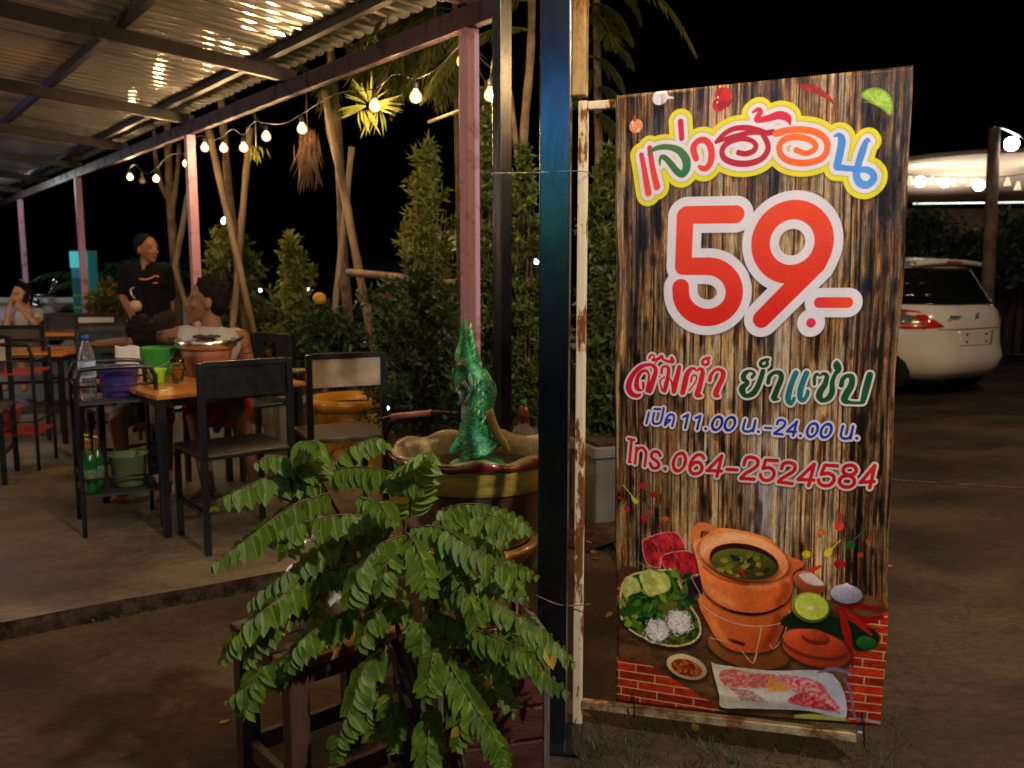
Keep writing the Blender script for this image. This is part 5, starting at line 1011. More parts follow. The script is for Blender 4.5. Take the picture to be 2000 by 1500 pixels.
# drinks racks
def rack(label, P, rz, shelf, w=.36, d=.38, low=.20, up=.66):
    t = thing('drinks_rack', label, 'rack', (P.x, P.y, Z0), rz, 'two tier drinks racks')
    for y, nm in ((0, 'front_loop'), (d, 'back_loop')):
        mb = MB(); mb.tube(smooth_path([(0, y, 0), (0, y, .4), (0, y, .74), (.012, y, .80), (.05, y, .83), (w-.05, y, .83), (w-.012, y, .80), (w, y, .74), (w, y, .4), (w, y, 0)], 5), .0115, 8); mb.build(nm, black_steel, t)
    for z in (low, up):
        mb = MB(); mb.box((w/2, d/2, z), (w, d, .012)); mb.build('shelf', shelf, t)
        for y in (0, d): mb = MB(); mb.tube([(0, y, z+.085), (w, y, z+.085)], .006, 6); mb.build('guard_rail', black_steel, t)
        for x in (0, w): mb = MB(); mb.tube([(x, 0, z+.085), (x, d, z+.085)], .006, 6); mb.build('guard_rail', black_steel, t)
    return t
rp = gz(167, 1050, Z0); rz1 = math.atan2(.50, .86)
rack('black tube drinks rack with a tall water bottle on its upper shelf', rp, rz1, M('dark_shelf', (.03, .03, .032), .5))
rp2 = Vector((-3.62, 5.5, 0)); rack('rack with red shelves at the left edge holding a red basket', rp2, R(12), redt, w=.52, low=.24, up=.64)
mr = Matrix.Translation((rp.x, rp.y, Z0)) @ Matrix.Rotation(rz1, 4, 'Z'); mr2 = Matrix.Translation((rp2.x, rp2.y, Z0)) @ Matrix.Rotation(R(12), 4, 'Z')
pet = M('clear_bottle', (.86, .90, .95), .05, trans=.92, ior=1.33); blc = M('blue_cap', (.02, .05, .45), .4); blab = M('pale_blue_label', (.50, .56, .70), .5, c2=(.2, .3, .6), scale=30)
def bottle(label, p, h=.32, grp='water bottles with blue caps'):
    k = h/.32; t = thing('water_bottle', label, 'bottle', p, 0, grp)
    MB().lathe([(.030*k, 0), (.039*k, .01*k), (.040*k, .06*k), (.037*k, .075*k), (.040*k, .09*k), (.040*k, .20*k), (.036*k, .235*k), (.022*k, .275*k), (.015*k, .29*k), (.015*k, .30*k)], 20, capt=True).build('body', pet, t)
    MB().lathe([(.0415*k, .115*k), (.0415*k, .195*k)], 20, capb=False).build('label', blab, t); MB().lathe([(.0165*k, .295*k), (.0165*k, .322*k)], 14, capt=True).build('cap', blc, t); return t
bottle('tall clear water bottle with a blue cap on the near drinks rack', mr @ Vector((.06, .10, .667)))
bottle('small water bottle on the red shelf at the left edge', Vector((-4.05, 6.5, .74)), .24); bottle('water bottle cut by the left edge of the photo', mr2 @ Vector((.03, .10, .647)), .26)
purp = M('purple_plastic', (.07, .05, .30), .4, sss=.1); gb = M('green_tin', (.16, .22, .10), .4, .3)
def pail(label, p, mt, r=.10, h=.14): t = thing('ice_bucket', label, 'bucket', p, 0, 'ice buckets on the racks'); MB().lathe([(r*.75, 0), (r*.8, .01), (r, h), (r*1.05, h+.004), (r*.95, h), (r*.72, .01), (0, .01)], 26).build('pail', mt, t); mb = MB(); [mb.ball((random.gauss(0, r*.35), random.gauss(0, r*.35), h*.72), .016, 6, 5) for _ in range(12)]; mb.build('ice', glassm, t, kind='stuff'); return t
pail('deep purple ice bucket behind the tall water bottle', mr @ Vector((.21, .20, .667)), purp, .10, .15); pail('purple ice bucket on the red upper shelf at the left', mr2 @ Vector((.22, .16, .647)), purp, .10, .13); pail('green tin bucket on the lower shelf beside the beer bottles', mr @ Vector((.23, .15, .207)), gb, .095, .16)
beerg = M('green_bottle_glass', (.01, .10, .025), .08, coat=.6); foil = M('gold_foil', (.85, .62, .22), .22, 1.)
for k, (x, y, lb) in enumerate(((.045, .07, 'gold necked green beer bottle, nearest on the lower shelf'), (.085, .15, 'gold necked green beer bottle, middle one on the lower shelf'), (.05, .23, 'gold necked green beer bottle, rearmost on the lower shelf'))):
    t = thing('beer_bottle', lb, 'bottle', mr @ Vector((x, y, .207)), 0, 'green beer bottles')
    MB().lathe([(.028, 0), (.031, .008), (.031, .15), (.026, .175), (.015, .20)], 16).build('body', beerg, t); MB().lathe([(.0155, .195), (.013, .215), (.012, .262), (.0145, .264), (.0145, .272)], 14, capt=True).build('neck_foil', foil, t); MB().lathe([(.0318, .06), (.0318, .12)], 16, capb=False).build('label', M('green_paper_label', (.10, .16, .09), .6, var=.5, scale=60), t)
bkm = M('red_plastic_basket', (.32, .05, .05), .35, sss=.1); t = thing('basket', 'round red plastic basket of small gold topped jars on the red tray', 'basket', mr2 @ Vector((.20, .18, .247)))
MB().lathe([(.12, 0), (.15, .02), (.185, .15), (.19, .156), (.18, .15), (.14, .02), (0, .015)], 30).build('bowl', bkm, t)
for k in range(7): mb = MB(); a_ = k*.9; mb.lathe([(.022, .05), (.023, .16), (.018, .175)], 10, c=(.08*math.cos(a_), .08*math.sin(a_), 0), capt=True); mb.build('jar', foil if k % 2 else M('amber_sauce', (.5, .22, .03), .2, coat=.5), t)
# cola bottle and pink cup on the far table
t = thing('cola_bottle', 'plastic soda bottle with a red label in front of the teal fridge', 'bottle', gz(147, 640, .76)+Vector((.12, .2, 0)))
MB().lathe([(.04, 0), (.045, .02), (.045, .2), (.03, .26), (.016, .30)], 14, capt=True).build('body', pet, t); MB().lathe([(.0465, .11), (.0465, .16)], 14, capb=False).build('label', redt, t); MB().lathe([(.018, .30), (.018, .325)], 10, capt=True).build('cap', cream, t)
t = tag(MB().lathe([(.03, 0), (.04, .1), (.037, .1), (.028, .01)], 14).build('cup', M('pink_cup', (.6, .15, .25), .3)), 'pink plastic cup right of the soda bottle', 'cup'); t.location = gz(175, 642, .76)+Vector((.1, .2, 0))

# teal drinks fridge, low wall
fr = at(156, 560, 11.0); tf = thing('drinks_fridge', 'tall teal lit drinks fridge next to the pink post', 'fridge', (fr.x, fr.y, Z0), R(-4))
fz = at(156, 489, 11.0).z-Z0; tealp = M('teal_fridge_paint', (.04, .30, .34), .35, emit=(.05, .55, .6), es=.05); lit = M('lit_fridge_sign', (.1, .5, .5), .4, emit=(.06, .60, .58), es=.55)
mb = MB(); mb.box((0, .13, fz/2), (.23, .22, fz)); mb.build('cabinet', tealp, tf, .01); mb = MB(); mb.box((0, 0, fz-.115), (.21, .02, .20)); mb.build('sign_box', lit, tf)
mb = MB(); mb.box((0, .002, fz*.42), (.19, .018, fz*.72)); mb.build('glass_door', M('fridge_glass', (.02, .10, .09), .08, emit=(.03, .25, .2), es=.10), tf)
for k in range(6): mb = MB(); mb.box((0, -.010, .25+k*.15), (.17, .008, .03)); mb.build('shelf_row', M('drink_row', (.15, .25, .08), .4, var=.6, scale=30, emit=(.08, .22, .08), es=.12), tf)
wl_ = thing('garden_wall', 'low grey wall with a pale coping behind the woman on the far left', 'wall', (-8.6, 14.5, 0))
mb = MB(); mb.box((0, 0, .42), (6.5, .15, .84)); mb.build('wall', M('grey_render', (.42, .42, .37), .85, var=.25, bump=.2), wl_); mb = MB(); mb.box((0, -.02, .88), (6.6, .24, .08)); mb.build('coping', M('pale_coping', (.45, .52, .50), .7, var=.2), wl_)
# dark bench backs on the left
# ================================================================ people
def skin_mat(n, c): return M(n, c, .5, sss=.12, var=.08, scale=6, spec=.4)
class Blob(MB):
    def cap(s, a, b, r0, r1=None, n=12):
        r1 = r0 if r1 is None else r1; a = Vector(a); b = Vector(b); s.ball(a, r0, n, 8); s.ball(b, r1, n, 8); s.tube([a, b], [r0*.985, r1*.985], n); return s
    def chain(s, P, r):
        for i in range(len(P)-1): s.cap(P[i], P[i+1], r[i], r[i+1])
        return s
    def remesh(s, name, mt, parent, voxel=.008, smooth=3):
        me = s.mesh('tmp', mt); o = bpy.data.objects.new('tmp', me); col.objects.link(o)
        m = o.modifiers.new('r', 'REMESH'); m.mode = 'VOXEL'; m.voxel_size = voxel; m.use_smooth_shade = True
        if smooth: q = o.modifiers.new('s', 'SMOOTH'); q.iterations = smooth; q.factor = .5
        dg = bpy.context.evaluated_depsgraph_get(); me2 = bpy.data.meshes.new_from_object(o.evaluated_get(dg)); bpy.data.objects.remove(o)
        me2.name = name; me2.materials.clear(); me2.materials.append(mt); me2.polygons.foreach_set('use_smooth', [True]*len(me2.polygons)); return link(name, me2, parent)
def headframe(c, yaw, tilt=0., roll=0.):
    """x = right of the face, y = forward, z = up; yaw 0 faces +Y"""
    q = (Matrix.Rotation(yaw, 3, 'Z') @ Matrix.Rotation(tilt, 3, 'X') @ Matrix.Rotation(roll, 3, 'Y')); c = Vector(c); return (lambda x, y, z: c+q @ Vector((x, y, z))), q
def add_head(b, c, yaw, tilt=0., roll=0., k=1.):
    f, q = headframe(c, yaw, tilt, roll); S = lambda *a: tuple(v*k for v in a)
    b.ball(f(0, -.012*k, .03*k), S(.076, .096, .088), 18, 12, q); b.ball(f(0, .012*k, -.022*k), S(.064, .078, .082), 16, 12, q); b.ball(f(0, .034*k, -.072*k), S(.046, .046, .036), 14, 10, q)
    b.ball(f(0, .062*k, -.100*k), S(.022, .020, .016), 10, 8, q)                         # chin
    for sx in (-1, 1):
        b.ball(f(sx*.040*k, .058*k, -.022*k), S(.022, .022, .020), 10, 8, q)             # cheek
        b.ball(f(sx*.030*k, .080*k, .022*k), S(.022, .010, .008), 10, 8, q)              # brow
        b.ball(f(sx*.078*k, -.012*k, -.012*k), S(.010, .020, .032), 10, 8, q)            # ear
        b.ball(f(sx*.013*k, .098*k, -.036*k), S(.009, .010, .007), 8, 6, q)              # nostril
    b.cap(f(0, .082*k, .012*k), f(0, .106*k, -.030*k), .009*k, .013*k, 8)
    b.ball(f(0, .086*k, -.060*k), S(.024, .012, .006), 10, 8, q); b.ball(f(0, .084*k, -.070*k), S(.020, .012, .007), 10, 8, q)
    b.cap(f(0, -.02*k, -.07*k), f(0, -.03*k, -.17*k), .052*k, .056*k)
    return f, q
def face_bits(par, f, q, k=1., lips=(.32, .09, .07), glasses=False):
    dk = M('eye_dark', (.01, .008, .006), .4); wh = M('eye_white', (.20, .16, .14), .6)
    for sx in (-1, 1):
        mb = MB(); mb.ball(f(sx*.031*k, .080*k, .004*k), (.013*k, .007*k, .0048*k), 10, 7, q); e = mb.build('eye', wh, par); mb = MB(); mb.ball(f(sx*.031*k, .0865*k, .004*k), (.0055*k, .003*k, .0055*k), 8, 6, q); mb.build('iris', dk, e)
        mb = MB(); mb.tube([f(sx*.014*k, .094*k, .026*k), f(sx*.032*k, .094*k, .032*k), f(sx*.050*k, .080*k, .026*k)], [.002*k, .003*k, .0015*k], 6); mb.build('eyebrow', dk, par)
    mb = MB(); mb.ball(f(0, .095*k, -.060*k), (.021*k, .004*k, .0045*k), 10, 6, q); mb.ball(f(0, .092*k, -.069*k), (.018*k, .005*k, .0055*k), 10, 6, q); mb.build('lips', M('lips', lips, .5), par)
def hand(b, w, d, pn, k=1., curl=.5, side=1):
    """palm from wrist w along d; pn = back of the hand normal; fingers curl towards -pn"""
    w = Vector(w); d = Vector(d).normalized(); pn = Vector(pn).normalized(); x = d.cross(pn).normalized()*side
    q = Matrix((x, d, pn)).transposed(); b.ball(w+d*.045*k, (.038*k, .050*k, .016*k), 12, 8, q)
    for i, (o, L) in enumerate(((-.027, .070), (-.009, .080), (.009, .076), (.026, .060))):
        p0 = w+d*.080*k+x*o*k; c = curl*.9; p1 = p0+(d*math.cos(c*.6)-pn*math.sin(c*.6))*L*.42*k; p2 = p1+(d*math.cos(c*1.3)-pn*math.sin(c*1.3))*L*.32*k; p3 = p2+(d*math.cos(c*2)-pn*math.sin(c*2))*L*.26*k
        b.chain([p0-d*.02*k, p0, p1, p2, p3], [.009*k, .0095*k, .0088*k, .008*k, .0068*k])
    t0 = w+d*.02*k-x*.028*k; t1 = t0+(d*.6-x*.8).normalized()*.035*k-pn*.006*k; t2 = t1+(d*.95-x*.25-pn*.3*curl).normalized()*.030*k; b.chain([t0, t1, t2], [.013*k, .011*k, .008*k])
hairm = M('black_hair', (.008, .006, .005), .75, bump=.8, bscale=120, stretch=(1, 1, .3))
def hair(par, f, q, k=1., seed=1, tall=0., back=0., bun=False):
    random.seed(seed); b = Blob()
    b.ball(f(0, -.030*k, .050*k), (.086*k, .098*k, (.082+tall)*k), 18, 12, q); b.ball(f(0, -.055*k, .0*k), (.080*k, .062*k, .085*k), 16, 10, q)
    for i in range(70):
        a_ = random.uniform(0, 6.28); e = random.uniform(.05, 1.45); p = f(.083*k*math.cos(a_)*math.cos(e), (-.030+.094*math.sin(a_)*math.cos(e))*k, (.052+(.082+tall)*math.sin(e))*k)
        if math.sin(a_) > .3 and e < .5: continue
        n = (p-f(0, -.03*k, .04*k)).normalized(); b.cap(p-n*.01, p+n*random.uniform(.002, .014)*k+Vector((random.gauss(0, .006), random.gauss(0, .006), 0)), .013*k, .005*k, 6)
    if bun: b.ball(f(0, -.125*k, .04*k), (.035*k, .032*k, .035*k), 10, 8, q)
    h = b.remesh('hair', hairm, par, .006, 1); random.seed(11); return h

# ---- man in a grey tank top, seated in profile, arm stretched over the child's chair
sk1 = skin_mat('tanned_skin', (.23, .105, .055))
mp_ = Vector((-1.86, 5.15, 0)); man = thing('person', 'man in a grey tank top and red shorts sitting behind the hotpot, looking left', 'person', mp_)
def rel(x, y, Y): return at(x, y, Y)-mp_
hd = rel(404, 588, 5.12); b = Blob(); YAW = R(104)                     # faces left
f, q = add_head(b, hd, YAW, R(4), 0, 1.10); nb = f(0, -.035, -.175)
shR = rel(470, 660, 5.20); shL = rel(352, 655, 5.05); cst = (shR+shL)/2-Vector((0, 0, .06)); pel = Vector((.05, .14, .55))
b.cap(cst+Vector((-.06, 0, .0)), cst+Vector((.06, .02, 0)), .105, .105); b.cap(cst, pel, .125, .13); b.cap(nb, cst, .055, .08)
b.chain([shL, shR], [.055, .055])
elL = rel(262, 668, 5.42); wrL = rel(190, 672, 5.62); b.chain([shL, elL, wrL], [.050, .038, .025]); hand(b, wrL, wrL-elL, (0, 0, 1), 1, .4)
elR = rel(492, 742, 5.1); wrR = rel(455, 800, 4.98); b.chain([shR, elR, wrR], [.052, .040, .026]); hand(b, wrR, (-.5, -.4, -.5), (.2, -.5, .8), 1, .5)
hipL = pel+Vector((-.10, -.03, -.04)); hipR = pel+Vector((.10, .05, -.04)); knL = rel(385, 812, 4.86); knR = rel(462, 800, 4.90); anL = rel(405, 930, 4.95); anR = rel(500, 915, 5.0)
anL.z = .12; anR.z = .12
b.chain([hipL, knL, anL], [.085, .060, .040]); b.chain([hipR, knR, anR], [.085, .060, .040])
for an in (anL, anR): b.chain([an+Vector((.0, .03, -.04)), an+Vector((-.05, -.10, -.065)), an+Vector((-.07, -.16, -.07))], [.035, .032, .022])
b.remesh('body', sk1, man, .0075); face_bits(man, f, q, 1.10); hair(man, f, q, 1.08, 3, .012)
tank = M('grey_tank_top', (.36, .36, .37), .85, bump=.25, bscale=35, var=.12); b = Blob()
b.cap(cst+Vector((-.06, 0, .0)), cst+Vector((.06, .02, 0)), .116, .116); b.cap(cst, pel, .137, .142); b.chain([shL+Vector((.035, 0, .0)), cst+Vector((0, 0, .03)), shR+Vector((-.03, 0, .0))], [.062, .07, .064]); b.remesh('tank_top', tank, man, .009, 4)
b = Blob(); b.cap(hipL, hipL.lerp(knL, .78), .10, .085); b.cap(hipR, hipR.lerp(knR, .75), .10, .085); b.cap(pel+Vector((-.07, 0, -.02)), pel+Vector((.07, 0, -.02)), .14, .14); b.remesh('shorts', M('red_shorts', (.50, .03, .02), .7, bump=.2), man, .009, 4)
tat = M('dark_tattoo', (.06, .04, .035), .6); mb = MB(); ax = (elR-shR).normalized()
for k in range(3):
    pts = []
    for i in range(9):
        a_ = i/8*3.6+k; c_ = shR.lerp(elR, .22+.10*k+.03*math.sin(i*1.7)); u = ax.cross(Vector((0, -1, 0))).normalized(); v_ = ax.cross(u); rr_ = .0505-.012*(.22+.1*k)
        pts.append(c_+(u*math.cos(a_)+v_*math.sin(a_))*rr_)
    mb.tube(pts, .0035, 5)
mb.build('tattoo', tat, man)
# ---- standing man in black
sk2 = skin_mat('warm_brown_skin', (.22, .10, .055)); sp = Vector(at(290, 500, 7.5)); sp.z = Z0; stm = thing('person', 'standing man in a black printed t-shirt holding a plastic drink bag', 'person', sp)
def rs(x, y, dy=0.): return at(x, y, 7.5+dy)-sp
b = Blob(); hd = rs(288, 487); f, q = add_head(b, hd, R(150+90), R(3)); sR = rs(249, 528); sL = rs(323, 528); ch_ = (sR+sL)/2
b.chain([f(0, -.03, -.16), ch_+Vector((0, 0, .0))], [.056, .07]); b.chain([sR, sL], [.055, .055])
eR = rs(241, 580, -.05); wR = rs(262, 624, -.22); b.chain([sR, eR, wR], [.052, .040, .027]); hand(b, wR, (.3, -.3, -.8), (-.8, -.4, -.1), 1, .9)
eL = rs(332, 592, .05); wL = rs(330, 640, .0); b.chain([sL, eL, wL], [.052, .040, .027]); hand(b, wL, (0, -.1, -1), (.9, -.2, 0), 1, .5, -1)
for sx in (-1, 1): b.chain([(sx*.09, 0, .85), (sx*.10, -.02, .48), (sx*.11, .02, .10)], [.085, .058, .042]); b.chain([(sx*.11, .02, .05), (sx*.12, -.12, .025)], [.035, .028])
b.remesh('body', sk2, stm, .008); face_bits(stm, f, q, 1.); hair(stm, f, q, 1.0, 5, -.004)
blk = M('black_cotton', (.005, .005, .006), .85, bump=.2, bscale=30); b = Blob(); b.chain([sR+Vector((.02, 0, 0)), sL-Vector((.02, 0, 0))], [.068, .068]); b.cap(ch_-Vector((.08, 0, .10)), ch_-Vector((-.08, 0, .10)), .125, .125); b.cap(ch_-Vector((.05, 0, .12)), (-.05, 0, .90), .13, .13); b.cap(ch_-Vector((-.05, 0, .12)), (.05, 0, .90), .13, .13)
b.chain([sR, sR.lerp(eR, .75)], [.066, .062]); b.chain([sL, sL.lerp(eL, .75)], [.066, .062]); b.remesh('t_shirt', blk, stm, .010, 4)
b = Blob(); b.cap((-.07, 0, .90), (.07, 0, .90), .13, .13); [b.chain([(sx*.09, 0, .85), (sx*.10, -.02, .50)], [.105, .085]) for sx in (-1, 1)]; b.remesh('shorts', M('dark_trousers', (.03, .028, .03), .85), stm, .010, 4)
prt = M('orange_shirt_print', (.52, .20, .08), .7); c_ = rs(290, 545, -.145); mb = MB(); mb.tube(smooth_path([c_+Vector(p) for p in ((-.075, .0, .002), (-.03, -.0, -.004), (.02, -.0, .006), (.05, -.0, .022), (.07, .0, .024), (.085, .004, .016))], 4), [.008]*21, 6); mb.tube([c_+Vector((.035, 0, -.035)), c_+Vector((.075, 0, -.033))], .006, 6); mb.build('shirt_print', prt, stm)
bagp = rs(265, 598, -.30)+sp; t = thing('drink_bag', 'clear plastic bag with a pale round cup held by the standing man', 'bag', bagp)
mb = MB(); mb.ball((0, 0, 0), (.050, .038, .050), 14, 10); mb.build('cup', M('pale_cup', (.45, .28, .22), .3, sss=.1), t)
mb = MB(); mb.tube(smooth_path([(0, 0, .06), (-.03, .0, .10), (-.04, .02, .14), (-.01, .02, .155)], 4), [.004, .009, .006, .003], 7); mb.build('bag_neck', M('clear_film', (.8, .75, .75), .2, trans=.6), t)
# ---- child seen over the bucket
cp_ = Vector(at(272, 655, 5.20)); cp_.z = Z0; chd = thing('person', 'dark haired child in a dark shirt seated behind the white paper bag', 'person', cp_)
b = Blob(); hd = at(272, 662, 5.17)-cp_; f, q = add_head(b, hd, R(60), R(-10), 0, .92); sh = hd-Vector((0, -.02, .19)); b.chain([sh-Vector((.13, 0, 0)), sh+Vector((.13, 0, 0))], [.045, .045]); b.cap(sh, (0, .05, .47), .09, .10)
for sx in (-1, 1): b.chain([sh+Vector((sx*.14, 0, 0)), sh+Vector((sx*.15, -.06, -.24)), sh+Vector((sx*.07, -.12, -.30))], [.04, .03, .022]); hand(b, sh+Vector((sx*.07, -.12, -.30)), (-sx*.3, -1, 0), (0, 0, 1), .85, .5); b.chain([(sx*.08, .05, .46), (sx*.13+.12, -.32, .45), (sx*.12+.12, -.30, .10)], [.07, .052, .036]); b.chain([(sx*.12+.12, -.30, .05), (sx*.12+.12, -.42, .03)], [.03, .024])
b.remesh('body', sk1, chd, .008); face_bits(chd, f, q, .92); hair(chd, f, q, .98, 8, .006)
b = Blob(); b.chain([sh-Vector((.12, 0, .01)), sh+Vector((.12, 0, -.01))], [.062, .062]); b.cap(sh-Vector((0, 0, .04)), (0, .05, .50), .115, .125); [b.chain([sh+Vector((sx*.13, 0, 0)), sh+Vector((sx*.145, -.04, -.18))], [.055, .05]) for sx in (-1, 1)]; b.remesh('t_shirt', M('dark_navy_shirt', (.015, .015, .025), .85), chd, .010, 4)
b = Blob(); [b.chain([(sx*.08, .05, .47), (sx*.12+.09, -.24, .46)], [.09, .072]) for sx in (-1, 1)]; b.remesh('shorts', M('grey_shorts', (.14, .14, .13), .85), chd, .010, 3)
# ---- woman on the phone
wp_ = Vector(at(55, 600, 9.3)); wp_.z = Z0; wom = thing('person', 'woman in a pale t-shirt talking on a phone, chin on her hand', 'person', wp_)
def rw(x, y, dy=0.): return at(x, y, 9.3+dy)-wp_
sk3 = skin_mat('light_skin', (.46, .25, .14)); b = Blob(); hd = rw(42, 578); f, q = add_head(b, hd, R(168), R(2), R(6), 1.05); sR = rw(12, 612); sL = rw(76, 612); ch_ = (sR+sL)/2
b.chain([f(0, -.03, -.16), ch_], [.045, .06]); b.chain([sR, sL], [.045, .045]); eR = rw(12, 640, -.2); wR = rw(21, 590, -.12); b.chain([sR, eR, wR], [.04, .034, .023]); hand(b, wR, (.2, .1, 1), (-.9, -.3, 0), .9, .9)
eL = rw(70, 634, -.25); wL = rw(44, 606, -.18); b.chain([sL, eL, wL], [.04, .034, .023]); hand(b, wL, (-.6, 0, .6), (0, -1, .2), .9, .9, -1); b.cap(ch_-Vector((0, 0, .05)), (0, .05, .52), .10, .12)
for sx in (-1, 1): b.chain([(sx*.09, .05, .48), (sx*.1, -.38, .50), (sx*.1, -.36, .10)], [.08, .058, .04])
b.remesh('body', sk3, wom, .008); face_bits(wom, f, q, 1.05); hair(wom, f, q, 1.06, 4, -.004, bun=True)
b = Blob(); b.chain([sR+Vector((.0, 0, 0)), sL], [.058, .058]); b.cap(ch_-Vector((0, 0, .06)), (0, .05, .55), .125, .13); b.chain([sL, sL.lerp(eL, .45)], [.06, .055]); b.chain([sR, sR.lerp(eR, .45)], [.06, .055]); b.remesh('t_shirt', M('pale_grey_shirt', (.48, .45, .48), .85, var=.1), wom, .010, 4)
ph = f(-.088, .03, -.02)+wp_; mb = MB(); mb.box((0, 0, 0), (.012, .07, .14)); o = mb.build('phone', M('phone_shell', (.02, .02, .03), .2, coat=.6), None, .003); o.location = ph; o.rotation_euler = (R(-20), R(8), R(-12)); tag(o, 'dark mobile phone held at the woman\'s ear', 'phone')
# ================================================================ planting along the patio
random.seed(23)
def cards(mb, p, L, N, w, ln):
    L = L.normalized(); X = L.cross(N)
    X = X.normalized() if X.length > 1e-3 else Vector((1, 0, 0)); Z = X.cross(L)
    mb.add([p, p+L*ln*.45+X*w/2+Z*w*.08, p+L*ln-Z*ln*.12, p+L*ln*.45-X*w/2+Z*w*.08], [(0, 1, 2), (0, 2, 3)], True)
def rv(): return Vector((random.gauss(0, 1), random.gauss(0, 1), random.gauss(0, 1))).normalized()
bushA = leafmat('bush_leaf', (.075, .11, .022), (.035, .065, .015), .45, .2, 3); bushB = leafmat('dark_bush_leaf', (.035, .065, .02), (.018, .035, .012), .45, .2, 3); bushC = leafmat('yellow_green_leaf', (.15, .17, .035), (.07, .10, .02), .45, .25, 3)
def bush(label, c, r, n, mt, leaf=(.02, .055), shape='ball', name='bush', group=None, base=0.):
    """leaves on the tips of many shoots, so that the outline is broken and the inside stays open"""
    t = thing(name, label, 'bush', (c.x, c.y, base), 0, group); mb = MB(); tw = MB(); cz_ = c.z-base; shoots = int(n/16)
    for s in range(shoots):
        d = rv(); d.z = abs(d.z)*1.1-.45 if shape == 'ball' else d.z
        k = random.uniform(.25, 1)**.5; p = Vector((d.x*r[0]*k, d.y*r[1]*k, d.z*r[2]*k))
        if shape == 'cone': hh = random.random()**1.1; a_ = random.uniform(0, 6.28); rr_ = (1-hh)**.62*random.uniform(.15, 1.0)**.8*(1+.5*math.sin(a_*2+hh*11))*(1+.35*math.sin(hh*19+a_)); p = Vector((r[0]*rr_*math.cos(a_), r[1]*rr_*math.sin(a_), (hh*2-1)*r[2])); d = Vector((math.cos(a_)*.6, math.sin(a_)*.6, .9))
        if shape == 'tall': a_ = random.uniform(0, 6.28); hh = random.uniform(-1, 1); k = random.uniform(.1, 1)**.5*(1-max(0, hh)**3)*(1+.25*math.sin(hh*7+a_)); p = Vector((r[0]*k*math.cos(a_), r[1]*k*math.sin(a_), hh*r[2])); d = Vector((math.cos(a_), math.sin(a_), .4))
        p += Vector((0, 0, cz_)); dirn = (d+Vector((0, 0, .7))+rv()*.5).normalized(); ln = random.uniform(.10, .26)*min(1.3, r[0]*2.2)
        tw.tube([p-dirn*ln*.9, p+dirn*ln*.7], [.003, .001], 3)
        for i in range(16):
            q_ = p+dirn*ln*(i/16*1.5-.7); cards(mb, q_, (rv()+dirn*.5), rv()+Vector((0, -.5, .6)), random.uniform(.7, 1.2)*leaf[0], random.uniform(.7, 1.25)*leaf[1])
    mb.build('foliage', mt, t, kind='stuff')
    for k in range(5): a_ = k*1.26; tw.tube([(.03*math.cos(a_), .03*math.sin(a_), 0), (r[0]*.3*math.cos(a_), r[1]*.3*math.sin(a_), cz_-r[2]*.2), (r[0]*.45*math.cos(a_+.3), r[1]*.45*math.sin(a_+.3), cz_+r[2]*.5)], [.012, .008, .003], 5)
    tw.build('twigs', stem_mat, t, kind='stuff'); return t
def px2(r, Y): return r*Y/FPX
def B(label, x, y, rx, ry, Y, n, mt, leaf=(.022, .055), shape='ball', base=.0, **k):
    c = at(x, y, Y); return bush(label, c, (px2(rx, Y), px2(rx, Y)*.8, px2(ry, Y)), n, mt, leaf, shape, base=base, **k)
B('tall pointed bush rising left of the near pink post', 838, 520, 78, 215, 5.9, 3400, bushC, (.022, .075), 'cone')
B('wide dark bush between the big basin and the leaning bamboo', 820, 690, 100, 150, 5.0, 6500, bushB, (.022, .052), 'tall')
B('yellowish upright bush right of the seated man', 572, 590, 44, 125, 6.7, 3200, bushC, (.03, .07), 'cone')
B('low bush with an orange flower between bamboo props', 640, 670, 62, 100, 6.4, 3000, bushB, (.028, .065))
B('bush with pale tips behind the seated man', 455, 545, 50, 95, 8.6, 2200, bushC, (.04, .09), 'tall')
B('leafy bush between the pink post and the dark steel post', 950, 480, 34, 290, 5.2, 4600, bushA, (.022, .05), 'tall')
B('tall hedge bush seen between the two dark steel posts', 1022, 560, 42, 260, 5.0, 4600, bushA, (.022, .045), 'tall')
B('hedge bush growing from the grey planter left of the banner', 1190, 600, 58, 290, 4.9, 6000, bushA, (.026, .055), 'tall', base=.4)
B('small bush behind the legs of the standing man', 215, 600, 42, 60, 9.5, 1400, bushC, (.04, .09))
B('dark shrub behind the scooter, between the two leaning trees', 540, 640, 45, 70, 9.0, 1600, bushB, (.035, .08))
fl = MB(); fl.ball(at(624, 583, 6.3), (.05, .04, .045), 10, 8); tag(fl.build('flower', M('orange_flower', (.55, .28, .03), .6, var=.3)), 'orange flower head on the low bush by the bamboo props', 'flower')
# trunks and bamboo props
crownm = leafmat('palm_leaflet', (.10, .11, .025), (.05, .065, .016), .5, .3, 4); drym = leafmat('dry_palm_leaflet', (.10, .055, .03), (.05, .03, .018), .7, .3, 4)
def pfrond(mb, p, d, ln, droop, w=.008, ll=.16, n=46):
    d = d.normalized(); pts = []
    q_ = Vector(p)
    for i in range(n): pts.append(q_.copy()); d = (d+Vector((0, 0, -droop/n))).normalized(); q_ += d*ln/n
    mb.tube(pts[::3], [.010*(1-.85*i/len(pts[::3])) for i in range(len(pts[::3]))], 4)
    for i in range(3, n):
        t = (pts[i]-pts[i-1]).normalized(); s_ = t.cross(Vector((0, 0, 1)))
        s_ = s_.normalized() if s_.length > .1 else Vector((1, 0, 0))
        k = math.sin(math.pi*min(1, .15+i/n*.85))**.6
        for sg in (-1, 1): cards(mb, pts[i], s_*sg*.8+t*.5+Vector((0, 0, -.35+random.gauss(0, .15))), Vector((0, 0, 1))+rv()*.3, w*2, ll*k*random.uniform(.8, 1.1))
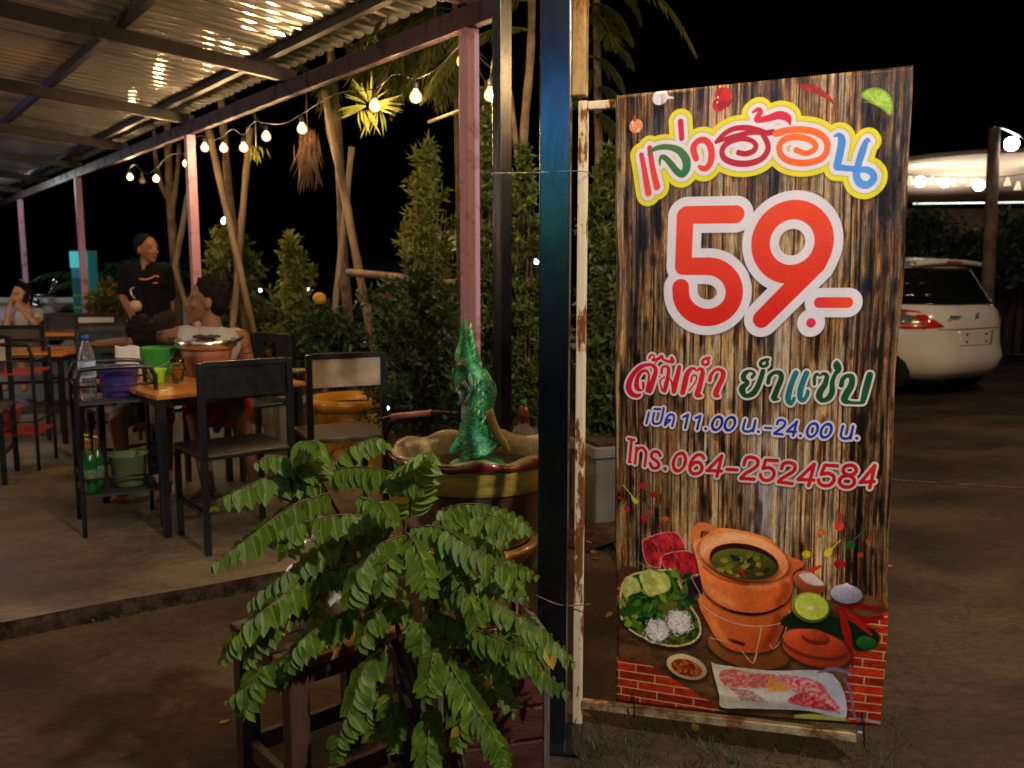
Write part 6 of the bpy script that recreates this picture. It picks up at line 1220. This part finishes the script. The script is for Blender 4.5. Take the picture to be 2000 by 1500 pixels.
def tree(label, trunk, Y, rad, fronds=(), forks=(), mt=bark, crown=crownm, name='tree'):
    rad *= .8
    b0 = at(*trunk[0], Y); base = Vector((b0.x, b0.y, 0)); t = thing(name, label, 'tree', base)
    P = [Vector((0, 0, 0))]+[at(x, y, Y)-base for x, y in trunk]
    pts = smooth_path(P, 6); n = len(pts); mb = MB(); mb.tube(pts, [rad*(1.15-.4*i/n)*(1+.06*math.sin(i*1.9)) for i in range(n)], 10); mb.build('trunk', mt, t)
    for fk in forks: mb = MB(); pp = smooth_path([at(x, y, Y)-base for x, y in fk], 5); mb.tube(pp, [rad*.7*(1-.4*i/len(pp)) for i in range(len(pp))], 8); mb.build('branch', mt, t)
    if fronds:
        mb = MB()
        for (x, y, dx, dy, dz, ln, dr) in fronds: pfrond(mb, at(x, y, Y)-base, Vector((dx, dy, dz)), ln, dr)
        mb.build('crown', crown, t, kind='stuff')
    return t
random.seed(4)
tree('leaning tree trunk tied to bamboo props left of the tall bush', [(688, 715), (672, 520), (664, 330), (652, 170), (640, 40)], 6.5, .045, [(645, 60, .9, -.2, .35, 1.3, 1.7), (650, 40, .8, .1, .1, 1.1, 1.4), (640, 60, -.5, .1, .4, 1.2, 2.0), (640, 40, .3, -.6, .3, 1.3, 1.8), (650, 90, 1, -.3, .1, 1.0, 1.2)], [[(655, 300), (642, 250), (634, 170)]])
tree('forked slim tree behind the man in the grey tank top', [(478, 620), (468, 540), (450, 400), (437, 255), (425, 120)], 8.4, .05, [(430, 150, .5, 0, .5, 1.3, 2.2), (430, 150, -.6, -.2, .5, 1.4, 2.2)])
tree('pale forked tree behind the standing man', [(345, 560), (338, 470), (333, 400), (328, 290), (325, 180)], 10.2, .06, [(325, 200, .6, 0, .5, 1.4, 2.2)], [[(335, 400), (313, 355), (303, 300), (300, 250)], [(335, 420), (345, 350), (350, 280)]])
tree('brown trunk seen between the two dark steel posts', [(1040, 690), (1032, 520), (1022, 380), (1024, 250), (1036, 110), (1040, -60)], 5.2, .036, [(1040, -40, -.8, -.3, .4, 1.2, 1.9), (1040, 0, -.9, .3, .2, 1.2, 1.8), (1038, 60, -.7, -.4, .1, .9, 1.6), (1040, -20, .7, -.2, .5, 1.2, 2.3)], [[(1022, 380), (1004, 250), (992, 160), (960, 60)]])
tree('palm with strap leaves right of the brown tube', [(1175, 640), (1172, 420), (1168, 200), (1165, 20), (1165, -60)], 5.6, .035, [(1150, -60, .9, -.1, .1, .5, 2.2), (1150, 10, .9, -.5, .1, .42, 2.0), (1160, 60, .7, -.3, -.1, .36, 1.5), (1150, 110, .85, -.2, .0, .34, 1.9), (1160, 170, .6, -.3, .05, .3, 1.6), (1150, -20, -.7, -.3, .2, .4, 2.0), (1160, 220, .6, -.5, -.1, .3, 1.4), (1165, -100, .5, -.4, .1, .5, 2.2), (1160, 80, -.7, -.3, .1, .4, 2.0), (1150, 30, .5, -.9, .1, .4, 2.2), (1150, 140, -.5, -.9, .1, .4, 2.2)])
tree('tree crown of drooping leaves above the hanging bulbs', [(900, 700), (896, 400), (890, 100), (885, -60)], 6.2, .03, [(885, -20, -.9, -.2, .25, 1.1, 1.6), (885, 0, -1, -.1, .0, 1.0, 1.2), (880, -40, -.6, -.5, .3, 1.1, 1.8), (888, 30, -.8, -.4, .1, .8, 1.5), (885, -50, .4, -.5, .4, 1.1, 2.0), (880, 0, -.7, .3, .0, 1.0, 1.2), (885, 20, -1, -.3, .2, .7, 1.6)], mt=stem_mat)
# fan of leaves lit by the bulb
t = thing('palm_cluster', 'cluster of bright strap leaves right around one hanging bulb', 'leaves', at(722, 205, 5.15)); mb = MB(); random.seed(9)
for i in range(40):
    a_ = random.uniform(-.6, 3.9); d = Vector((math.cos(a_), random.uniform(-.3, .3), math.sin(a_)*.7)); cards(mb, Vector((0, 0, 0))+d*.02, d, rv()*.5+Vector((0, -1, .2)), .016, random.uniform(.10, .19))
for i in range(14): cards(mb, Vector((.01*i-.07, .03, -.02)), Vector((random.gauss(0, .35), random.gauss(0, .2), -1)), Vector((.2*i-.5, -1, .2)), .018, random.uniform(.10, .19))
mb.build('leaves', leafmat('lit_strap_leaf', (.30, .34, .08), (.20, .24, .05), .5, .4), t, kind='stuff')
mb = MB(); mb.tube(smooth_path([Vector((0, 0, .0)), Vector((.08, 0, .12)), Vector((.10, .3, .35)), Vector((.05, .9, .5))], 4), .006, 5); mb.build('stalk', stem_mat, t)
def dry(label, x, y, Y, ln, n=26, mt=drym, wd=.35):
    t = thing('hanging_frond', label, 'frond', at(x, y, Y)); mb = MB()
    for i in range(n): d = Vector((random.gauss(0, wd*.4), random.gauss(0, wd*.4), -1)); cards(mb, Vector((random.gauss(0, .03), 0, -random.uniform(0, ln*.5))), d, rv(), .009, random.uniform(.4, .7)*ln)
    mb.tube([(0, 0, .25), (0, 0, -ln*.7)], [.006, .002], 4); mb.build('leaflets', mt, t, kind='stuff')
for k, (x, y, Y, ln, n) in enumerate(((765, 112, 5.6, .26, 120), (800, 90, 5.9, .34, 120), (705, 118, 6.0, .30, 90), (640, 150, 6.3, .28, 70), (905, 60, 5.2, .32, 110), (850, 75, 5.4, .34, 130), (740, 90, 6.2, .30, 110), (880, 110, 5.9, .30, 110))):
    dry('curtain of drooping olive leaflets '+('above the second bulb from the pink post', 'high above the second bulb', 'above the bulb ringed by strap leaves', 'beside the top of the leaning trunk', 'close to the top of the near pink post', 'left of the top of the near pink post', 'right above the strap leaves', 'behind the first bulb')[k], x, y, Y, ln, n, crownm, 1.1)
dry('dry brown palm frond hanging under the bulb in the middle of the string', 600, 245, 5.95, .40, 150); dry('green leaf fan hanging beside the leaning bamboo under the string', 500, 280, 6.8, .16, 30, bushC, .8); dry('long drooping leaflets near the top of the near pink post', 860, 130, 5.6, .28, 60, crownm, .5)
for lb, a_, b_, Y, r in (('long bamboo prop crossing the leaning trunk', (634, 178), (735, 705), 6.3, .030), ('thin bamboo prop ending in mid air right of the leaning trunk', (687, 287), (642, 715), 6.35, .022), ('bamboo prop leaning right behind the seated man', (408, 255), (505, 690), 8.2, .032), ('bamboo prop with a tied crossbar behind the seated man', (488, 250), (455, 640), 8.3, .03), ('bamboo prop leaning against the pale forked tree', (378, 325), (335, 560), 10.0, .032), ('short bamboo prop crossing behind the standing man', (340, 520), (378, 640), 9.9, .03)):
    A_, B_ = at(*a_, Y), at(*b_, Y); 
    if B_.z > .02: B_ = B_+(B_-A_)*((B_.z+.02)/(A_.z-B_.z))
    n = 26; t = thing('bamboo_prop', lb, 'pole', (B_.x, B_.y, 0), 0, 'bamboo props of the trees'); o_ = Vector((B_.x, B_.y, 0)); mb = MB(); pts = [A_.lerp(B_, i/n)-o_ for i in range(n+1)]
    mb.tube(pts, [r*(1.10 if i % 4 == 0 else .96) for i in range(n+1)], 9); mb.build('culm', bamboo, t)
mb = MB(); mb.tube([at(678, 532, 6.1), at(780, 541, 5.95), at(888, 552, 5.8)], [.028, .025, .022], 8); tag(mb.build('crossbar', bamboo), 'horizontal bamboo crossbar tied to the props in front of the tall bush', 'pole')
mb = MB(); mb.tube([at(838, 238, 4.9), at(905, 214, 4.5)], [.010, .010], 7); tag(mb.build('stick', bamboo), 'short bare stick pointing left from the near pink post', 'stick')
# palm far left
tp = at(235, 620, 11.8); t = thing('palm_tree', 'green feathery palm behind the standing man', 'palm', (tp.x, tp.y, 0)); mb = MB(); random.seed(2)
for i in range(13): a_ = i*.55; pfrond(mb, (0, 0, .9), Vector((math.cos(a_)*.8, math.sin(a_)*.5, 1.3)), random.uniform(1.0, 1.5), 2.0, .014, .26, 26)
mb.build('crown', leafmat('green_palm', (.04, .14, .05), (.02, .07, .03), .4, .3), t, kind='stuff'); mb = MB(); mb.tube([(0, 0, 0), (0, 0, .95)], [.07, .05], 8); mb.build('trunk', bark, t)
# ---- pots and planters
yel = M('yellow_glazed_pot', (.70, .36, .05), .3, c2=(.52, .24, .02), scale=3, coat=.3, bump=.1); grc = M('grey_concrete_planter', (.20, .19, .17), .8, c2=(.13, .12, .10), scale=5, bump=.3)
yp = at(688, 800, 5.9); t = thing('flower_pot', 'large round yellow glazed pot behind the beige backed chair', 'flower pot', (yp.x, yp.y, 0)); ys = 1.0
MB().lathe([(.22, 0), (.225, .03), (.255, .30), (.27, .42), (.265, .425), (.29, .43), (.292, .50), (.27, .505), (.26, .43), (.24, .42)], 36).build('pot', yel, t); MB().lathe([(0, .44), (.255, .44)], 24, capb=False).build('soil', soil, t)
def planter(label, x, y, Y, w, h, rz, plant_n=0):
    p = at(x, y, Y); t = thing('planter', label, 'planter', (p.x, p.y, 0), rz, 'grey concrete planters'); mb = MB(); mb.box((0, 0, h/2), (w*.9, w*.9, h)); mb.box((0, 0, h-.03), (w, w, .06)); mb.build('box', grc, t, .008); mb = MB(); mb.box((0, 0, h+.002), (w*.86, w*.86, .03)); mb.build('soil', soil, t); return t
planter('grey concrete planter left of the menu banner under the hedge', 1190, 960, 4.75, .36, .42, R(20)); planter('grey planter half behind the orange table and the yellow pot', 568, 820, 6.3, .40, .47, R(10)); planter('grey planter standing behind the banner', 1420, 950, 5.4, .38, .42, R(-30))
B('bush in the planter hidden behind the banner', 1420, 760, 90, 120, 5.4, 1800, bushA, (.022, .045), base=.4)
# ---- parasol, cart handle, scooters
t = thing('parasol', 'pale half hidden parasol behind the tall bush', 'parasol', (at(905, 500, 8.5).x, 8.5, 0)); zt = at(905, 447, 8.5).z
MB().lathe([(.62, zt-.22), (.55, zt-.17), (.38, zt-.08), (.18, zt-.02), (.02, zt)], 8, capb=False).build('canopy', M('pale_parasol_cloth', (.55, .60, .42), .8), t); mb = MB(); mb.tube([(0, 0, 0), (0, 0, zt)], .02, 8); mb.build('pole', alu, t)
pk = M('pink_rubber_grip', (.62, .24, .22), .4); t = thing('push_cart', 'dark tube cart with a pink rubber grip behind the basin', 'cart', (at(770, 850, 3.9).x, 3.9, 0)); o_ = Vector(t.location)
mb = MB(); mb.tube(smooth_path([at(742, 820, 3.9)-o_, at(765, 815, 3.9)-o_, at(790, 812, 3.88)-o_, at(842, 806, 3.8)-o_, at(900, 808, 3.78)-o_], 4), .009, 8); mb.build('handlebar', black_steel, t)
mb = MB(); mb.tube([at(765, 814, 3.9)-o_, at(842, 806, 3.8)-o_], .014, 10); mb.build('grip', pk, t)
mb = MB(); mb.tube(smooth_path([at(800, 812, 3.88)-o_, at(762, 830, 3.9)-o_, at(752, 870, 3.92)-o_, at(768, 910, 3.95)-o_, Vector((.05, .05, .12))], 6), .014, 8); mb.build('frame', black_steel, t)
for sx in (-.12, .12): mb = MB(); mb.tube([(.05+sx+.06*0, .05+.06*math.cos(a*.628), .07+.06*math.sin(a*.628)) for a in range(10)], .010, 6, close=True); mb.build('wheel', black_steel, t)
mb = MB(); mb.tube([(-.07, .05, .07), (.17, .05, .07)], .006, 6); mb.build('axle', black_steel, t)
chrome = M('chrome', (.8, .8, .8), .1, 1.); blackp = M('black_gloss_paint', (.01, .01, .012), .15, coat=.8); tyre = M('tyre_rubber', (.015, .015, .015), .8)
def scooter(label, p, rz):
    t = thing('scooter', label, 'scooter', (p.x, p.y, 0), rz, 'parked scooters')
    for y in (-.60, .60):
        mb = MB(); mb.tube([(0, y+.23*math.cos(a*.393), .27+.23*math.sin(a*.393)) for a in range(16)], .045, 8, close=True); w_ = mb.build('wheel', tyre, t); mb = MB(); mb.ball((0, y, .27), (.05, .12, .12), 10, 8); mb.build('hub', chrome, w_)
    b = MB(); b.tube(smooth_path([(0, -.55, .62), (0, -.3, .62), (0, 0, .36), (0, .30, .36), (0, .42, .62), (0, .48, .92)], 5), [.11, .11, .13, .13, .13, .13, .12, .10, .09, .09, .09, .09, .09, .09, .09, .10, .10, .10, .11, .11, .10, .09, .08, .07, .06, .05], 10); b.build('body', blackp, t)
    b = MB(); b.ball((0, -.30, .76), (.13, .34, .07), 12, 8); b.build('seat', M('seat_vinyl', (.02, .02, .02), .5), t); b = MB(); b.tube(smooth_path([(-.33, .40, .98), (-.12, .48, 1.0), (.12, .48, 1.0), (.33, .40, .98)], 4), .016, 8); b.build('handlebar', blackp, t)
    b = MB(); b.ball((0, .56, .86), (.09, .05, .09), 12, 8); b.build('headlight', chrome, t)
    for sx in (-1, 1): b = MB(); b.tube([(sx*.18, .46, 1.0), (sx*.26, .44, 1.15)], .006, 6); b.ball((sx*.28, .43, 1.19), (.06, .012, .04), 12, 8); b.build('mirror', chrome, t)
    b = MB(); b.tube(smooth_path([(0, .60, .27), (0, .52, .6), (0, .47, .95)], 3), .03, 8); b.build('fork', chrome, t); return t
scooter('black scooter with round mirrors between the bamboo props and the dark bush', Vector((at(722, 650, 7.2).x, 7.2, 0)), R(150)); s2 = scooter('scooter parked in front of the low grey wall at the far left', Vector((at(115, 600, 13.3).x, 13.3, 0)), R(170))
# ---- parked cars
def car(label, p, rz, paint, grp='parked hatchback cars'):
    t = thing('parked_car', label, 'car', (p.x, p.y, 0), rz, grp)          # y forwards from the rear bumper at y = 0
    lay = [(.20, .10, 3.72, .74), (.30, .02, 3.80, .81), (.42, -.02, 3.83, .842), (.52, .015, 3.80, .846), (.60, .03, 3.77, .845), (.72, .035, 3.72, .842), (.84, .045, 3.60, .825), (.93, .075, 3.10, .79), (.99, .115, 2.86, .762), (1.10, .19, 2.62, .725), (1.22, .275, 2.38, .69), (1.34, .36, 2.12, .65), (1.42, .43, 1.92, .615), (1.47, .52, 1.75, .56), (1.497, .72, 1.50, .45), (1.505, 1.0, 1.25, .25)]
    n = 64; vs = []; fs = []
    for z, yr, yf, w in lay:
        cy, hy = (yr+yf)/2, (yf-yr)/2
        for k in range(n):
            a_ = 2*math.pi*k/n; cx_, sx_ = math.cos(a_), math.sin(a_); e = .44 if z < .95 else .52
            vs.append((w*math.copysign(abs(cx_)**e, cx_), cy+hy*math.copysign(abs(sx_)**e, sx_), z))
    for j in range(len(lay)-1):
        for k in range(n): fs.append((j*n+k, j*n+(k+1) % n, (j+1)*n+(k+1) % n, (j+1)*n+k))
    fs.append(tuple(range(n))[::-1]); fs.append(tuple((len(lay)-1)*n+k for k in range(n)))
    mb = MB().add(vs, fs, True); body = mb.mesh('body', paint); bo = link('body', body, t)
    # wheel wells cut by boolean
    cut = MB()
    for y in (.62, 3.05):
        for sx in (-1, 1): cut.add([(sx*(.60 if q_ else .95), y+.335*math.cos(a*.393), .30+.335*math.sin(a*.393)) for q_ in (0, 1) for a in range(16)], [tuple(range(16))[::-1 if sx < 0 else 1], tuple(range(16, 32))[::1 if sx < 0 else -1]]+[(a, 16+a, 16+(a+1) % 16, (a+1) % 16)[::1 if sx > 0 else -1] for a in range(16)])
    co = cut.build('cutter', None); md = bo.modifiers.new('wells', 'BOOLEAN'); md.object = co; md.solver = 'EXACT'
    dg = bpy.context.evaluated_depsgraph_get(); me2 = bpy.data.meshes.new_from_object(bo.evaluated_get(dg)); bo.modifiers.clear(); bo.data = me2; bpy.data.objects.remove(co)
    gl = M('tinted_glass', (.006, .007, .009), .04, spec=.7, coat=.3); dkp = M('dark_trim', (.012, .012, .012), .5)
    def rearw(z):
        for (z0, y0, _, w0), (z1, y1, _, w1) in zip(lay[:-1], lay[1:]):
            if z0 <= z <= z1: k = (z-z0)/(z1-z0); return y0+(y1-y0)*k, w0+(w1-w0)*k
    def patch(name, mt, pts_, off=.006, par=t, grid=10):
        """pts_: (x fraction, z) corners of a patch laid on the rear face"""
        b = MB(); (a0, a1, a2, a3) = pts_; vs = []
        for j in range(grid+1):
            for i in range(grid+1):
                u, v = i/grid, j/grid; xf = (a0[0]*(1-u)+a1[0]*u)*(1-v)+(a3[0]*(1-u)+a2[0]*u)*v; z = (a0[1]*(1-u)+a1[1]*u)*(1-v)+(a3[1]*(1-u)+a2[1]*u)*v
                y, w = rearw(z); lay_e = .44 if z < .95 else .52; cy = 0
                zz0 = [l for l in lay if l[0] <= z][-1]; hy = (zz0[2]-y)/2; cyy = y+hy; s_ = (1-abs(xf)**(2/lay_e))**(lay_e/2) if abs(xf) < 1 else 0
                vs.append((xf*w*(1+off*.8 if abs(xf) > .9 else 1), cyy-hy*s_-off, z+0))
        b.add(vs, [(j*(grid+1)+i, j*(grid+1)+i+1, (j+1)*(grid+1)+i+1, (j+1)*(grid+1)+i)[::-1] for j in range(grid) for i in range(grid)], True); o = b.build(name, mt, par); m_ = o.modifiers.new('t', 'SOLIDIFY'); m_.thickness = .004; m_.offset = 0; return o
    patch('rear_window', gl, ((-.93, 1.0), (.93, 1.0), (.90, 1.385), (-.90, 1.385)), .024, grid=30)
    hl = patch('plate_recess', paint, ((-.34, .56), (.34, .56), (.38, .72), (-.38, .72)), .004)
    for x in (-.17, .17):
        for z in (.60, .68): b = MB(); b.box((x, .02, z), (.02, .012, .02)); b.build('plate_clip', dkp, t)
    for z in (.735, ): patch('hatch_seam', dkp, ((-.80, z), (.80, z), (.80, z+.008), (-.80, z+.008)), .004)
    redl = M('red_tail_lens', (.45, .015, .01), .12, coat=.8, emit=(.6, .02, .01), es=.05); clr = M('clear_tail_lens', (.30, .27, .28), .1, coat=.8, metal=.6)
    for sx in (-1, 1):
        a_ = patch('tail_light', redl, tuple((sx*x, z) for x, z in ((.60, .77), (.985, .73), (.998, 1.03), (.95, 1.0))), .012); patch('reversing_lens', clr, tuple((sx*x, z) for x, z in ((.80, .80), (.95, .79), (.975, .93), (.92, .92))), .034, a_)
        b = MB(); y0, w0 = rearw(1.1); b.add([(sx*(.785), .95, .985), (sx*.785, 2.72, .985), (sx*.66, 2.05, 1.36), (sx*.655, 1.05, 1.36)], [(0, 1, 2, 3)[::sx]]); o = b.build('side_window', gl, t); m_ = o.modifiers.new('t', 'SOLIDIFY'); m_.thickness = .02
        for y in (.62, 3.05):
            b = MB(); b.tube([(sx*.70, y+.225*math.cos(a*.2618), .30+.225*math.sin(a*.2618)) for a in range(24)], .085, 10, close=True); w_ = b.build('wheel', tyre, t)
            b = MB(); b.tube([(sx*.66, y, .30), (sx*.765, y, .30)], [.19, .185], 20); b.build('rim', alu, w_)
        b = MB(); b.ball((sx*.90, 2.45, 1.02), (.09, .05, .06), 10, 8); b.build('side_mirror', paint, t)
        b = MB(); b.ball((sx*.66, 3.66, .72), (.14, .12, .09), 12, 8); b.build('headlight', clr, t)
    b = MB(); vs = []
    for i in range(13): u = i/6-1; vs += [(u*.59, .33+.05*abs(u)**3, 1.475-.03*u*u), (u*.50, .78, 1.508-.02*u*u), (u*.59, .35+.05*abs(u)**3, 1.425-.03*u*u)]
    b.add(vs, [(i*3, i*3+3, i*3+4, i*3+1) for i in range(12)]+[(i*3+2, i*3+5, i*3+3, i*3) for i in range(12)]+[(i*3+1, i*3+4, i*3+5, i*3+2) for i in range(12)], True); sp_ = b.build('spoiler', paint, t)
    b = MB(); b.box((0, .335, 1.452), (.26, .02, .020)); b.build('brake_light', redl, sp_)
    b = MB(); b.tube(smooth_path([(.035, .03, .905), (-.03, .03, .89), (.03, .03, .865), (-.035, .03, .85)], 3), .006, 6); o = b.build('badge', chrome, t)
    b = MB(); [b.box((-.46+k*.036, .028, .875), (.024, .012, .026)) for k in range(5)]; b.build('letters', chrome, t)
    b = MB(); b.tube([(-.25, .06, .835), (.25, .06, .835)], .012, 6); b.build('hatch_grip', paint, t)
    return t
white = M('white_pearl_paint', (.74, .70, .64), .22, coat=.9, var=.04, bump=.02); rc = Vector((5.02, 9.35, 0)); hc = Vector((-.50, .866, 0))
car('white hatchback car parked at the right, its tail showing beside the banner', rc, math.atan2(hc.y, hc.x)-math.pi/2, white)
car('dark hatchback parked in the dark behind the bushes and bamboo', Vector((-.6, 12.5, 0)), R(60), M('dark_blue_paint', (.01, .012, .02), .2, coat=.9))
# ---- right side: fence, pole, awning of the place across the yard
cor = M('dark_corrugated_fence', (.07, .055, .05), .5, .5, c2=(.03, .025, .022), scale=2, bump=.2); t = thing('fence', 'dark corrugated metal fence behind the white car', 'fence', (9.2, 14.2, 0), R(-8))
mb = MB(); vs = []; n = 420
for i in range(n+1): x = -7+14*i/n; y = .022*math.sin(i*1.35); vs += [(x, y, 0), (x, y, 1.28)]
mb.add(vs, [(2*i, 2*i+2, 2*i+3, 2*i+1) for i in range(n)], True); mb.build('corrugated_sheet', cor, t)
for x in (-6, -3, 0, 3, 6): mb = MB(); mb.box((x, .06, .64), (.07, .07, 1.28)); mb.build('fence_post', dark_steel, t)
t = thing('fence', 'pale ribbed sheet leaning by the white car at the right edge', 'fence', (7.35, 11.6, 0), R(-60)); mb = MB(); vs = []
for i in range(41): x = i*.03; y = .018*math.sin(i*1.7); vs += [(x, y, 0), (x, y+.05, .85)]
mb.add(vs, [(2*i, 2*i+2, 2*i+3, 2*i+1) for i in range(40)], True); o = mb.build('corrugated_sheet', M('pale_corrugated', (.22, .21, .20), .4, .6, var=.3), t); o.modifiers.new('t', 'SOLIDIFY').thickness = .003
for k, (x, y, rx, ry, Y) in enumerate(((1800, 480, 75, 95, 15.5), (1890, 520, 70, 90, 15.2), (1975, 500, 70, 120, 13.6), (2060, 520, 90, 120, 13.2))): B(('dark hedge bush above the roof of the white car', 'hedge bush behind the white car, left of the wooden pole', 'hedge bush at the right edge behind the wooden pole', 'hedge bush beyond the right edge')[k], x, y, rx, ry, Y, 2600, bushB, (.06, .12), group='hedge behind the car park')
a_, b_ = at(1925, 700, 13.0), at(1942, 250, 13.0); t = thing('utility_pole', 'rough wooden pole carrying a lamp wire behind the white car', 'pole', (a_.x, 13.0, 0)); o_ = Vector(t.location); mb = MB(); mb.tube([Vector((0, 0, 0)), (a_+b_)/2-o_, b_-o_], [.10, .09, .08], 10); mb.build('pole', M('rough_pole', (.20, .15, .12), .85, var=.4, bump=.5), t)
mb = MB(); mb.tube(smooth_path([at(1940, 248, 13)-o_, at(1965, 252, 13)-o_, at(2010, 275, 13)-o_], 4), .02, 6); mb.build('arm', alu, t); mb = MB(); mb.ball(at(1976, 281, 13)-o_, .10, 12, 8); mb.build('globe', M('pole_lamp_glow', (1, .95, .85), .4, emit=(1, .90, .72), es=32), t)
# awning
aw = thing('awning', 'wide pale fabric awning of the lit restaurant across the yard', 'awning', (13.0, 21, 0)); clothm = M('pale_awning_cloth', (.74, .60, .50), .8); o_ = Vector(aw.location)
mb = MB(); vs = []
for i in range(15):
    x = 7.2+i*.8
    for j, (yy, zz) in enumerate(((17.0, 3.38+.075*i), (17.05, 3.46+.075*i), (19, 3.40+.05*i), (21, 3.27+.02*i), (23, 3.16))): vs.append(Vector((x, yy, zz+.04*math.sin(i*1.2)))-o_)
mb.add(vs, [(i*5+j, i*5+j+1, (i+1)*5+j+1, (i+1)*5+j) for i in range(14) for j in range(4)], True); o = mb.build('cloth', clothm, aw); o.modifiers.new('t', 'SOLIDIFY').thickness = .01
for x in (9, 12, 15, 18): mb = MB(); mb.tube([Vector((x, 20.3, 0))-o_, Vector((x, 20.3, 3.3))-o_], .04, 8); mb.build('post', dark_steel, aw)
mb = MB(); mb.box((2, 2.4, 1.5), (16, .15, 2.98)); mb.build('back_wall', M('dark_board_wall', (.05, .03, .022), .8, var=.3), aw)
EY = at(1880, 398, 19.0); mb = MB(); mb.tube([Vector((8.6, 19.0, at(1770, 398, 19).z))-o_, Vector((20, 19.0, at(2000, 384, 19).z))-o_], .016, 6); mb.build('led_strip', M('cool_led_strip', (.9, 1, .95), .4, emit=(.75, 1, .85), es=1.2), aw)
lamp_m = M('white_glow', (1, .95, .85), .4, emit=(1, .90, .72), es=32); coolm = M('cool_glow', (.8, 1, 1), .4, emit=(.55, .95, 1), es=16)
t = thing('string_lights', 'bright globe bulbs and paper cones strung under the far pale awning', 'string lights', (0, 0, 0)); pts = []
for x, y, r in ((1797, 355, .11), (1845, 357, .09), (1912, 362, .11), (2020, 352, .11)): mb = MB(); p = at(x, y, 18.6); mb.ball(p, r, 12, 8); mb.build('globe_bulb', lamp_m, t); pts.append(p)
for x, y in ((1777, 350), (1822, 348), (1868, 352), (1892, 352), (1932, 355), (1968, 352), (1988, 360)): p = at(x, y, 18.6); mb = MB(); mb.lathe([(.07, -.11), (.02, .06)], 10, c=p, capt=True); mb.build('paper_cone', M('cone_cloth', (.7, .6, .45), .7, emit=(1, .8, .5), es=.8), t)
mb = MB(); mb.tube(smooth_path([at(1765, 340, 18.6), at(1820, 345, 18.6), at(1880, 346, 18.6), at(1960, 345, 18.6), at(2030, 335, 18.6)], 4), .012, 5); mb.build('cable', cordm, t)
def lantern(label, x, y, Y, r, mt, pole=True, name='street_lamp'):
    p = at(x, y, Y); t = thing(name, label, 'lamp', (p.x, p.y, 0)); mb = MB(); mb.ball((0, 0, p.z), r, 12, 8); mb.build('globe', mt, t)
    mb = MB(); mb.tube([(0, .0, 0), (0, 0, p.z-r*.9)], .03, 7); mb.build('pole', dark_steel, t); return t
lantern('distant cool white lamp left of the seated man\'s tree', 441, 432, 19, .09, coolm); lantern('tiny cool lamp seen between the dark steel posts', 1048, 511, 12, .035, coolm)
lantern('pair of far white lights behind the banner edge', 1200, 337, 16, .05, lamp_m)
lamp('restaurant_light', (10.0, 20.0, 2.6), 95, (1, .88, .70), .3); lamp('restaurant_light', (14.0, 20.0, 2.6), 95, (1, .88, .70), .3); lamp('car_fill_light', (4.6, 5.6, 3.3), 200, (1, .80, .58), .1); lamp('wall_fill_light', (-8.0, 12.5, 2.6), 40, (.95, 1, .9), .1)  # last pair unseen, added to brighten the white car and the low wall
lamp('tree_light', (-5.4, 15.5, 2.6), 30, (.3, 1, .75), .1)
for k, (x, y, Y, mt) in enumerate(((757, 797, 4.6, coolm), (353, 565, 15, coolm), (508, 567, 15, coolm), (502, 659, 12, coolm), (48, 487, 14, M('blue_glow', (.2, .3, 1), .4, emit=(.3, .4, 1), es=6)))):
    p = at(x, y, Y); mb = MB(); mb.ball((0, 0, 0), .0016*Y+.002, 8, 6); o = mb.build('indicator_light', mt); o.location = p; tag(o, ('tiny teal light left of the pink cart grip', 'small cool light right of the standing man', 'small cool light right of the bamboo behind the seated man', 'low cool light beside the seated man\'s shoulder', 'small blue light on the far pink post')[k], 'light')
# ---- leaf litter, grass at the foot of the frame, weeds in the gutter
random.seed(31)
for k, (x, y) in enumerate(((1195, 1197), (1163, 1081), (1168, 1092), (1155, 1062), (1740, 1105), (1362, 1430), (1060, 1230), (430, 1415))):
    p = gz(x, y, .004); mb = MB(); mb.add([(vx*.022, vy*.036, vz*.02+.004) for vx, vy, vz in lv], lf, True); o = mb.build('fallen_leaf', leaf_y); o.location = p; o.rotation_euler = (random.uniform(-.3, .3), random.uniform(-.3, .3), random.uniform(0, 6)); tag(o, ('yellow fallen leaf below the lower left of the banner', 'yellow fallen leaf in front of the grey planter, farther one', 'yellow fallen leaf in front of the grey planter, nearer one', 'yellow fallen leaf closest to the grey planter', 'yellow fallen leaf right of the banner edge', 'yellow fallen leaf under the bottom rail of the banner', 'yellow fallen leaf between the shrub and the near post', 'yellow fallen leaf left of the dark wooden stool')[k], 'leaf', 'yellow leaves fallen on the yard')
g = MB()
for i in range(1500):
    x = random.uniform(1120, 1760); y = random.uniform(1405, 1520); p = gz(x, y, 0); 
    if random.random() > .35+.4*noise.noise(p*6): continue
    cards(g, p, Vector((random.gauss(0, .5), random.gauss(0, .5), 1)), rv(), .004, random.uniform(.015, .05))
for i in range(900):
    x = random.uniform(150, 520); p = (g0+gd*random.uniform(.3, 1.9)+gn*random.uniform(0.0, .05)); p.z = -.02
    if random.random() > .5+.6*noise.noise(p*5): continue
    cards(g, p, Vector((random.gauss(0, .7), random.gauss(0, .7), 1)), rv(), .008, random.uniform(.012, .03))
g.build('grass', grassm, kind='stuff')
